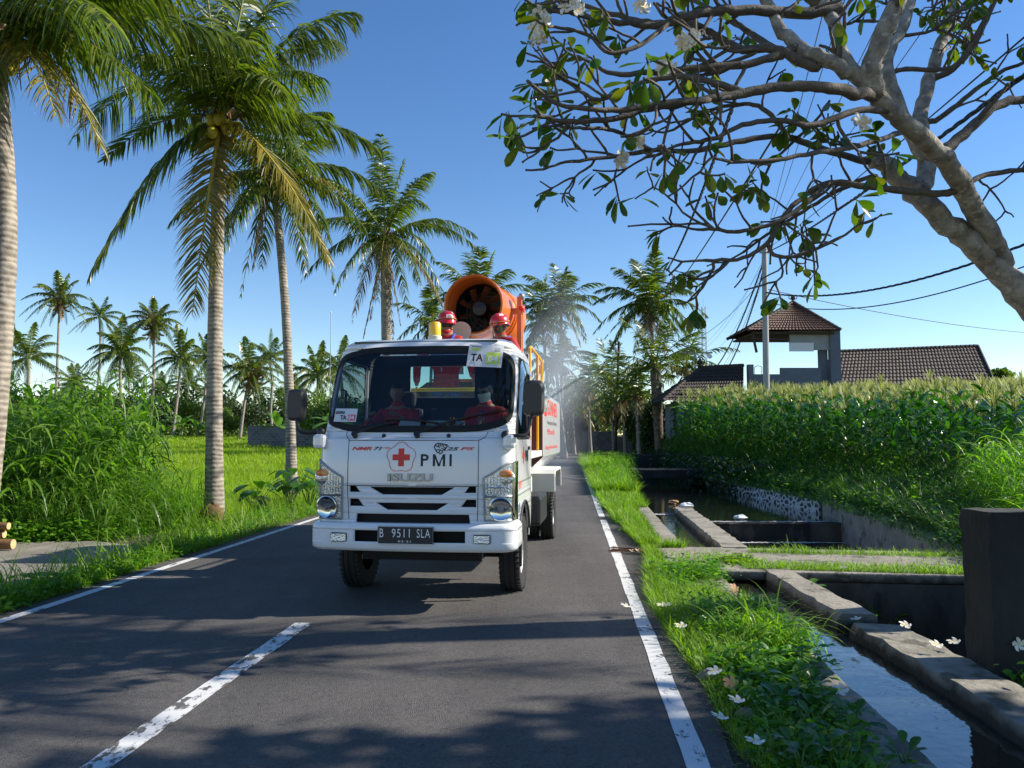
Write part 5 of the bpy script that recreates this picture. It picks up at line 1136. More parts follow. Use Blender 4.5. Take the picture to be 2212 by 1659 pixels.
def palm(label, base, top, r0, r1, fronds, lean=None, cats='palm tree', group=None, nuts=0, seed=1, flare=1.5, nutseed=1, nr=.12, pool=None, tm='bark_palm'):
    base, top = Vector(base), Vector(top); root = empty('palm_tree', base); tag(root, label, cats, group); d = top-base
    mid = [Vector((0, 0, 0)), d*.3+Vector(lean or (0, 0, 0))*.8, d*.65+Vector(lean or (0, 0, 0)), d]; trunk_mesh(mid, r0, r1, 'trunk', root, flare, tm)
    for f in fronds: frond(d+Vector((0, 0, .12)), Vector(f['T'])-base, parent=root, **{k: v for k, v in f.items() if k != 'T'})
    if nuts: coconuts(root, d+Vector((0, 0, .05)), nuts, nr, .40, nutseed)
    fibre(root, d, 1.0, seed); return root
def auto_fronds(C, n, L_, seed, e0=85, e1=-55, nl=60, ll=.8, wd=.05, segs=3, hang=.3, az0=0, yellow=2, elmin=None, skip=None):
    q = random.Random(seed); out = []; C = Vector(C)
    for i in range(n):
        u = (i+.5)/n; el = R(e0+(e1-e0)*u**.85+q.uniform(-7, 7)); az = az0+i*2.39996+q.uniform(-.25, .25); l = L_*q.uniform(.86, 1.06)*(.72+.28*math.sin(math.pi*min(1, u*1.3+.15)))
        if skip and skip(az, el): continue
        T = C+Vector((math.cos(az)*math.cos(el), math.sin(az)*math.cos(el), math.sin(el)))*l
        arch = .12+.30*max(0, math.cos(el)); T.z -= l*.34*math.cos(el)
        mm = 'palm_green' if i < n-yellow else q.choice(['palm_yellow', 'palm_tipbrown', 'palm_dry'])
        out.append(dict(T=T, arch=arch, nl=nl, ll=ll, wd=wd, hang=hang, seed=seed*100+i, segs=segs, m=mm, rm='rachis' if i < n-yellow else 'rachis_yellow', vdown=.35+.35*u))
    return out
# --- A: trunk at the left picture edge, long fronds hanging over the verge
YA = 10.5
ca = P(-8, 110, YA); fr = []
def FT(x, y, Y, **k): return dict(T=P(x, y, Y), **k)
nearkw = dict(nl=112, ll=1.15, wd=.052, segs=5, hang=.42)
fr = [FT(330, 205, 9.6, arch=.28, seed=11, m='palm_green', **nearkw), FT(225, 330, 10.2, arch=.42, seed=12, m='palm_yellow', rm='rachis_yellow', **{**nearkw, 'ww': 0} if False else dict(nl=90, ll=.85, wd=.04, segs=5, hang=.3)),
      FT(120, 250, 9.2, arch=.30, seed=13, m='palm_yellow', rm='rachis_yellow', nl=80, ll=.8, wd=.04, segs=5, hang=.3),
      FT(545, 95, 11.6, arch=.22, seed=14, **nearkw), FT(440, -60, 10.0, arch=.25, seed=15, **nearkw), FT(300, -140, 9.0, arch=.2, seed=16, **nearkw), FT(380, 20, 12.5, arch=.25, seed=17, **nearkw),
      FT(160, -220, 11.5, arch=.1, seed=18, **nearkw), FT(-260, 60, 10.5, arch=.3, seed=19, **nearkw), FT(-320, 260, 11.5, arch=.3, seed=20, **nearkw), FT(-150, 330, 9, arch=.3, seed=21, **nearkw), FT(-40, -260, 8.5, arch=.1, seed=22, **nearkw), FT(-250, -180, 11, arch=.15, seed=23, **nearkw), FT(250, 60, 7.8, arch=.25, seed=24, **nearkw)]
palm('coconut palm cut by the left picture edge, yellow coconuts under drooping fronds', G(-12, 1040, 0)*1.0 if False else (P(-48, 1035, YA).x, YA, 0), ca, .17, .115, fr, lean=(.25, 0, 0), nuts=7, nutseed=5, nr=.13)
# --- B: tall palm beside the road with the big hanging fronds
YB = 14.8; cb = P(478, 268, YB)
nk = dict(nl=108, ll=1.15, wd=.052, segs=5, hang=.40)
fr = [FT(192, 600, 13.6, arch=.30, seed=31, nl=150, ll=.95, wd=.06, segs=4, hang=.28, vdown=.6), FT(225, 345, 15.6, arch=.26, seed=32, nl=80, ll=.75, wd=.07, segs=3, hang=.15),
      FT(415, 680, 13.7, arch=.10, seed=33, m='palm_yellow', rm='rachis_yellow', nl=160, ll=.95, wd=.05, segs=4, hang=.18, vdown=.1, rr=.05), FT(712, 565, 13.9, arch=.24, seed=34, m='palm_yellow', rm='rachis_yellow', nl=150, ll=.95, wd=.052, segs=4, hang=.22, vdown=.3, rr=.045),
      FT(825, 328, 15.6, arch=.25, seed=35, nl=150, ll=.9, wd=.055, segs=4, hang=.30), FT(770, 30, 15.5, arch=.30, seed=36, **nk), FT(700, 170, 13.0, arch=.30, seed=37, **nk),
      FT(560, -160, 14.5, arch=.12, seed=38, **nk), FT(420, -200, 15.5, arch=.08, seed=39, **nk), FT(300, -80, 14, arch=.22, seed=40, **nk), FT(190, 110, 15.4, arch=.32, seed=41, **nk), FT(160, 300, 16.6, arch=.40, seed=42, **nk), FT(330, 120, 12.2, arch=.30, seed=43, **nk),
      FT(560, 60, 11.8, arch=.25, seed=44, **nk), FT(640, -80, 16, arch=.2, seed=45, **nk), FT(480, -60, 18.5, arch=.2, seed=46, **nk), FT(300, 300, 17.5, arch=.35, seed=47, **nk), FT(640, 330, 17.8, arch=.35, seed=48, **nk), FT(730, 95, 17, arch=.3, seed=49, **nk), FT(420, 60, 12.6, arch=.28, seed=50, **nk), FT(610, 200, 12.4, arch=.35, seed=51, **nk)]
pb = palm('tall coconut palm by the left road edge, brown root knob at its foot', G(463, 1128), cb, .165, .115, fr, lean=(-.05, 0, 0), nuts=18, nutseed=9, nr=.105, flare=1.25)
mb = MB(); mb.ball((.03, -.22, .13), (.23, .19, .26), 18, 12); q = random.Random(2)
for v in mb.v: v += Vector((q.gauss(0, .01), q.gauss(0, .01), q.gauss(0, .01)))
mb.build('root_knob', 'coir', pb, smooth=True, angle=180)
# --- C: second palm behind
YC = 22; cc = P(592, 395, YC)
fr = auto_fronds(cc, 19, 4.2, 5, e0=80, e1=-50, nl=100, ll=1.0, wd=.065, segs=4, hang=.38, yellow=0)
fr += [FT(745, 425, 21, arch=.3, seed=61, m='palm_yellow', rm='rachis_yellow', nl=70, ll=.5, wd=.06, segs=3, hang=.3), FT(545, 590, 21.6, arch=.35, seed=62, m='palm_dry', nl=70, ll=.6, wd=.05, segs=3, hang=.4, vdown=.9), FT(520, 640, 22.5, arch=.3, seed=63, nl=60, ll=.6, wd=.05, segs=3, hang=.35, vdown=.8)]
palm('slimmer coconut palm just behind the tall one, base beside taro leaves', (P(632, 1010, YC).x, YC, -.2), cc, .14, .11, fr, lean=(.12, 0, 0), nuts=4, nutseed=3)
# --- D: mid palm above the truck with a skirt of dead leaves
YD = 33; cd = P(833, 520, YD); fr = auto_fronds(cd, 24, 5.2, 8, e0=88, e1=-48, nl=95, ll=.9, wd=.065, segs=4, hang=.45, yellow=3)
for i, (x, y) in enumerate(((800, 690), (838, 720), (865, 700), (785, 730), (850, 735))): fr.append(FT(x, y, YD+.5-.3*i, arch=.05, seed=90+i, m='palm_dry', nl=60, ll=.5, wd=.07, segs=3, hang=.5, vdown=1.2))
palm('coconut palm rising over the truck cab with a skirt of dry brown leaves', (P(838, 960, YD).x, YD, 0), cd, .19, .24, fr, nuts=6, nutseed=6)
# --- palms further along the road
far_grp = 'palms along the far road'
def farpalm(label, x, y, Y, L_, bx, seed, n=25, nl=50, group=None, z0=0, r0=.14, **k):
    c = P(x, y, Y); palm(label, (P(bx, 945, Y).x, Y, z0), c, r0, r0*.8, auto_fronds(c, n, L_*1.2, seed, nl=nl, ll=1.1*L_/4, wd=.11, segs=3, hang=.3, **k), group=group, nuts=3, nutseed=seed)
farpalm('coconut palm whose crown peeks out directly behind the orange cannon', 1035, 655, 52, 4.0, 1035, 21, group=far_grp)
farpalm('low ragged palm crown between the beacon and the brown skirted palm', 935, 705, 60, 3.6, 925, 22, group=far_grp, n=16)
farpalm('left palm of the misty pair right of the cannon', 1172, 700, 62, 3.9, 1196, 23, group=far_grp)
farpalm('taller right palm of the misty pair right of the cannon', 1212, 665, 60, 3.7, 1214, 24, group=far_grp, n=22)
farpalm('drooping lower palm in the mist beside the road', 1200, 790, 58, 3.2, 1222, 25, group=far_grp, n=16, yellow=5)
YG = 56; cg = P(1405, 665, YG); fr = auto_fronds(cg, 30, 5.2, 27, nl=80, ll=1.1, wd=.10, segs=3, hang=.32, yellow=3)
fr += [FT(1305, 733, 55, arch=.25, seed=70, nl=60, ll=.7, wd=.07, segs=3, hang=.35)]
palm('tall dark coconut palm behind the leaning wooden lamp pole', (P(1420, 945, YG).x, YG, 0), cg, .17, .15, fr, nuts=5, nutseed=8)
c = P(1416, 800, 50); fr = auto_fronds(c, 19, 4.9, 29, e0=85, e1=-20, nl=60, ll=.75, wd=.07, segs=3, hang=.3, yellow=1)
palm('short palm with a thick knobbly trunk in front of the tall dark one', (P(1425, 945, 50).x, 50, 0), c, .27, .36, fr, nuts=0, flare=1.1, tm='bark_rough')
for i, (x, y, Y, L_) in enumerate(((1270, 850, 66, 4.2), (1320, 830, 72, 4.5), (1345, 870, 60, 3.6), (1480, 800, 62, 4.2), (1375, 860, 52, 3.3), (1235, 880, 75, 4))):
    lab = ['bushy low palm at the bend of the road beside the mist', 'bushy palm above the block wall at the road bend', 'drooping yellowish palm behind the wooden lamp pole', 'palm crown showing above the dark roof ridge', 'low palm filling the gap right of the wooden lamp pole', 'dim low palm at the back of the mist'][i]
    farpalm(lab, x, y, Y, L_, x+6, 40+i, n=17, nl=34, group='low palms at the road bend', e1=-35, yellow=3)
# --- distant palms over the rice field: three crown meshes, copied
def crown_mesh(seed, n, L_, nl=26):
    q = random.Random(seed); parts = []
    for i in range(n):
        u = (i+.5)/n; el = R(84-125*u**.85+q.uniform(-8, 8)); az = i*2.39996+q.uniform(-.3, .3); l = L_*q.uniform(.85, 1.05); C = np.zeros(3)
        T = np.array([math.cos(az)*math.cos(el), math.sin(az)*math.cos(el), math.sin(el)-.42*math.cos(el)])*l; B = (C+T)/2+np.array([0, 0, 1])*l*(.12+.32*max(0, math.cos(el)))
        r = np.random.default_rng(seed*50+i); tt = np.tile(np.linspace(.12, 1, nl), 2); side = np.repeat([1., -1.], nl); N = 2*nl
        p = (1-tt[:, None])**2*C+2*tt[:, None]*(1-tt[:, None])*B+tt[:, None]**2*T; tg_ = unit(2*(1-tt[:, None])*(B-C)+2*tt[:, None]*(T-B))
        s0 = unit(np.cross(tg_, np.tile([0, 0, 1.], (N, 1)))+1e-6); d = unit(s0*side[:, None]+tg_*.8-np.array([0, 0, .4+.3*u])+r.normal(0, .1, (N, 3)))
        ll_ = .95*np.interp(tt, [0, .35, .8, 1], [.5, 1, .7, .25])
        parts.append(strips(p, d, ll_, np.full(N, .15), 3, r.uniform(.3, .9, N), tg_, (.6, 1, .08)))
        rp = np.linspace(0, 1, 8)[:, None]; rc = (1-rp)**2*C+2*rp*(1-rp)*B+rp*rp*T; mb = MB(); mb.tube([Vector(v) for v in rc], [.05*(1-.1*k) for k in range(8)], 4, False); parts.append((np.array([list(v) for v in mb.v]), np.array(mb.f)))
    return cat(parts)
CR = []
for s_ in range(5):
    V, F = crown_mesh(60+s_, (24, 27, 22, 19, 25)[s_], (4.7, 4.3, 5.0, 4.6, 4.4)[s_]); me = mknp('crown', V, F, 'palm_green', None, True); me2 = me.data; COL.objects.unlink(me); CR.append(me2)
CRY = CR[1].copy(); CRY.materials[0] = MATS['palm_tipbrown']
# crown x, y (display px), trunk foot x, depth, size, mesh, wording
FP = [(129, 646, 112, 100, 1.0, 0, 'tallest far palm left of the others with rusty dead fronds'), (215, 685, 214, 105, .85, 1, 'second far palm from the left with a narrow upright crown'), (332, 696, 322, 95, .92, 2, 'far palm with a fan crown, third tall one from the left'),
      (62, 775, 60, 78, 1.0, 0, 'lower bushy palm at the far left beside the near trunk'), (260, 765, 270, 82, .95, 1, 'lower far palm between the second and third tall ones'), (390, 778, 372, 88, .95, 2, 'far palm with a round crown left of the tall roadside trunk'), (449, 775, 428, 98, .9, 0, 'far palm half hidden behind the tall roadside trunk, leaning left'),
      (542, 803, 518, 84, .95, 1, 'far palm leaning right, between the two roadside trunks'), (583, 778, 590, 100, .95, 2, 'far palm whose crown touches the slimmer roadside trunk'), (686, 815, 690, 90, .95, 0, 'far palm seen just left of the truck cab'), (407, 832, 410, 120, .85, 1, 'small distant palm in the gap before the tree line'),
      (277, 810, 284, 125, .85, 2, 'small distant palm with a thin pale trunk'), (350, 845, 350, 130, .9, 0, 'small dark distant palm low in the tree line'), (455, 850, 456, 135, .9, 1, 'small distant palm low behind the pale banana leaves'), (735, 800, 745, 80, .9, 2, 'palm visible through the side window of the cab'), (640, 845, 640, 120, .9, 1, 'small distant palm above the far block wall'), (160, 830, 160, 110, .9, 2, 'low distant palm rising over the tall grass'), (20, 740, 15, 120, .9, 1, 'far palm partly hidden by the near left trunk'), (560, 840, 565, 140, .9, 0, 'faint low palm between two roadside trunks')]
GF = 'distant palms beyond the rice field'
for i, (x, y, bx, Y, s_, k, lab) in enumerate(FP):
    c = P(x, y, Y); b = Vector((P(bx, 945, Y).x, Y, min(1.6, ground_h(-20, Y)))); root = empty('palm_tree', b); tag(root, lab, 'palm tree', GF)
    d = c-b; q = random.Random(i); mb = MB(); pts = catmull([Vector((0, 0, 0)), d*.35+Vector((q.uniform(-.3, .3), 0, 0)), d*.7+Vector((q.uniform(-.2, .2), 0, 0)), d], 5); mb.tube(pts, [.19-.06*j/(len(pts)-1) for j in range(len(pts))], 8)
    mb.build('trunk', 'bark_palm', root, smooth=True, angle=180)
    o = bpy.data.objects.new('crown', CR[(k*2+i) % 5]); link(o, root); o.location = d; o.scale = (s_, s_, s_*random.uniform(.85, 1.1)); o.rotation_euler = (random.uniform(-.2, .2), random.uniform(-.2, .2), i*1.3)
    if i in (0, 2, 7): o = bpy.data.objects.new('dead_fronds', CRY); link(o, root); o.location = d-Vector((0, 0, .5)); o.scale = (.5, .5, .62); o.rotation_euler = (R(180), 0, i)
# shade-giving palms that stand out of frame on the right bank; their crowns throw the streaks on the road
for i, (x, y, h, s_) in enumerate(SHADE):
    c = Vector((x, y, h)); palm('coconut palm on the canal bank that throws streaked shade over the road', (x+.5, y, 0), c, .2, .15, auto_fronds(c, 18, 3.6, 80+i, e1=-35, nl=60, ll=.8, wd=.05, segs=2, hang=.3), nuts=2, group='palms on the right bank')

# ================================================================== PLUMERIA over the road
def PZ(x, y, Y): return P(1106+x*.5, y*.5, Y)
plum = empty('plumeria_tree', (6.2, 7.4, 0)); tag(plum, 'grey barked plumeria tree reaching over the road from the right with hanging leaves', 'tree')
PO = Vector((6.2, 7.4, 0)); tips = []
def limb(pts, r0, r1, n=9, sp=5, jit=.02):
    c = catmull([PZ(*p)-PO for p in pts], sp); q = random.Random(int(pts[0][0]*7+pts[0][1]))
    c = [p+Vector((q.gauss(0, jit), q.gauss(0, jit), q.gauss(0, jit)))*(r0*4) for p in c]; k = len(c)
    return c, [(r0+(r1-r0)*i/(k-1))*(1+q.uniform(-.05, .09)) for i in range(k)]
TRK = [([(2700, 1950, 7.6), (2450, 1560, 7.4), (2260, 1340, 7.3), (2100, 1160, 7.2), (1990, 1060, 7.1), (1860, 940, 7.0), (1740, 830, 6.95), (1640, 730, 6.9), (1560, 690, 6.8)], .155, .07),
       ([(1760, 830, 7), (1790, 720, 7.1), (1780, 620, 7.2), (1765, 500, 7.4), (1800, 350, 7.6), (1850, 200, 7.8), (1900, 80, 8), (1940, -120, 8.2)], .085, .05),
       ([(2120, 1140, 7.2), (2060, 1010, 7.0), (1985, 880, 6.8), (1900, 730, 6.5), (1820, 640, 6.3), (1720, 550, 6.1), (1640, 480, 6.0), (1560, 400, 5.9), (1490, 330, 5.9), (1360, 265, 5.9), (1240, 200, 6.0), (1160, 130, 6.1), (1120, 40, 6.2), (1060, -60, 6.3)], .098, .038),
       ([(1560, 400, 5.9), (1555, 290, 5.8), (1610, 140, 5.7), (1660, 20, 5.7), (1700, -90, 5.6)], .085, .06),
       ([(1800, 720, 7.1), (1700, 520, 7.0), (1640, 380, 7.0), (1620, 250, 7.1), (1680, 130, 7.2), (1720, 20, 7.3), (1730, -80, 7.4)], .07, .045),
       ([(1480, 325, 5.9), (1420, 220, 6.0), (1400, 110, 6.2), (1350, 20, 6.4), (1330, -80, 6.5)], .06, .045)]
LIM = [([(1300, 290, 5.95), (1130, 210, 6.0), (1000, 215, 6.1), (870, 150, 6.2), (800, 110, 6.2), (640, 100, 6.3), (500, 80, 6.4), (300, 20, 6.5)], .045, .02),
       ([(1420, 40, 6.4), (1250, 60, 6.3), (1000, 40, 6.1), (850, 50, 6.0), (700, 85, 5.9), (600, 110, 5.9), (430, 90, 5.8), (270, 60, 5.7), (140, 40, 5.7)], .055, .016),
       ([(1560, 420, 5.9), (1480, 400, 5.6), (1350, 380, 5.4), (1200, 370, 5.3), (1000, 400, 5.2), (850, 430, 5.1), (600, 470, 5.0), (400, 520, 4.9), (210, 520, 4.85), (95, 495, 4.8)], .05, .012),
       ([(1500, 690, 6.8), (1300, 630, 6.5), (1180, 590, 6.3), (1000, 605, 6.1), (800, 650, 5.9), (600, 650, 5.8), (420, 680, 5.7), (260, 695, 5.6)], .035, .013),
       ([(1870, 835, 7.0), (1700, 825, 6.7), (1500, 800, 6.5), (1370, 790, 6.4), (1270, 840, 6.3), (1180, 930, 6.2), (1100, 1050, 6.1), (1000, 1115, 6.05), (840, 1125, 6.0)], .035, .014),
       ([(1370, 795, 6.4), (1240, 900, 6.2), (1130, 965, 6.1), (980, 1000, 6.0), (870, 990, 6.0), (800, 992, 6.0)], .022, .012), ([(1560, 760, 6.8), (1380, 840, 6.9), (1230, 930, 7.0), (1120, 1000, 7.0), (1000, 1090, 7.0)], .022, .012),
       ([(1100, 1040, 6.1), (1130, 1100, 6.1), (1200, 1110, 6.0), (1300, 1080, 6.0), (1420, 1025, 6.0)], .018, .013), ([(870, 990, 6.0), (820, 940, 6.0)], .013, .011), ([(870, 1125, 6.0), (870, 1160, 6.0), (850, 1195, 6.0)], .014, .011),
       ([(1880, 650, 6.5), (1970, 560, 6.6), (2100, 450, 6.7), (2230, 425, 6.8), (2400, 380, 7)], .05, .035), ([(1950, 805, 6.8), (2050, 755, 6.9), (2220, 730, 7.0), (2400, 690, 7)], .028, .02), ([(1830, 520, 7.3), (1950, 430, 7.3), (2080, 330, 7.4), (2210, 270, 7.4)], .03, .018),
       ([(1800, 350, 7.6), (1900, 300, 7.5), (1990, 200, 7.5), (2060, 60, 7.5), (2110, -60, 7.5)], .035, .02), ([(1600, 310, 6.9), (1700, 300, 6.9), (1900, 290, 7.0), (2000, 160, 7.0), (2060, 40, 7)], .025, .016),
       ([(1240, 200, 6.0), (1050, 270, 5.9), (850, 290, 5.8), (640, 310, 5.7), (440, 320, 5.6), (340, 270, 5.6)], .038, .013), ([(1130, 210, 6.0), (1010, 130, 6.3), (900, 60, 6.6), (780, 0, 6.9)], .03, .018), ([(1000, 400, 5.2), (850, 350, 5.2), (700, 330, 5.3), (520, 370, 5.3), (380, 430, 5.3), (230, 350, 5.3)], .026, .012),
       ([(850, 430, 5.1), (700, 440, 4.9), (500, 470, 4.8), (330, 470, 4.7), (180, 440, 4.7), (70, 350, 4.6)], .024, .012), ([(600, 650, 5.8), (500, 590, 5.6), (420, 560, 5.5), (330, 555, 5.4), (230, 550, 5.4)], .018, .012), ([(1200, 590, 6.3), (1100, 480, 6.3), (1000, 450, 6.4), (840, 480, 6.5), (700, 560, 6.5)], .024, .012),
       ([(1640, 480, 6.0), (1480, 480, 5.7), (1300, 540, 5.5), (1150, 520, 5.4), (1000, 540, 5.3), (860, 600, 5.2), (740, 620, 5.2)], .028, .013), ([(1720, 560, 6.1), (1600, 600, 5.8), (1450, 640, 5.6), (1300, 660, 5.5), (1150, 690, 5.4), (950, 700, 5.3)], .026, .013), ([(700, 85, 5.9), (560, 190, 5.7), (420, 230, 5.6), (330, 150, 5.6), (180, 115, 5.5)], .02, .012),
       ([(430, 90, 5.8), (300, 70, 5.7), (200, 30, 5.7), (160, -20, 5.7)], .016, .012), ([(1330, 20, 6.4), (1200, -60, 6.6), (1050, -140, 6.8)], .05, .03), ([(1930, -60, 8.2), (1800, -160, 8), (1650, -300, 8)], .06, .03), ([(1060, -60, 6.3), (900, -150, 6), (700, -220, 5.8)], .045, .02), ([(1700, -90, 5.6), (1650, -250, 5.2), (1500, -380, 4.9)], .05, .02), ([(1730, -80, 7.4), (1850, -260, 7.4), (2000, -400, 7.2)], .045, .02)]
tb = MB()
for pts, a, b in TRK: c, r_ = limb(pts, a, b); tb.tube(c, r_, 14)
tb.v.__len__(); # root flare to the ground, out of frame on the right
c = catmull([PZ(2700, 1950, 7.6)-PO, Vector((.9, .1, 1.0)), Vector((.7, 0, -.1))], 5); tb.tube(c, [.14, .15, .16, .17, .18, .19, .20, .22, .25, .28, .32], 14)
lb = MB(); sources = []
def snap(pts):
    """root a limb in the nearest thicker limb"""
    x, y, d = pts[0]; best = None
    for P_, a, b in DONE:
        for (p, q_) in zip(P_[:-1], P_[1:]):
            for k in range(6):
                t = k/6; c = [p[i]+(q_[i]-p[i])*t for i in range(3)]; e = math.hypot(c[0]-x, c[1]-y)
                if (best is None or e < best[0]) and e < 190 and abs(c[2]-d) < 1.2: best = (e, c)
    if not best or best[0] < 4: return pts if not best else [tuple(best[1])]+pts[1:]
    c = best[1]; dd = c[2]-d; return [tuple(c)]+[(p[0], p[1], p[2]+dd*max(0, 1-i*.3)) for i, p in enumerate(pts)][(1 if best[0] < 40 else 0):]
DONE = list(TRK)
LIM = [(DONE.append((s_, a, b)) or (s_, a, b)) for s_, a, b in ((snap(p_), a, b) for p_, a, b in LIM)]
for pts, a, b in LIM:
    c, r_ = limb(pts, a, b, jit=.03); lb.tube(c, r_, 8); sources.append((c, r_))
for pts, a, b in TRK[1:]: c, r_ = limb(pts, a, b); sources.append((c[len(c)//3:], r_[len(r_)//3:]))
q = random.Random(12)
def twig(p, d, L_, r_, depth):
    """candelabra growth: each twig ends by forking in two or three blunt arms"""
    wp = p+PO
    if wp.x/wp.y < .035 and d.x < .1: lb.ball(p, r_, 6, 4); tips.append((p, d)); return
    pts = [p]; k = 4
    for i in range(k):
        d = (d+Vector((q.gauss(0, .16), q.gauss(0, .16), q.gauss(.05, .14)))).normalized(); p = p+d*L_/k; pts.append(p)
    lb.tube(pts, [r_*(1-.07*i) for i in range(k+1)], 6)
    if depth == 0: lb.ball(pts[-1], r_*.98, 6, 4); tips.append((pts[-1], d)); return
    ax = d.orthogonal().normalized(); ax.rotate(Matrix.Rotation(q.uniform(0, 6.28), 3, d))
    for i in range(q.choice((2, 2, 3))):
        a = ax.copy(); a.rotate(Matrix.Rotation(i*math.pi*2/ (3 if i > 1 else 2)+q.uniform(-.5, .5), 3, d)); nd = (d+a*q.uniform(.55, .95)).normalized(); twig(pts[-1], nd, L_*q.uniform(.62, .9), r_*.84, depth-1)
for c, r_ in sources:
    n = max(2, int(len(c)*.20))
    for j in range(n):
        i = q.randrange(len(c)//4, len(c)); p = c[i]; wp = p+PO
        if r_[i] > .075: continue
        t = (c[min(i+1, len(c)-1)]-c[i-1]).normalized(); a = t.orthogonal().normalized(); a.rotate(Matrix.Rotation(q.uniform(0, 6.28), 3, t)); d = (t*.6+a*.8+Vector((0, 0, .12))).normalized()
        twig(p, d, q.uniform(.22, .42), min(.019, max(.011, r_[i]*.5)), q.choice((0, 1, 1, 2)))
    t = (c[-1]-c[-2]).normalized(); twig(c[-1], t, .2, max(.011, r_[-1]*.9), 1)
trk = tb.build('trunk', 'bark_plum', plum, smooth=True, angle=180); lb.build('branches', 'twig_plum', plum, smooth=True, angle=180)
r = np.random.default_rng(5); C_, D_, N_ = [], [], []
for (p, d) in tips:
    if q.random() < .55: continue
    for k in range(q.choice((3, 3, 4, 5, 6))):
        a = q.uniform(0, 6.28); s = Vector((math.cos(a), math.sin(a), 0)); dd = (d*.35+s*.55+Vector((0, 0, q.uniform(-1.25, .15)))).normalized(); C_.append(p-d*q.uniform(0, .06)); D_.append(dd); N_.append(Vector((q.gauss(0, .5), q.gauss(0, .5), 1)))
C_, D_, N_ = (np.array([list(v) for v in x]) for x in (C_, D_, N_))
V, F = paddles(C_, D_, N_, r.uniform(.13, .22, len(C_)), r.uniform(.055, .085, len(C_)), .05); mknp('foliage', V, F, 'plum_leaf', plum, True)
def flower_mesh(mb, c, n, s=.035, seed=0, yellow=True):
    q = random.Random(seed); n = Vector(n).normalized(); a = n.orthogonal().normalized(); b = n.cross(a)
    for k in range(5):
        t = 2*math.pi*k/5+q.uniform(-.1, .1); d = (a*math.cos(t)+b*math.sin(t)); e = (a*math.cos(t+1.2)+b*math.sin(t+1.2)); cv = q.uniform(.15, .5); o = len(mb.v)
        P_ = [c, c+d*s*.55+e*s*.5+n*s*.3*cv, c+d*s*1.0+e*s*.85+n*s*.9*cv, c+d*s*1.4+e*s*.25+n*s*.5*cv, c+d*s*1.2-e*s*.5+n*s*.2*cv, c+d*s*.6-e*s*.35+n*s*.1*cv]
        mb.mat(0); mb.add(P_, [[0, 1, 5], [1, 2, 4, 5], [2, 3, 4]])
        if yellow: mb.mat(1); mb.add([c+n*.003, c+d*s*.42+e*s*.14+n*s*.22*cv+n*.003, c+d*s*.42-e*s*.08+n*s*.16*cv+n*.003], [[0, 1, 2]])
fpos = [(110, 70), (105, 110), (115, 150), (240, 20), (280, 40), (740, 180), (770, 170), (655, 270), (665, 300), (530, 610), (470, 680), (1510, 520), (130, 85), (560, 15)]
for i, (x, y) in enumerate(fpos):
    mb = MB(); p = PZ(x, y, 5.6)-PO
    for k in range(3): flower_mesh(mb, p+Vector((q.uniform(-.03, .03), q.uniform(-.03, .03), q.uniform(-.03, .03))), (q.uniform(-1, 1), -1, q.uniform(-.6, .4)), .04, i*5+k)
    mb.build('flower_cluster', None, plum, mats=['petal', 'petal_yellow'])

# ================================================================== FIELDS, GRASS, PLANTS
def inpoly(x, y, poly):
    c = np.zeros(len(x), bool); n = len(poly)
    for i in range(n):
        (x0, y0), (x1, y1) = poly[i], poly[(i+1) % n]; k = ((y0 > y) != (y1 > y)) & (x < (x1-x0)*(y-y0)/(y1-y0+1e-12)+x0); c ^= k
    return c
def gh(X, Y): return np.array([ground_h(a, b) for a, b in zip(X, Y)])
XIv = lambda y: np.interp(y, [p[0] for p in XI], [p[1] for p in XI]); XOv = lambda y: np.interp(y, [p[0] for p in XO], [p[1] for p in XO])
def stuff(name, V, F, m, label=None): o = mknp(name, V, F, m); tag(o, kind='stuff'); return o
# rice
r = np.random.default_rng(3); parts = []
for (y0, y1, n, w_, h0, h1) in ((15.5, 24, 30000, .014, .36, .56), (24, 36, 28000, .024, .38, .56), (36, 56, 24000, .044, .38, .54), (56, 92, 22000, .08, .38, .54)):
    Y = r.uniform(y0, y1, n); X = r.uniform(0, 1, n); l = -.50*Y-4; rr_ = -5.05+.068*Y-2.3-np.maximum(0, Y-40)*.02; X = l+(rr_-l)*X
    b = np.stack([X, Y, gh(X, Y)], 1); parts.append(blades(b, h0, h1, w_, .35, .3, 3, int(y0)))
V, F = cat(parts); stuff('rice_field', V, F, 'rice')
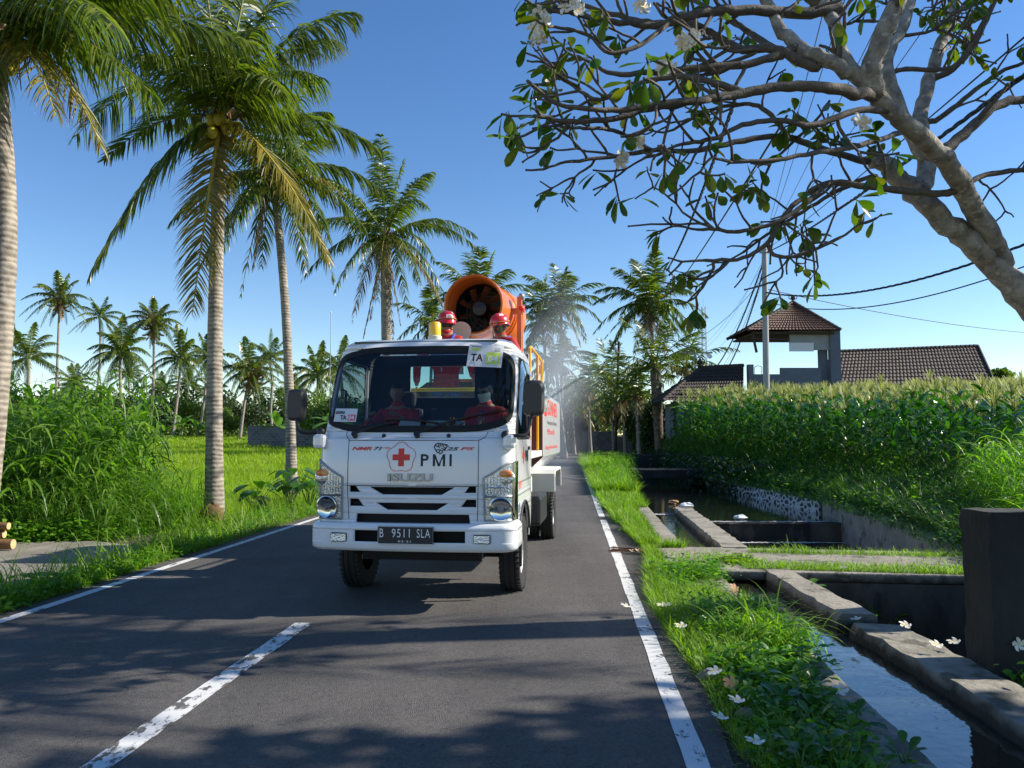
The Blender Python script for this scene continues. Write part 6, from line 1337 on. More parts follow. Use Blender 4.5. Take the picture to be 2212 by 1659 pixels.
# verge grass on the canal side
def verge_pts(n, y0, y1, seed, a=.0, b=1.0):
    r = np.random.default_rng(seed); u = r.uniform(0, 1, n); Y = y0+(y1-y0)*u; x0 = .64+.077*Y+np.array([edge(v) for v in Y])+.0; x1 = XIv(Y)-.04-.36*((Y > 11.6) & (Y < 18))-.24*(Y < 5.4)-.22*((Y > 7.6) & (Y < 8.6)); t = r.uniform(a, b, n); return x0+(x1-x0)*t, Y
def clumpy(X, Y, s, th, seed):
    q = np.sin(X*s*1.7+seed)+np.sin(Y*s*1.1+seed*2)+np.sin((X+Y)*s*.9+1.3*seed)+np.sin((X-Y)*s*1.9); return q > th
parts = []; 
for (n, y0, y1, h0, h1, w_, sd_) in ((7500, 2.9, 5.2, .03, .16, .006, 1), (17000, 5.2, 9.3, .06, .26, .008, 2), (17000, 9.3, 13.5, .07, .24, .011, 3), (15000, 13.5, 22, .10, .32, .015, 4), (26000, 22, 34, .25, .60, .024, 5), (20000, 34, 46, .45, .95, .035, 6), (9000, 46, 60, .4, .8, .05, 7)):
    X, Y = verge_pts(n, y0, y1, sd_, .0, 1.0 if y0 > 5 else .95); k = clumpy(X, Y, 2.2, -1.6, sd_) ; X, Y = X[k], Y[k]
    k = ~((Y > 9.5) & (Y < 11.4) & (X > XIv(Y)-.55)); X, Y = X[k], Y[k]
    parts.append(blades(np.stack([X, Y, np.zeros(len(X))-.01], 1), h0, h1, w_, .9, .35, 3, sd_))
V, F = cat(parts); stuff('verge_grass', V, F, 'grass_verge')
# leafy weeds
def weeds(n, X, Y, Z, h0, h1, l0, l1, w0, m, name, seed, spread=.12, sp=7):
    r = np.random.default_rng(seed); N = n*sp; b = np.repeat(np.stack([X, Y, Z], 1), sp, 0); h = np.repeat(r.uniform(h0, h1, n), sp)*r.uniform(.1, 1, N)
    c = b+np.stack([r.normal(0, spread, N), r.normal(0, spread, N), h], 1); az = r.uniform(0, 6.28, N); d = np.stack([np.cos(az), np.sin(az), r.uniform(-.2, .7, N)], 1); nn = np.stack([r.normal(0, .4, N), r.normal(0, .4, N), np.ones(N)], 1)
    L_ = r.uniform(l0, l1, N); V, F = leaves(c, d, nn, L_, L_*w0, .12); return V, F
parts = []
for (n, y0, y1, a, b, h1, l0, l1, sd_) in ((300, 5.4, 6.9, .25, 1.0, .28, .03, .08, 11), (280, 7.3, 9.2, .15, 1.0, .26, .03, .08, 12), (240, 3.2, 4.8, .25, 1, .12, .03, .08, 13), (240, 4.6, 5.5, .2, 1, .18, .04, .09, 14), (120, 12, 16, .1, 1, .15, .04, .09, 15), (150, 18, 40, 0, 1, .35, .08, .16, 16), (420, 2.9, 9.3, .0, .95, .05, .012, .03, 17)):
    X, Y = verge_pts(n, y0, y1, sd_, a, b); parts.append(weeds(n, X, Y, X*0, .02, h1, l0, l1, .45, 'weed', 'w', sd_, .07, 9))
V, F = cat(parts); stuff('verge_weeds', V, F, 'weed')
# ground litter thatch
X, Y = verge_pts(2600, 2.9, 12, 44, -.05, 1.0); az = np.random.default_rng(9).uniform(0, 6.28, len(X)); d = np.stack([np.cos(az), np.sin(az), np.full(len(X), .08)], 1)
V, F = leaves(np.stack([X, Y, np.full(len(X), .012)], 1), d, np.tile([[0, 0, 1.]], (len(X), 1)), np.random.default_rng(8).uniform(.02, .07, len(X)), np.full(len(X), .008), 0); stuff('leaf_litter', V, F, 'grass_dry')
# arching coarse grass tufts and rosette plants that can be told apart
def tuft(label, x, y, z, n, h0, h1, w_, m, seed, lean=1.3, grav=.6, sp=.08, group=None, cat_='grass tuft', name='grass_tuft'):
    r = np.random.default_rng(seed); b = np.stack([r.normal(0, sp, n), r.normal(0, sp, n), np.zeros(n)], 1); V, F = blades(b, h0, h1, w_, lean, grav, 6, seed); o = mknp(name, V, F, m); o.location = (x, y, z); return tag(o, label, cat_, group)
tuft('big arching grass tuft leaning over the bright near water', 1.98, 6.15, 0, 85, .45, .85, .014, 'grass_verge', 3, 1.1, .5, .12)
tuft('smaller grass tuft behind the big arching one on the verge', 1.75, 7.0, 0, 60, .3, .55, .012, 'grass_bright', 4, 1.0, .5, .10)
tuft('fine grass tuft with seed heads on the far edge of the crossing slab', 4.1, 10.9, .01, 110, .12, .36, .008, 'grass_verge', 5, 1.2, .4, .18)
tuft('grass tuft beside the pillar end of the crossing slab', 5.6, 9.9, .01, 120, .1, .3, .008, 'grass_verge', 6, 1.3, .4, .3)
tuft('dry bleached grass lying at the near corner of the verge', 1.45, 3.95, 0, 60, .12, .32, .004, 'grass_dry', 7, 2.2, .9, .07)
def rosette(label, x, y, z, n, L_, w_, seed, m='broadleaf', el=(.2, 1.1), name='leafy_plant', group=None, st=.1):
    q = random.Random(seed); root = empty(name, (x, y, z)); tag(root, label, 'plant', group); C, D, N = [], [], []; sb = MB()
    for i in range(n):
        a = i*2.4+q.uniform(-.3, .3); e = q.uniform(*el); h = st*q.uniform(.2, 1); d = Vector((math.cos(a)*math.cos(e), math.sin(a)*math.cos(e), math.sin(e))); p = Vector((math.cos(a)*.03, math.sin(a)*.03, h)); C.append(p); D.append(d); N.append(Vector((0, 0, 1)))
        sb.tube([Vector((0, 0, 0)), p], .004, 4)
    C, D, N = (np.array([list(v) for v in t]) for t in (C, D, N)); r = np.random.default_rng(seed); ll_ = L_*r.uniform(.6, 1.1, n); V, F = paddles(C, D, N, ll_, ll_*w_*1.3, .12)
    mknp('leaves', V, F, m, root, True); sb.build('stem', 'stem_green', root); return root
rs = [(1.62, 4.55, .13, 'broad leaved plant near the bottom of the verge between fallen flowers'), (1.83, 4.95, .15, 'taller broad leaved plant by the near concrete ledge'), (1.95, 4.35, .14, 'broad leaved plant with paddle leaves beside the ledge flower'), (1.62, 3.9, .12, 'lowest broad leaved plant cut by the bottom edge of the picture'), (1.98, 3.85, .10, 'small plant at the bottom edge by the ledge corner'), (1.9, 5.5, .12, 'plant half under the big grass tuft')]
rs += [(1.42+.08*k+.05*math.sin(k*5), 3.75+.17*k, .11, 'small broad leaved plant in the shaded row along the lower verge') for k in range(8)]
for i, (x, y, L_, lab) in enumerate(rs): rosette(lab, x, y, 0, 9, L_, .42, 50+i, group=None if i < 6 else 'small leafy plants along the lower verge')
# tall elephant grass on the left
def stand(name, poly, n, h0, h1, w_, m, seed, lean=.45, grav=.3, segs=5):
    r = np.random.default_rng(seed); xs = [p[0] for p in poly]; yy = [p[1] for p in poly]; X = r.uniform(min(xs), max(xs), n*3); Y = r.uniform(min(yy), max(yy), n*3); k = inpoly(X, Y, poly); X, Y = X[k][:n], Y[k][:n]
    base = np.stack([X, Y, gh(X, Y)-.05], 1); V, F = blades(base, h0, h1, w_, lean, grav, segs, seed); return V, F, X, Y
PT = [(-14, 11.9), (-8.3, 12.1), (-6.9, 12.7), (-6.5, 13.4), (-6.9, 15.0), (-9.5, 17.5), (-16, 18)]
def cane(n, poly, h0, h1, seed, wl=.03, nl=8, ll=.75):
    """cane clumps: an upright stem carrying long arching leaves along its length"""
    r = np.random.default_rng(seed); xs = [p[0] for p in poly]; yy = [p[1] for p in poly]; X = r.uniform(min(xs), max(xs), n*4); Y = r.uniform(min(yy), max(yy), n*4); k = inpoly(X, Y, poly); X, Y = X[k][:n], Y[k][:n]; n = len(X)
    H = r.uniform(h0, h1, n)*np.interp(Y, [11, 13], [.55, 1]); az = r.uniform(0, 6.28, n); ln = r.uniform(0, .28, n); b = np.stack([X, Y, gh(X, Y)], 1)
    sd_ = unit(np.stack([np.cos(az)*ln, np.sin(az)*ln, np.ones(n)], 1)); P0 = [strips(b, sd_, H, np.full(n, .014), 4, np.full(n, .01), np.tile([[1., 0, 0]], (n, 1)), (1, .9, .4))]
    t = r.uniform(.12, 1, (n, nl)); c = (b[:, None]+sd_[:, None]*(H[:, None]*t)[:, :, None]).reshape(-1, 3); N = n*nl; a = r.uniform(0, 6.28, N); d = unit(np.stack([np.cos(a), np.sin(a), r.uniform(.5, 1.7, N)], 1))
    wa = a+np.pi/2; P0.append(strips(c, d, ll*r.uniform(.6, 1.25, N), wl*r.uniform(.6, 1.2, N), 5, r.uniform(.3, .8, N), np.stack([np.cos(wa), np.sin(wa), r.normal(0, .3, N)], 1), (.6, 1, .04))); return cat(P0)
V, F = cat([cane(900, PT, 1.7, 2.9, 1, .06, 9, 1.0), cane(260, [(-8.2, 12.1), (-6.2, 12.4), (-6.0, 14.4), (-7.4, 14.2)], .5, 1.2, 2, .02, 8, .5)]); stuff('elephant_grass', V, F, 'grass_tall')
# low herbs at the driveway and road edge on the left
r = np.random.default_rng(77); n = 1500; t = r.uniform(0, 1, n); Y = 6.5+t**1.4*26; X = (-5.05+.068*Y)-.32-r.uniform(0, 1, n)**1.5*np.interp(Y, [6, 9, 12, 14, 30], [.55, .45, .9, 1.9, 2.2]); V1, F1 = weeds(n, X, Y, gh(X, Y), .03, .22, .03, .08, .6, '', '', 5, .09, 8)
poly = [(-14, 11.7), (-8.4, 11.8), (-6.6, 12.1), (-6.1, 12.8), (-7, 13.2), (-14, 12.8)]; n2 = 900; X2 = r.uniform(-13, -6, n2*3); Y2 = r.uniform(11.5, 13.3, n2*3); k = inpoly(X2, Y2, poly); X2, Y2 = X2[k][:n2], Y2[k][:n2]
V2, F2 = weeds(len(X2), X2, Y2, X2*0, .05, .40, .05, .11, .7, '', '', 6, .12, 10); V, F = cat([(V1, F1), (V2, F2)]); stuff('roadside_herbs', V, F, 'weed')
n = 16000; t = r.uniform(0, 1, n); Y = 6+t**1.5*30; X = (-5.05+.068*Y)-.26-r.uniform(0, 1, n)**1.3*np.interp(Y, [6, 8, 11, 14, 30], [.5, .5, .7, 2.0, 2.6]); k = ~inpoly(X, Y, [(-14, 7.4), (-5.75, 7.7), (-5.3, 8.7), (-5.3, 10.4), (-5.55, 11.4), (-6.6, 12.0), (-8.4, 11.8), (-14, 11.6)]); X, Y = X[k], Y[k]
V, F = blades(np.stack([X, Y, gh(X, Y)-.01], 1), .06, .24, .010, 1.0, .4, 3, 8); V3, F3 = blades(np.stack([X[::9], Y[::9]+1.2, gh(X[::9], Y[::9])], 1), .3, .8, .012, .6, .4, 4, 9); V, F = cat([(V, F), (V3, F3)]); stuff('roadside_grass', V, F, 'grass_verge')
V, F = cat([cane(150, [(-7.2, 13.6), (-6.0, 13.6), (-5.9, 16), (-7.5, 17)], .5, 1.1, 4, .018, 6, .5)]); stuff('reed_grass', V, F, 'grass_bright')
V, F = cat([cane(90, [(1.75, 5.7), (2.3, 5.8), (2.3, 7.0), (1.8, 7.1)], .15, .4, 21, .014, 6, .35), cane(260, [(2.9, 22), (3.5, 22), (5.4, 36), (8.0, 47), (4.6, 44), (3.2, 30)], .35, .9, 22, .02, 7, .6)]); stuff('tall_verge_grass', V, F, 'grass_bright')
r = np.random.default_rng(34); X = r.uniform(3.5, 5.2, 260); Y = r.uniform(3.6, 5.4, 260); V, F = cat([weeds(260, X, Y, np.full(260, -.1), .03, .28, .03, .09, .5, '', '', 12, .08, 9), blades(np.stack([r.uniform(3.5, 5.2, 1500), r.uniform(3.6, 5.45, 1500), np.full(1500, -.12)], 1), .08, .3, .008, 1.1, .4, 4, 13)]); stuff('bank_weeds', V, F, 'weed')
# slab grass, moss strips
r = np.random.default_rng(21); n = 6500; X = r.uniform(2.9, 6.3, n); Y = 9.58-.17*(X-2.9)+r.uniform(0, 1, n)**1.6*.55; V, F = blades(np.stack([X, Y, np.full(n, .01)], 1), .02, .13, .007, 1.2, .4, 3, 4)
n = 2000; X = r.uniform(3.4, 6.3, n); Y = 11.05-.14*(X-3)+r.normal(0, .08, n); V2, F2 = blades(np.stack([X, Y, np.full(n, .01)], 1), .03, .16, .007, 1.2, .4, 3, 5); n = 500; X = r.uniform(2.2, 3.1, n); Y = r.normal(10.4, .3, n); V3, F3 = blades(np.stack([X, Y, np.full(n, .01)], 1), .03, .14, .008, 1.2, .4, 3, 6)
V4, F4 = weeds(70, r.uniform(2.75, 3.25, 70), r.uniform(9.9, 10.3, 70), np.full(70, .0), .02, .14, .04, .09, .45, '', '', 8, .06, 7); V, F = cat([(V, F), (V2, F2), (V3, F3), (V4, F4)]); stuff('slab_grass', V, F, 'grass_verge')
# plants growing out of the basin wall
for i, (x, y, z, L_) in enumerate(((3.75, 9.15, -.35, .2), (4.3, 9.2, -.45, .12), (4.55, 9.2, -.6, .16), (3.3, 8.6, -.1, .22))): rosette(['leafy plant sprouting behind the sunlit divider wall', 'small plant on the basin wall, left one of two', 'small plant on the basin wall, right one of two', 'broad leaved seedling at the edge of the divider wall'][i], x, y, z, 8, L_, .3, 70+i, 'weed', (-.2, 1.0))
# bank grass on the right
parts = []
for (y0, y1, n, h0, h1, w_, a, b) in ((9.5, 15, 16000, .25, .75, .014, .0, 2.6), (15, 24, 16000, .3, .85, .022, .05, 3.0), (24, 44, 15000, .4, 1.0, .035, .0, 4.0), (44, 72, 7000, .5, 1.1, .06, 0, 6)):
    r = np.random.default_rng(int(y0*3)); Y = r.uniform(y0, y1, n); X = XOv(Y)+.1+a+(b-a)*r.uniform(0, 1, n); parts.append(blades(np.stack([X, Y, gh(X, Y)-.02], 1), h0, h1, w_, .7, .45, 4, int(y0)))
r = np.random.default_rng(55); n = 2600; Y = r.uniform(11, 40, n); X = XOv(Y)+r.uniform(-.35, .25, n); parts.append(blades(np.stack([X, Y, np.full(n, .0)], 1), .3, .7, .016, 1.6, .9, 5, 3))
V, F = cat(parts); stuff('bank_grass', V, F, 'grass_bank')
V, F = cat([cane(750, [(6.8, 9.6), (9.5, 10.2), (12.0, 15.2), (9.0, 15.2)], .7, 1.35, 11, .024, 10, .65), cane(60, [(6.5, 9.2), (7.4, 9.4), (8, 12), (7.2, 12)], .3, .7, 12, .014, 8, .4)]); stuff('bank_reeds', V, F, 'grass_bright')
V, F = weeds(900, XOv(r.uniform(13, 40, 900))+0, r.uniform(13, 40, 900), np.full(900, .1), .1, .6, .05, .12, .6, '', '', 8, .3, 8)
r = np.random.default_rng(66); Y = r.uniform(11, 42, 1100); X = XOv(Y)+r.uniform(-.1, 2.4, 1100); V, F = weeds(1100, X, Y, gh(X, Y), .1, .6, .05, .12, .6, '', '', 8, .2, 8); stuff('bank_creepers', V, F, 'weed')
r = np.random.default_rng(68); n = 9000; Y = r.uniform(26, 62, n); c = np.stack([XOv(Y)+r.normal(.2, .45, n), Y, r.uniform(-.3, .9, n)], 1); az = r.uniform(0, 6.28, n); V, F = leaves(c, np.stack([np.cos(az), np.sin(az), r.uniform(-1, .4, n)], 1), np.tile([[0., 0, 1]], (n, 1))+r.normal(0, .4, (n, 3)), r.uniform(.12, .28, n), r.uniform(.05, .12, n)); stuff('bank_bushes', V, F, 'tree_dark')
# maize: the plants in the front rows are single plants, the field behind is one mass
def corn_arrays(seed, H=2.05, nl=10):
    r = np.random.default_rng(seed); t = np.linspace(.12, .86, nl)+r.normal(0, .01, nl); az = np.arange(nl)*np.pi+r.normal(0, .45, nl)+seed; c = np.stack([np.zeros(nl), np.zeros(nl), H*t], 1)
    d = unit(np.stack([np.cos(az), np.sin(az), r.uniform(.9, 1.8, nl)], 1)); wa = az+np.pi/2; L_ = r.uniform(.6, .95, nl)
    lv = strips(c, d, L_, np.full(nl, .125), 6, np.full(nl, .42)+r.normal(0, .08, nl), np.stack([np.cos(wa), np.sin(wa), r.normal(0, .25, nl)], 1), (.75, 1, .05))
    n = 20; a = r.uniform(0, 6.28, n); dd = unit(np.stack([np.cos(a), np.sin(a), r.uniform(1.0, 3.5, n)], 1)); ts = strips(np.tile([[0, 0, H*.93]], (n, 1))+r.normal(0, .01, (n, 3)), dd, r.uniform(.22, .42, n), np.full(n, .022), 3, np.full(n, .12), np.stack([-np.sin(a), np.cos(a), np.zeros(n)], 1), (1, 1, .6))
    return lv, ts
CM = []
for s_ in range(5):
    (V, F), (V2, F2) = corn_arrays(s_+1, 2.05+.06*s_); mb = MB(); mb.tube([(0, 0, 0), (.01, 0, 1), (0, .01, 1.98+.06*s_)], [.014, .012, .006], 5); mb.build('t', 'stem_green')
    o3 = COL.objects[-1] if False else bpy.data.objects[-1]
    root = None; sm = mk('t', mb.v, mb.f, 'stem_green'); a_ = mknp('t', V, F, 'corn_leaf', None, True); b_ = mknp('t', V2, F2, 'corn_tassel'); CM.append((sm.data, a_.data, b_.data, (V, F), (V2, F2)))
    for o in list(COL.objects):
        if o.name == 't' or o.name.startswith('t.'): COL.objects.unlink(o)
r = np.random.default_rng(91); cand = []
for Y in np.arange(13.6, 46, .75):
    e = float(XOv(Y))+(3.6 if Y < 15.5 else 2.8 if Y < 20 else max(.9, 2.6-(Y-20)*.12))
    for X in np.arange(e, min(.72*Y+5, e+26), .40): cand.append((X+r.normal(0, .07), Y+r.normal(0, .10)))
cand = [c for c in cand if c[0] < .70*c[1]+1.0]
# the front plants are the ones nobody hides: first of their row from the canal, and the nearest rows
def front_score(c): return c[1]*1.0+(c[0]-float(XOv(c[1])))*1.2
cand.sort(key=front_score); front, back = cand[:285], cand[285:]
rnk = 0
for i, (x, y) in enumerate(front):
    k = i % 5; root = empty('maize_plant', (x, y, ground_h(x, y)-.03), random.uniform(0, 6.28)); s_ = random.uniform(.82, 1.10); root.scale = (s_, s_, s_*random.uniform(.9, 1.05))
    tag(root, 'green maize plant with arching leaves and a pale tassel at the front of the field', 'maize plant', 'maize plants at the front of the field')
    for nm, me in zip(('stalk', 'leaves', 'tassel'), CM[k][:3]): link(bpy.data.objects.new(nm, me), root)
def merge(idx, pts):
    parts = []
    for i, (x, y) in enumerate(pts):
        V, F = CM[i % 5][idx]; a = random.uniform(0, 6.28); s_ = random.uniform(.76, 1.12); ca, sa = math.cos(a)*s_, math.sin(a)*s_; W_ = np.stack([V[:, 0]*ca-V[:, 1]*sa+x, V[:, 0]*sa+V[:, 1]*ca+y, V[:, 2]*s_+ground_h(x, y)], 1); parts.append((W_, F))
    return cat(parts)
V, F = merge(3, back); ml = mknp('maize_field', V, F, 'corn_leaf', None, True); tag(ml, kind='stuff'); V, F = merge(4, back); mknp('tassels', V, F, 'corn_tassel', ml)
# ------------------------------------------------------------------ trees and bushes
def leafcloud(blobs, n, l0, l1, w_, seed, flat=.0):
    r = np.random.default_rng(seed); B = np.array([b[:3] for b in blobs]); S_ = np.array([b[3:6] for b in blobs]); vol = S_.prod(1)**.67; k = r.choice(len(B), n, p=vol/vol.sum()); u = rand_unit(n, r)*(r.uniform(.25, 1, n)**.45)[:, None]
    c = B[k]+u*S_[k]*(1+.12*np.sin(u[:, :1]*9+k[:, None])); d = unit(u+r.normal(0, .8, (n, 3))+np.array([0, 0, -.2])); nn = unit(u+r.normal(0, .6, (n, 3))+np.array([0, 0, .5])); L_ = r.uniform(l0, l1, n); return leaves(c, d, nn, L_, L_*w_, .1)
def tree(name, label, cat_, x, y, z, H, rad, n, l0, m, seed, group=None, th=.16):
    q = random.Random(seed); root = empty(name, (x, y, z)); tag(root, label, cat_, group); bl = []; mb = MB(); tp = Vector((q.uniform(-.3, .3), 0, H*.5)); mb.tube([(0, 0, 0), tp*.5, tp], [th, th*.8, th*.6], 8)
    for i in range(11):
        a = i*2.4; rr_ = rad*q.uniform(.2, .75); c = Vector((math.cos(a)*rr_, math.sin(a)*rr_, H*q.uniform(.42, .86))); s_ = rad*q.uniform(.32, .5); bl.append((*c, s_, s_, s_*.8)); mb.tube([tp*.9, (tp+c)/2+Vector((0, 0, .2)), c], [th*.5, th*.3, th*.1], 5)
    mb.build('trunk', 'wood_dark', root, smooth=True); V, F = leafcloud(bl, n, l0, l0*1.8, .55, seed); mknp('crown', V, F, m, root); return root
# continuous wood behind the rice
r = random.Random(31); bl = []
for i in range(150):
    X = -95+i*.72+r.uniform(-.5, .5); Y = 118+r.uniform(-6, 14); h = r.uniform(2.6, 6.4)*(1.25 if X < -45 else 1); bl.append((X, Y, 1.4+h*.45, r.uniform(1.5, 3), 2.4, h*.75))
V, F = leafcloud(bl, 70000, .4, .85, .55, 5); stuff('distant_wood', V, F, 'tree_dark')
bl = []
for i in range(70): X = -62+i*.78+r.uniform(-.5, .5); h = r.uniform(.5, 1.6); bl.append((X, 97+r.uniform(-2, 4), 1.6+h*.4, r.uniform(.9, 1.8), 1.3, h))
V, F = leafcloud(bl, 16000, .25, .5, .6, 6); stuff('field_hedge', V, F, 'tree_mid')
for (x, y, Y, H, rad, m, lab) in ((480, 905, 90, 3.6, 2.2, 'tree_mid', 'round green tree behind the rice, left of the tall roadside trunk'), (415, 880, 100, 5, 2.6, 'tree_mid', 'pale green bushy tree in the middle of the distant wood'), (655, 870, 66, 5.2, 2.6, 'tree_mid', 'broad bush behind the far block wall by the truck mirror'), (720, 890, 60, 4.5, 2.4, 'tree_mid', 'bush seen behind the truck windscreen edge'), (525, 895, 105, 5.5, 3, 'tree_dark', 'dark tree between the two roadside trunks'), (120, 830, 60, 4.6, 2.6, 'tree_mid', 'leafy tree rising over the elephant grass at left'), (230, 850, 50, 3.6, 2.4, 'tree_dark', 'dark rounded bush behind the elephant grass')):
    tree('bushy_tree', lab, 'tree', P(x, y, Y).x, Y, max(0, ground_h(-20, Y)), H, rad, 5200, .16, m, int(x), 'bushy trees beyond the rice field')
# bushes and dark greenery at the bend of the road
for i, (x, Y, H, rad, m, lab) in enumerate(((1150, 85, 6, 4, 'tree_dark', 'dark tree behind the tank and the mist'), (1235, 88, 7, 4.5, 'tree_dark', 'dark tree closing the road behind the block wall'), (1300, 90, 8, 5, 'tree_mid', 'tall leafy tree above the block wall at the bend'), (1370, 72, 6, 3.6, 'tree_mid', 'yellowish leafy tree behind the wooden pole'), (1410, 60, 4, 2.4, 'tree_dark', 'dark bush under the short thick palm'), (1455, 52, 3.6, 2.2, 'tree_dark', 'dark bush at the corner of the maize field'), (1190, 74, 3, 2, 'tree_dark', 'low bush at the foot of the misty palms'), (2150, 60, 6.2, 1.6, 'tree_mid', 'bright green tree top behind the end of the long roof'))):
    tree('bushy_tree', lab, 'tree', P(x, 945, Y).x, Y, 0 if x < 1500 else 1.5, H, rad, 6500, .22, m, 200+i, 'bushy trees at the road bend')
# banana plants
def banana(label, x, y, z, n, H, L_, seed, group='banana plants'):
    q = random.Random(seed); root = empty('banana_plant', (x, y, z)); tag(root, label, 'banana plant', group); mb = MB(); mb.tube([(0, 0, 0), (0, 0, H*.55), (.03, 0, H*.62)], [.11, .09, .05], 9); mb.build('stem', 'stem_green', root, smooth=True)
    for i in range(n):
        a = i*2.4+q.uniform(-.3, .3); e = q.uniform(.5, 1.35); l = L_*q.uniform(.7, 1.05); d = Vector((math.cos(a)*math.cos(e), math.sin(a)*math.cos(e), math.sin(e))); p = Vector((0, 0, H*.58)); V = []; k = 12; s = d.cross(Vector((0, 0, 1))).normalized()
        for j in range(k+1):
            t = j/k; w_ = L_*.15*math.sin(math.pi*min(1, t*1.02))**.55*(1 if t > .12 else .12); jg = 1+.10*math.sin(j*2.9+i); V += [p-s*w_*jg+Vector((0, 0, -.25*w_)), p.copy(), p+s*w_*jg+Vector((0, 0, -.25*w_))]; d = (d+Vector((0, 0, -.13))).normalized(); p = p+d*l/k
        F = [[3*j+c, 3*j+c+1, 3*j+c+4, 3*j+c+3] for j in range(k) for c in (0, 1)]; mk('leaf', V, F, 'banana_leaf', root, True, 180)
for (x, Y, n, H, L_, lab) in ((392, 86, 7, 3.0, 2.2, 'pale green banana plant with upright leaves at the end of the rice field'), (425, 88, 8, 2.6, 2.0, 'darker banana clump right of the pale upright one'), (305, 90, 7, 2.4, 2.0, 'banana plant left of the third tall palm trunk'), (105, 40, 8, 3.6, 2.2, 'large banana plant rising behind the elephant grass'), (60, 46, 7, 4.0, 2.2, 'banana plant next to the near left trunk'), (190, 44, 7, 3.6, 2.0, 'banana plant over the right end of the elephant grass'), (715, 56, 8, 3.4, 2.4, 'bright banana plant behind the left mirror of the truck'), (600, 62, 7, 3.0, 2.0, 'banana plant between slim palm and truck mirror'), (1497, 40, 3, 2.2, 1.8, 'single pale banana plant at the corner of the dark roofed house'), (760, 58, 8, 3.4, 2.4, 'banana plant visible through the cab side window')):
    banana(lab, P(x, 945, Y).x, Y, ground_h(P(x, 945, Y).x, Y), n, H, L_, int(x))
# taro leaves by the truck
def taro(label, x, y, z, n, H, seed):
    q = random.Random(seed); root = empty('taro_plant', (x, y, z)); tag(root, label, 'plant', 'taro plants on the left verge'); sb = MB()
    for i in range(n):
        a = i*2.4+q.uniform(-.4, .4); h = H*q.uniform(.5, 1); p = Vector((math.cos(a)*h*.45, math.sin(a)*h*.45, h)); sb.tube([(0, 0, 0), p*.6+Vector((0, 0, .1)), p], [.012, .009, .006], 5); L_ = .34*q.uniform(.7, 1.1); d = Vector((math.cos(a), math.sin(a), -.55)).normalized(); s = d.cross(Vector((0, 0, 1))).normalized(); u = s.cross(d)
        out = [(-.28, .0, 0), (-.42, .24, -.02), (-.2, .42, .03), (.2, .40, .05), (.6, .22, .02), (1, 0, -.06)]; V = [p+u*.02]+[p+d*L_*t+s*L_*w_+u*L_*z_ for t, w_, z_ in out]+[p+d*L_*t-s*L_*w_+u*L_*z_ for t, w_, z_ in out[::-1][1:-1]]; m_ = len(V)
        mk('leaf', V, [[0, j, j+1 if j+1 < m_ else 1] for j in range(1, m_)], 'broadleaf', root)
    sb.build('stem', 'stem_green', root)
for i, (x, y, n, H, lab) in enumerate(((-6.2, 18.5, 10, .9, 'taro plant with big heart leaves left of the slim palm foot'), (-5.35, 18.6, 11, 1.0, 'taro plant in front of the slim palm foot'), (-4.75, 18.0, 10, .8, 'taro plant beside the truck headlight'), (-5.9, 20.5, 10, 1.1, 'taro plant at the back against the rice'), (-4.7, 20.2, 10, 1.0, 'taro plant half hidden by the truck'), (-6.7, 20.3, 9, .7, 'small taro plant at the left end of the row'))): taro(lab, x, y, ground_h(x, y)-.05, n, H, i+5)

tree('bushy_tree', 'unseen dense tree added out of frame on the right to shade the near road', 'tree', 10.4, 3.1, 0, 9.0, 3.3, 9000, .2, 'tree_mid', 900)  # added out of frame for its shade on the near road

# ================================================================== BUILDINGS, POLES, WIRES, SMALL THINGS
def roof_tiles(mb, a, b, c, d, nu, nv, t=.045):
    """tiled slope between eave a-b and ridge d-c: overlapping rows of half-round tiles"""
    a, b, c, d = (Vector(p) for p in (a, b, c, d)); n = (b-a).cross(d-a).normalized()
    if n.z < 0: n = -n
    V = []; rows = nv
    for j in range(rows):
        for e, lift in ((0, t*1.3), (1, t*.35)):
            v = (j+e*1.02)/rows
            for i in range(nu*4+1):
                u = i/(nu*4); ph = (i % 4)/4; w_ = t*.8*abs(math.sin(math.pi*ph)); p = (a.lerp(b, u)).lerp(d.lerp(c, u), min(v, 1)); V.append(p+n*(lift+w_))
    k = nu*4+1; F = [[(2*j)*k+i, (2*j)*k+i+1, (2*j+1)*k+i+1, (2*j+1)*k+i] for j in range(rows) for i in range(k-1)]+[[(2*j+1)*k+i, (2*j+1)*k+i+1, (2*j+2)*k+i+1, (2*j+2)*k+i] for j in range(rows-1) for i in range(k-1)]
    mb.add(V, F)
def ridge(mb, a, b, r_=.09):
    a, b = Vector(a), Vector(b); n = max(3, int((b-a).length/.28))
    for i in range(n): p = a.lerp(b, i/n); q_ = a.lerp(b, (i+1.08)/n); mb.tube([p, q_], [r_*1.12, r_*.92], 8)
def finial(mb, c, s=1):
    c = Vector(c); mb.lathe([(.10*s, 0), (.13*s, .05*s), (.06*s, .10*s), (.05*s, .16*s), (.11*s, .2*s), (.12*s, .26*s), (.03*s, .36*s), (.001, .42*s)], 10, Matrix.Translation(c))
    for k in range(4):
        a = k*math.pi/2; d = Vector((math.cos(a), math.sin(a), 0)); mb.tube([c+d*.05*s+Vector((0, 0, .15*s)), c+d*.2*s+Vector((0, 0, .2*s)), c+d*.2*s+Vector((0, 0, .33*s)), c+d*.1*s+Vector((0, 0, .36*s))], .025*s, 5)
YP = 46; pa_ = empty('pavilion', (P(1712, 800, YP).x, YP, 1.8)); tag(pa_, 'square open upper pavilion with pointed brown tile roof behind the maize', 'pavilion')
def PL(x, y, dy=0): return P(x, y, YP+dy)-Vector(pa_.location)
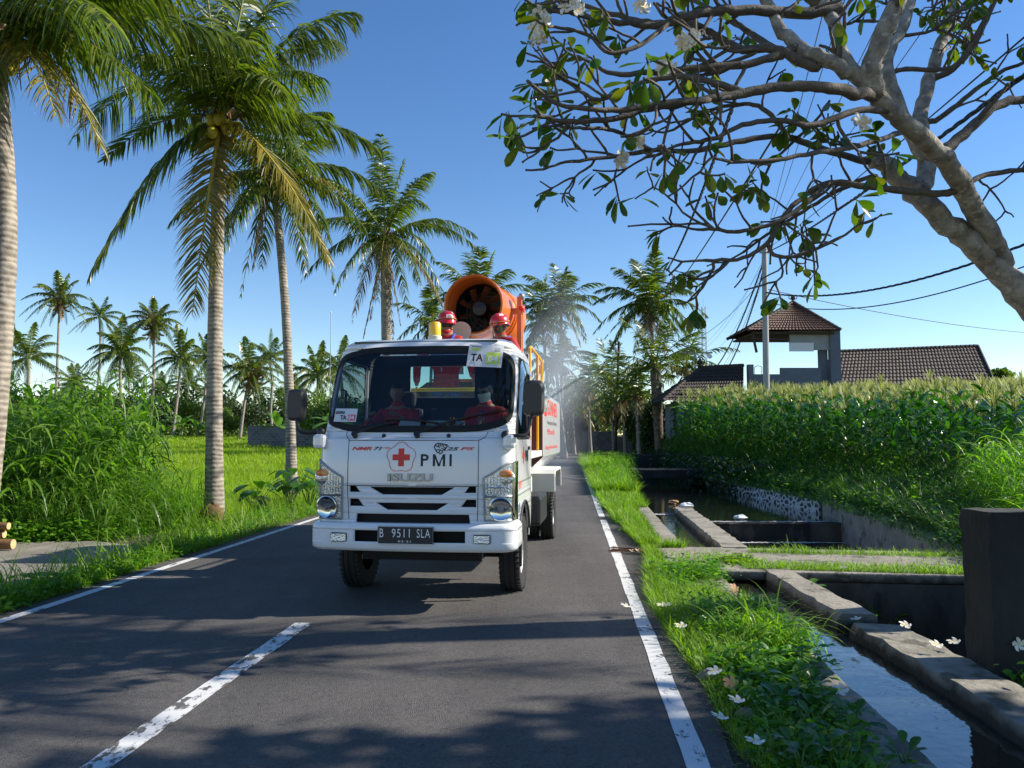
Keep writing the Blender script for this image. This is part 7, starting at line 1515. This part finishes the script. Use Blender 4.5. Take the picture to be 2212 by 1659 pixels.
ap = PL(1713, 655, 2.2); e1, e2 = PL(1616, 716, 0), PL(1816, 712, 0); e3, e4 = e2+Vector((.0, 4.6, 0)), e1+Vector((.0, 4.6, 0)); e1.z = e2.z = e3.z = e4.z = (e1.z+e2.z)/2
rm = MB(); ap2 = ap
for a, b in ((e1, e2), (e2, e3), (e3, e4), (e4, e1)): roof_tiles(rm, a, b, ap2, ap2, 26, 12, .05)
rf = rm.build('roof', 'tile', pa_, smooth=False); rr_ = MB()
for e in (e1, e2, e3, e4): ridge(rr_, e+Vector((0, 0, .06)), ap2+Vector((0, 0, .08)), .10)
rr_.build('ridge_tiles', 'tile_old', rf, smooth=True); fm = MB(); finial(fm, ap2+Vector((0, 0, .05)), 1.25); fm.build('finial', 'tile_old', rf, smooth=True)
sf = MB(); sf.box(((e1+e3)/2-Vector((0, 0, .12))), (4.9, 4.3, .10)); sf.beam(e1+Vector((.3, .3, -.1)), e2+Vector((-.3, .3, -.1)), .12, .16); sf.beam(e1+Vector((.3, .3, -.45)), e1+Vector((2.6, .3, -.5)), .14, .10); sf.beam(e1+Vector((.35, .3, -.1)), e1+Vector((.6, .35, -1.3)), .14, .10); sf.build('eaves', 'wood_dark', pa_)
# corner posts, parapet, hanging pale panel
wl = MB(); z0 = 0; zt = e1.z
x1_ = PL(1712, 735).x; x2_ = PL(1800, 735).x; xr = PL(1780, 800).x
wl.box(((x1_+x2_)/2, .55, (PL(0, 712).z+PL(0, 754).z)/2), (x2_-x1_, .12, PL(0, 712).z-PL(0, 754).z)); wl.build('wall_panel', 'pale_wall', pa_)
bl_ = MB(); bl_.box((PL(1737, 755).x, .42, (PL(0, 738).z+PL(0, 758).z)/2), (1.5, .02, PL(0, 738).z-PL(0, 757).z)); bl_.build('blind', 'paper', pa_)
co = MB(); co.box((PL(1788, 0).x, .55, PL(0, 712).z/2), (.62, .4, PL(0, 712).z)); co.box((PL(1768, 0).x, .9, PL(0, 712).z/2), (.5, .3, PL(0, 712).z*.98)); co.build('column', 'grey_wall', pa_)
pz = PL(0, 793).z; lw = MB(); lw.box(((PL(1672, 0).x+xr)/2, .52, (pz+0)/2-.5), (xr-PL(1672, 0).x, .2, pz+1)); zz = PL(0, 807).z; lw.box(((PL(1605, 0).x+PL(1672, 0).x)/2, .52, zz/2-.5), (PL(1672, 0).x-PL(1605, 0).x, .2, zz+1)); lw.box((PL(1609, 0).x, .55, PL(0, 786).z/2-.5), (.32, .4, PL(0, 786).z+1)); lw.build('parapet', 'grey_wall', pa_)
ch = MB()
for s in (0, .45): ch.tube([PL(1640, 806)+Vector((s, .9, 0)), PL(1640, 790)+Vector((s, .9, 0))], .02, 5)
ch.tube([PL(1640, 790)+Vector((0, .9, 0)), PL(1640, 789)+Vector((.22, .9, .06)), PL(1640, 790)+Vector((.45, .9, 0))], .02, 5); ch.v = [v+Vector(pa_.location) for v in ch.v]; tag(ch.build('chair', 'steel'), 'metal chair back showing over the parapet of the pavilion', 'chair')
# long tiled roof house to the right
hs_ = empty('long_house', (P(1960, 800, 47).x, 47, 1.8)); tag(hs_, 'long low house with a wide corrugated brown tile roof right of the pavilion', 'house')
HL = lambda x, y, dy=0: P(x, y, 47+dy)-Vector(hs_.location)
a, b, c, d = HL(1786, 842, -.8), HL(2152, 838, -.8), HL(2112, 750, 3.5), HL(1806, 762, 3.5); hm = MB(); roof_tiles(hm, a, b, c, d, 44, 11, .06); h1 = hm.build('roof', 'tile_old', hs_)
hm = MB(); a2, b2 = a+Vector((0, 7, 0)), b+Vector((0, 7, 0)); hm.add([a2, b2, c, d], [[0, 1, 2, 3]]); hm.build('rear_roof', 'tile_dark', hs_)
hm = MB(); ridge(hm, d+Vector((0, 0, .08)), c+Vector((0, 0, .08)), .12); ridge(hm, b+Vector((0, 0, .1)), c+Vector((0, 0, .1)), .10); hm.build('ridge_tiles', 'tile_dark', h1, smooth=True)
hm = MB(); hm.box(((a+b)/2+Vector((0, 3.2, -1.5))), ((b-a).x-.5, 5.4, 2.8)); hm.build('wall', 'grey_wall', hs_)
# dark hip roof house at left
dh = empty('dark_roof_house', (P(1560, 850, 44).x, 44, 1.2)); tag(dh, 'low house with a black weathered hip roof beside the pavilion parapet', 'house')
DL = lambda x, y, dy=0: P(x, y, 44+dy)-Vector(dh.location)
a, b, c, d = DL(1432, 868, 0), DL(1606, 868, 0), DL(1606, 792, 2.5), DL(1512, 797, 2.5); hm = MB(); roof_tiles(hm, a, b, c, d, 24, 10, .055); roof_tiles(hm, a+Vector((0, 6, 0)), a, d, d, 18, 8, .05); h1 = hm.build('roof', 'tile_dark', dh)
hm = MB(); ridge(hm, d+Vector((0, 0, .08)), c+Vector((0, 0, .08)), .11); ridge(hm, a+Vector((0, 0, .08)), d+Vector((0, 0, .08)), .10); finial(hm, d+Vector((0, 0, .1)), 1.4); hm.build('ridge_tiles', 'tile_dark', h1, smooth=True)
hm = MB(); hm.box(((a+b)/2+Vector((.5, 2.6, -1.2))), ((b-a).x-1.2, 4.6, 2.5)); hm.build('wall', 'grey_wall', dh)
# lean-to shed near the short palm
sh_ = empty('shed', (P(1400, 930, 58).x, 58, 0)); tag(sh_, 'small open shed with a sloping dark roof beside the short thick palm', 'shed'); SL = lambda x, y, dy=0: P(x, y, 58+dy)-Vector(sh_.location)
hm = MB(); roof_tiles(hm, SL(1375, 905), SL(1432, 905), SL(1440, 880, 2), SL(1420, 878, 2), 10, 6, .05); hm.build('roof', 'tile_dark', sh_); hm = MB(); hm.box(SL(1423, 935)+Vector((0, .3, 0)), (.25, .25, 2.6)); hm.build('post', 'pale_wall', sh_)
hm = MB(); hm.box(SL(1390, 930)+Vector((0, 2.0, 0)), (1.1, .08, 2.0)); hm.v = [v+Vector(sh_.location) for v in hm.v]; tag(hm.build('gate', 'broadleaf'), 'green sheet metal gate under the trees beyond the wooden pole', 'gate')
# parked motorbike, dark, under the shed
bk = empty('motorbike', (P(1392, 970, 62).x, 62, 0), R(20)); tag(bk, 'dark parked motorbike in the shade beyond the grass hump', 'motorbike')
for y in (-.6, .6): mb = MB(); mb.tube([(.0, y+.27*math.cos(t), .3+.27*math.sin(t)) for t in [2*math.pi*i/20 for i in range(21)]], .04, 6, False); mb.build('wheel', 'rubber', bk, smooth=True)
mb = MB(); mb.tube(catmull([(0, -.5, .55), (0, -.15, .5), (0, .1, .6), (0, .35, .78), (0, .75, .82)], 3), [.08]*5+[.13]*8, 8); mb.tube([(0, -.6, .3), (0, -.42, .8), (0, -.36, .98)], .03, 6); mb.build('body', 'black_plastic', bk, smooth=True); mb = MB(); mb.tube([(-.3, -.3, .98), (0, -.38, .98), (.3, -.3, .98)], .018, 6); mb.ball((0, -.45, .85), .09, 10, 7); mb.build('handlebar', 'steel', bk, smooth=True)
# block walls
mb = MB(); a, b = P(1262, 945, 74), P(1322, 945, 74); mb.box(((a.x+b.x)/2, 74.2, 1.0), (b.x-a.x+.3, .2, 2.5)); tag(mb.build('block_wall', 'blockwork', loc=None), 'grey concrete block wall at the bend of the road', 'wall')
mb = MB(); a, b = P(536, 945, 62), P(600, 945, 62); mb.box(((a.x+b.x)/2, 62, 1.6), (b.x-a.x, .2, 2.0)); b2 = P(790, 945, 58); mb.box(((b.x+b2.x)/2, 60, 1.4), (b2.x-b.x, .2, 1.9)); tag(mb.build('block_wall', 'blockwork'), 'long grey block wall at the far right end of the rice field', 'wall')
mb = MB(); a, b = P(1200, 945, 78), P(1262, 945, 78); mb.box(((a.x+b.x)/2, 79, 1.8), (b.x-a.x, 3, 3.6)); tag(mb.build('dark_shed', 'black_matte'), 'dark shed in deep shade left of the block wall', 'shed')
# poles
def pole(name, label, x, ytop, Y, z0, r0, r1, m, bx=None):
    t = P(x, ytop, Y); b = Vector((P(bx or x, 900, Y).x, Y, z0)); root = empty(name, b); tag(root, label, 'pole'); mb = MB(); mb.tube([(0, 0, 0), (t-b)*.5, t-b], [r0, (r0+r1)/2, r1], 14); mb.build('shaft', m, root, smooth=True); return root, t-b, b
pl_, pt, pb_ = pole('utility_pole', 'smooth grey concrete utility pole standing in the maize left of the pavilion roof', 1651, 535, 40, 1.2, .18, .14, 'pole_concrete', 1656)
mb = MB(); mb.box(pt+Vector((0, 0, -.25)), (.5, .10, .10))
for z_ in (-.1, -.5, -3.0, -3.2): mb.lathe([(.125, -.04), (.14, -.04), (.14, .04), (.125, .04)], 12, Matrix.Translation(pt+Vector((0, 0, z_))))
mb.build('bracket', 'steel', pl_)
for x_, z_ in ((-.2, -.1), (.2, -.1), (0, .05)): mb = MB(); mb.lathe([(.02, 0), (.05, .02), (.03, .05), (.05, .08), (.02, .12), (.001, .13)], 10, Matrix.Translation(pt+Vector((x_, 0, z_)))); mb.build('insulator', 'wood_log', pl_, smooth=True)
wp, wt, wb = pole('wooden_pole', 'leaning dark wooden lamp pole at the end of the roadside grass', 1337, 738, 60, 0, .13, .09, 'wood_dark', 1328)
mb = MB(); mb.beam(wt+Vector((-.1, 0, -.9)), wt+Vector((-.75, -.2, .1)), .22, .14); mb.build('lamp_head', 'pole_concrete', wp)
tp, tt_, tb_ = pole('telephone_pole', 'small grey pole with a crossarm beyond the dark roof', 1502, 762, 58, 1, .10, .09, 'steel'); mb = MB(); mb.beam(tt_+Vector((-1.3, 0, 0)), tt_+Vector((1.3, 0, 0)), .10, .12); mb.beam(tt_+Vector((.1, 0, -.7)), tt_+Vector((1.0, 0, -2)), .1, .1); mb.build('crossarm', 'steel', tp)
for x_ in (-1.2, 0, 1.2): mb = MB(); mb.lathe([(.03, 0), (.06, .05), (.03, .1), (.001, .2)], 8, Matrix.Translation(tt_+Vector((x_, 0, .05)))); mb.build('insulator', 'steel', tp)
# lattice radio mast
YM = 170; mtop = P(1519, 662, YM); mb_ = P(1522, 790, YM); mt = empty('radio_mast', (mb_.x, YM, 1)); tag(mt, 'thin lattice radio mast on the skyline left of the utility pole', 'mast'); H = mtop.z-1; mb = MB(); w_ = .55
for sx, sy in ((-1, -1), (1, -1), (1, 1), (-1, 1)): mb.tube([(sx*w_, sy*w_, 0), (sx*w_*.7, sy*w_*.7, H)], .06, 4)
for i in range(26):
    z = H*i/26; z2 = H*(i+1)/26; f = w_*(1-.3*i/26)
    for (p, q_) in (((-1, -1), (1, -1)), ((1, -1), (1, 1)), ((1, 1), (-1, 1)), ((-1, 1), (-1, -1))): mb.beam((p[0]*f, p[1]*f, z), (q_[0]*f, q_[1]*f, z2), .05, .05)
mb.build('lattice', 'steel', mt)
mb = MB(); mb.tube([(0, 0, H), (0, 0, H+1.8)], .05, 4); mb.build('spike', 'steel', mt)
for i in range(8): mb = MB(); z = H*(.72+.03*i); s_ = (-1)**i; mb.beam((s_*.7, -.3, z), (s_*.7, -.3, z+1.6), .16, .12); mb.build('antenna_panel', 'paper', mt)
for z in (.62, .5): mb = MB(); mb.lathe([(.001, 0), (.5, .12), (.62, .3), (.60, .3), (.001, .05)], 14, Matrix.Translation((.9, -.5, H*z)) @ Matrix.Rotation(R(75), 4, 'X')); mb.build('dish', 'paper', mt, smooth=True)
# cables with sag
def cable(label, a, b, sag, r_=.012, m='cable', twist=0, group=None, name='power_cable'):
    a, b = Vector(a), Vector(b); n = 40; pts = [a.lerp(b, i/n)-Vector((0, 0, sag*4*(i/n)*(1-i/n))) for i in range(n+1)]; mb = MB()
    if twist:
        L_ = (b-a).length; m_ = int(L_/.12); m_ = min(m_, 420)
        for ph in (0, 2.1, 4.2):
            P3 = []
            for i in range(m_+1):
                t = i/m_; p = a.lerp(b, t)-Vector((0, 0, sag*4*t*(1-t))); an = t*m_*.55+ph; P3.append(p+Vector((math.cos(an)*r_, 0, math.sin(an)*r_)))
            mb.tube(P3, r_*.75, 4, False)
    else: mb.tube(pts, r_, 4)
    return tag(mb.build(name, m), label, 'cable', group)
top = pb_+pt; pr = P(2230, 520, 24)
cable('upper twisted black cable curving to the right picture edge', top+Vector((0, 0, -2.4)), P(2330, 480, 20), .85, .026, twist=1); cable('lower black cable curving to the right picture edge', top+Vector((0, 0, -2.9)), P(2330, 530, 20), .95, .022)
cable('thin cable running low to the right over the long roof', top+Vector((0, 0, -2.2)), P(2330, 725, 60), .5, .022, 'cable_thin')
cable('thick bundled black cable rising right from the utility pole through the plumeria', top+Vector((0, 0, -.3)), P(2290, 105, 6.6), .2, .018, twist=1); cable('second thick cable beside the bundled one above the utility pole', top+Vector((.1, 0, -.1)), P(2260, 40, 6.2), .1, .012)
for i, (x, y) in enumerate(((1750, 60), (1790, 80), (1930, 20), (2050, 60))): cable(['thin wire up from the pole, leftmost in the plumeria', 'thin wire up from the pole, second from left', 'thin wire up from the pole, third from left', 'thin wire up from the pole, nearest the bundled cable'][i], top+Vector((-.1+.05*i, 0, 0)), P(x+60, y-160, 9), .1, .009, 'cable_thin', group='thin wires above the utility pole')
far = P(1445, 640, 58)
cable('twisted black wire falling from the sky to the tall dark palm', P(1590, 210, 16), P(1440, 585, 45), .4, .03, twist=1); cable('straight black wire falling to the right of the tall dark palm', P(1700, 250, 16), P(1452, 632, 50), .15, .03)
for i, (dx, X, Y2, sg, r_, tw) in enumerate(((0, 1548, 792, .6, .03, 1), (.05, 1575, 790, .5, .032, 1), (.0, 1562, 790, .5, .013, 0), (.03, 1568, 790, .4, .008, 0), (-.05, 1502, 765, .9, .008, 0), (-.05, 1495, 765, .6, .008, 0), (-.05, 1514, 765, 1.3, .008, 0))):
    cable(['black twisted cable from the utility pole down to the dark roof, left one', 'black twisted cable from the utility pole down to the dark roof, right one', 'thin cable between the two twisted ones, upper', 'thin cable between the two twisted ones, lower', 'thin cable from the utility pole to the crossarm, middle', 'thin cable from the utility pole to the crossarm, left', 'slack thin cable from the utility pole to the crossarm, right'][i], top+Vector((dx, 0, -.6-.25*(i % 4))), P(X, Y2, 57), sg, r_, 'cable' if tw else 'cable_thin', tw)
cable('pale green wire sagging from the utility pole to the tall dark palm', top+Vector((0, 0, -1.5)), P(1440, 750, 50), .9, .016, 'cable_thin')
# fallen plumeria flowers
FL = [((1350+0, 1308), 0), ((1302+138, 1308), 0), ((1455, 1318), 1), ((1542, 1450), 0), ((1578, 1475), 1), ((1590, 1512), 0), ((1553, 1548), 0), ((1815, 1490), 0), ((1848, 1337), 0), ((1955, 1350), 0), ((2022, 1392), 0), ((1470, 1352), 0), ((1430, 1307), 0), ((1567, 1352), 2), ((1822, 1226), 0), ((1585, 1268), 2), ((1590, 1278), 2), ((1630, 1600), 0), ((2060, 1386), 0), ((1365, 1190), 0), ((1378, 1190), 0), ((1405, 1226), 2)]
nm = ['on the verge by the asphalt edge', 'on the short grass of the verge', 'upturned and browning by the kerb', 'on the dark soil beside the big tuft', 'drooping, in the shade by the asphalt', 'lying flat by the asphalt edge', 'folded, lowest on the asphalt edge', 'with a yellow heart on the near concrete ledge', 'at the broken end of the divider wall', 'on the middle of the near divider wall', 'on the near divider wall close to the sluice wall', 'half hidden in the verge weeds', 'small, on the verge under the edge line', 'withered brown, by the weeds', 'on the grass of the crossing slab', 'withered, upper one on the wet ledge', 'withered, lower one on the wet ledge', 'at the bottom among the dark plants', 'small, right beside the sluice wall', 'left one by the dry frond stub', 'right one by the dry frond stub', 'dry, on the asphalt strip outside the line']
for i, ((x, y), kind) in enumerate(FL):
    p = G(x, y, .11 if x < 1700 and y > 1300 else .05); mb = MB(); q = random.Random(i); flower_mesh(mb, Vector((0, 0, 0)), (q.uniform(-.4, .4), q.uniform(-.8, .1), 1), .034, i, kind == 0)
    o = mb.build('fallen_flower', None, mats=['petal' if kind == 0 else 'petal_dead', 'petal_yellow']); o.location = p; tag(o, ('white' if kind == 0 else 'brown')+' fallen plumeria flower '+nm[i], 'flower', 'fallen plumeria flowers')
p = P(2200, 1392, 5.48); mb = MB(); flower_mesh(mb, Vector((0, 0, 0)), (0, -1, .2), .033, 5); o = mb.build('fallen_flower', None, mats=['petal', 'petal_yellow']); o.location = p; tag(o, 'white plumeria flower stuck on the face of the sluice wall', 'flower', 'fallen plumeria flowers')
# dry frond stub on the white line, dry leaves, stones
mb = MB(); q = random.Random(8); b = G(1420, 1196, .03)
for i in range(16): e = G(1318+q.uniform(-6, 30), 1186+q.uniform(-4, 6), .02); mb.tube([b+Vector((q.uniform(-.1, .1), q.uniform(-.08, .08), q.uniform(0, .03))), (b+e)/2+Vector((0, q.uniform(-.04, .04), .03)), e], .006, 4)
tag(mb.build('dry_frond_stub', 'wood_log'), 'bundle of dry reddish palm stalks lying across the white edge line', 'dry stalks')
for i, (x, y, s_) in enumerate(((1372, 1237, .09), (1480, 1312, .05), (1512, 1358, .05), (1600, 1500, .05), (1560, 1580, .06), (1410, 1355, .06))):
    mb = MB(); flower_mesh(mb, Vector((0, 0, 0)), (.3, .1, 1), s_*.5, i, False); o = mk('dry_leaf', [Vector((v.x*1.6, v.y*.5, v.z)) for v in mb.v], mb.f, 'petal_dead'); o.location = G(x, y, .02); tag(o, ['curled brown leaf on the asphalt strip beside the edge line', 'small brown leaf in the verge grass', 'orange brown leaf near the fallen flowers', 'brown leaf beside the drooping flower', 'brown leaf among the lowest plants', 'brown leaf at the asphalt break by the line'][i], 'leaf', 'dry leaves on the verge')
for i, (x, y, s_) in enumerate(((1528, 1460, .075), (1610, 1545, .07), (1330, 1530, .0))):
    if s_: mb = MB(); mb.ball((0, 0, 0), (s_, s_*.7, s_*.6), 10, 7); q = random.Random(i); mb.v = [v*q.uniform(.9, 1.1) for v in mb.v]; o = mb.build('stone', 'pebble', smooth=True); o.location = G(x, y, s_*.4); tag(o, ['rough grey stone at the asphalt edge beside a white flower', 'long pale stone half buried in the weeds'][i], 'stone')
# litter in the canal
for i, (x, y, z) in enumerate(((1484, 1092, .07), (1562, 1034, -.30), (1600, 1118, -.30), (1455, 1085, -.3), (1630, 1070, -.3))):
    mb = MB(); q = random.Random(i+3); mb.ball((0, 0, 0), (.16, .12, .07), 9, 6); mb.v = [v*q.uniform(.75, 1.2) for v in mb.v]; o = mb.build('litter_bag', 'litter' if i < 3 else 'petal_dead', smooth=False); o.location = G(x, y, z); tag(o, ['crumpled white plastic bag on the end of the far divider wall', 'white scrap floating on the still upper water', 'pale debris caught on the lip of the weir', 'brown debris floating left in the upper water', 'brown clump floating before the stone wall'][i], 'litter')
tuft('leafy clump of debris floating on the upper canal water', *G(1632, 1062, -.33)[:], 60, .2, .5, .03, 'broadleaf', 33, 1.6, .5, .3, cat_='plant', name='floating_plant')
# log pile on the driveway
q = random.Random(3)
for i, (x, y, z, L_, r_, a) in enumerate(((-7.22, 11.1, .09, 1.6, .075, 2), (-7.5, 11.3, .075, 1.5, .055, -3), (-7.42, 11.2, .22, 1.7, .06, 3), (-7.6, 11.1, .23, 1.5, .05, -5), (-7.35, 11.18, .34, 1.6, .055, 1), (-7.7, 10.98, .075, 1.6, .055, 4))):
    root = empty('log', (x, y, z+.02), R(a)); tag(root, ['thickest bottom log with a pale cut end on the driveway', 'thin bottom log tucked behind the thickest one', 'middle log of the pile, second layer', 'short log lying at the back of the second layer', 'topmost log of the small wood pile', 'bottom log furthest towards the left edge'][i], 'log', 'cut logs piled on the driveway'); mb = MB(); mb.tube([(-L_, 0, 0), (-L_*.5, .02, 0), (0, 0, 0)], [r_*1.05, r_, r_*.95], 12); mb.build('bark', 'wood_log', root, smooth=True); mb = MB(); mb.tube([(0, 0, 0), (.004, 0, 0)], r_*.93, 12); mb.build('cut_end', 'wood_cut', root)
# ------------------------------------------------------------------ mist from the cannon
mm = bpy.data.materials.new('mist'); mm.use_nodes = True; t = mm.node_tree; N, L = t.nodes, t.links; N.remove(N['Principled BSDF'])
pv = N.new('ShaderNodeVolumePrincipled'); pv.inputs['Color'].default_value = (.84, .90, 1, 1); pv.inputs['Anisotropy'].default_value = .3
tc = N.new('ShaderNodeTexCoord'); no = N.new('ShaderNodeTexNoise'); no.inputs['Scale'].default_value = .55; no.inputs['Detail'].default_value = 2; L.new(tc.outputs['Object'], no.inputs['Vector'])
gr = N.new('ShaderNodeTexGradient'); gr.gradient_type = 'SPHERICAL'; mp = N.new('ShaderNodeMapping'); mp.inputs['Scale'].default_value = (1/1.25, 1/8., 1/3.1); L.new(tc.outputs['Object'], mp.inputs[0]); L.new(mp.outputs[0], gr.inputs[0])
mr = N.new('ShaderNodeMapRange'); mr.inputs['From Min'].default_value = .38; mr.inputs['From Max'].default_value = .62; L.new(no.outputs[0], mr.inputs[0])
mu = N.new('ShaderNodeMath'); mu.operation = 'MULTIPLY'; L.new(mr.outputs[0], mu.inputs[0]); L.new(gr.outputs[1], mu.inputs[1]); m2 = N.new('ShaderNodeMath'); m2.operation = 'MULTIPLY'; m2.inputs[1].default_value = MIST; L.new(mu.outputs[0], m2.inputs[0]); L.new(m2.outputs[0], pv.inputs['Density']); L.new(pv.outputs[0], N['Material Output'].inputs['Volume'])
MATS['mist'] = mm; mb = MB(); mb.ball((0, 0, 0), (1.25, 8, 3.1), 24, 14); o = mb.build('mist', 'mist'); o.location = (1.15, 22, 3.0); tag(o, kind='stuff')
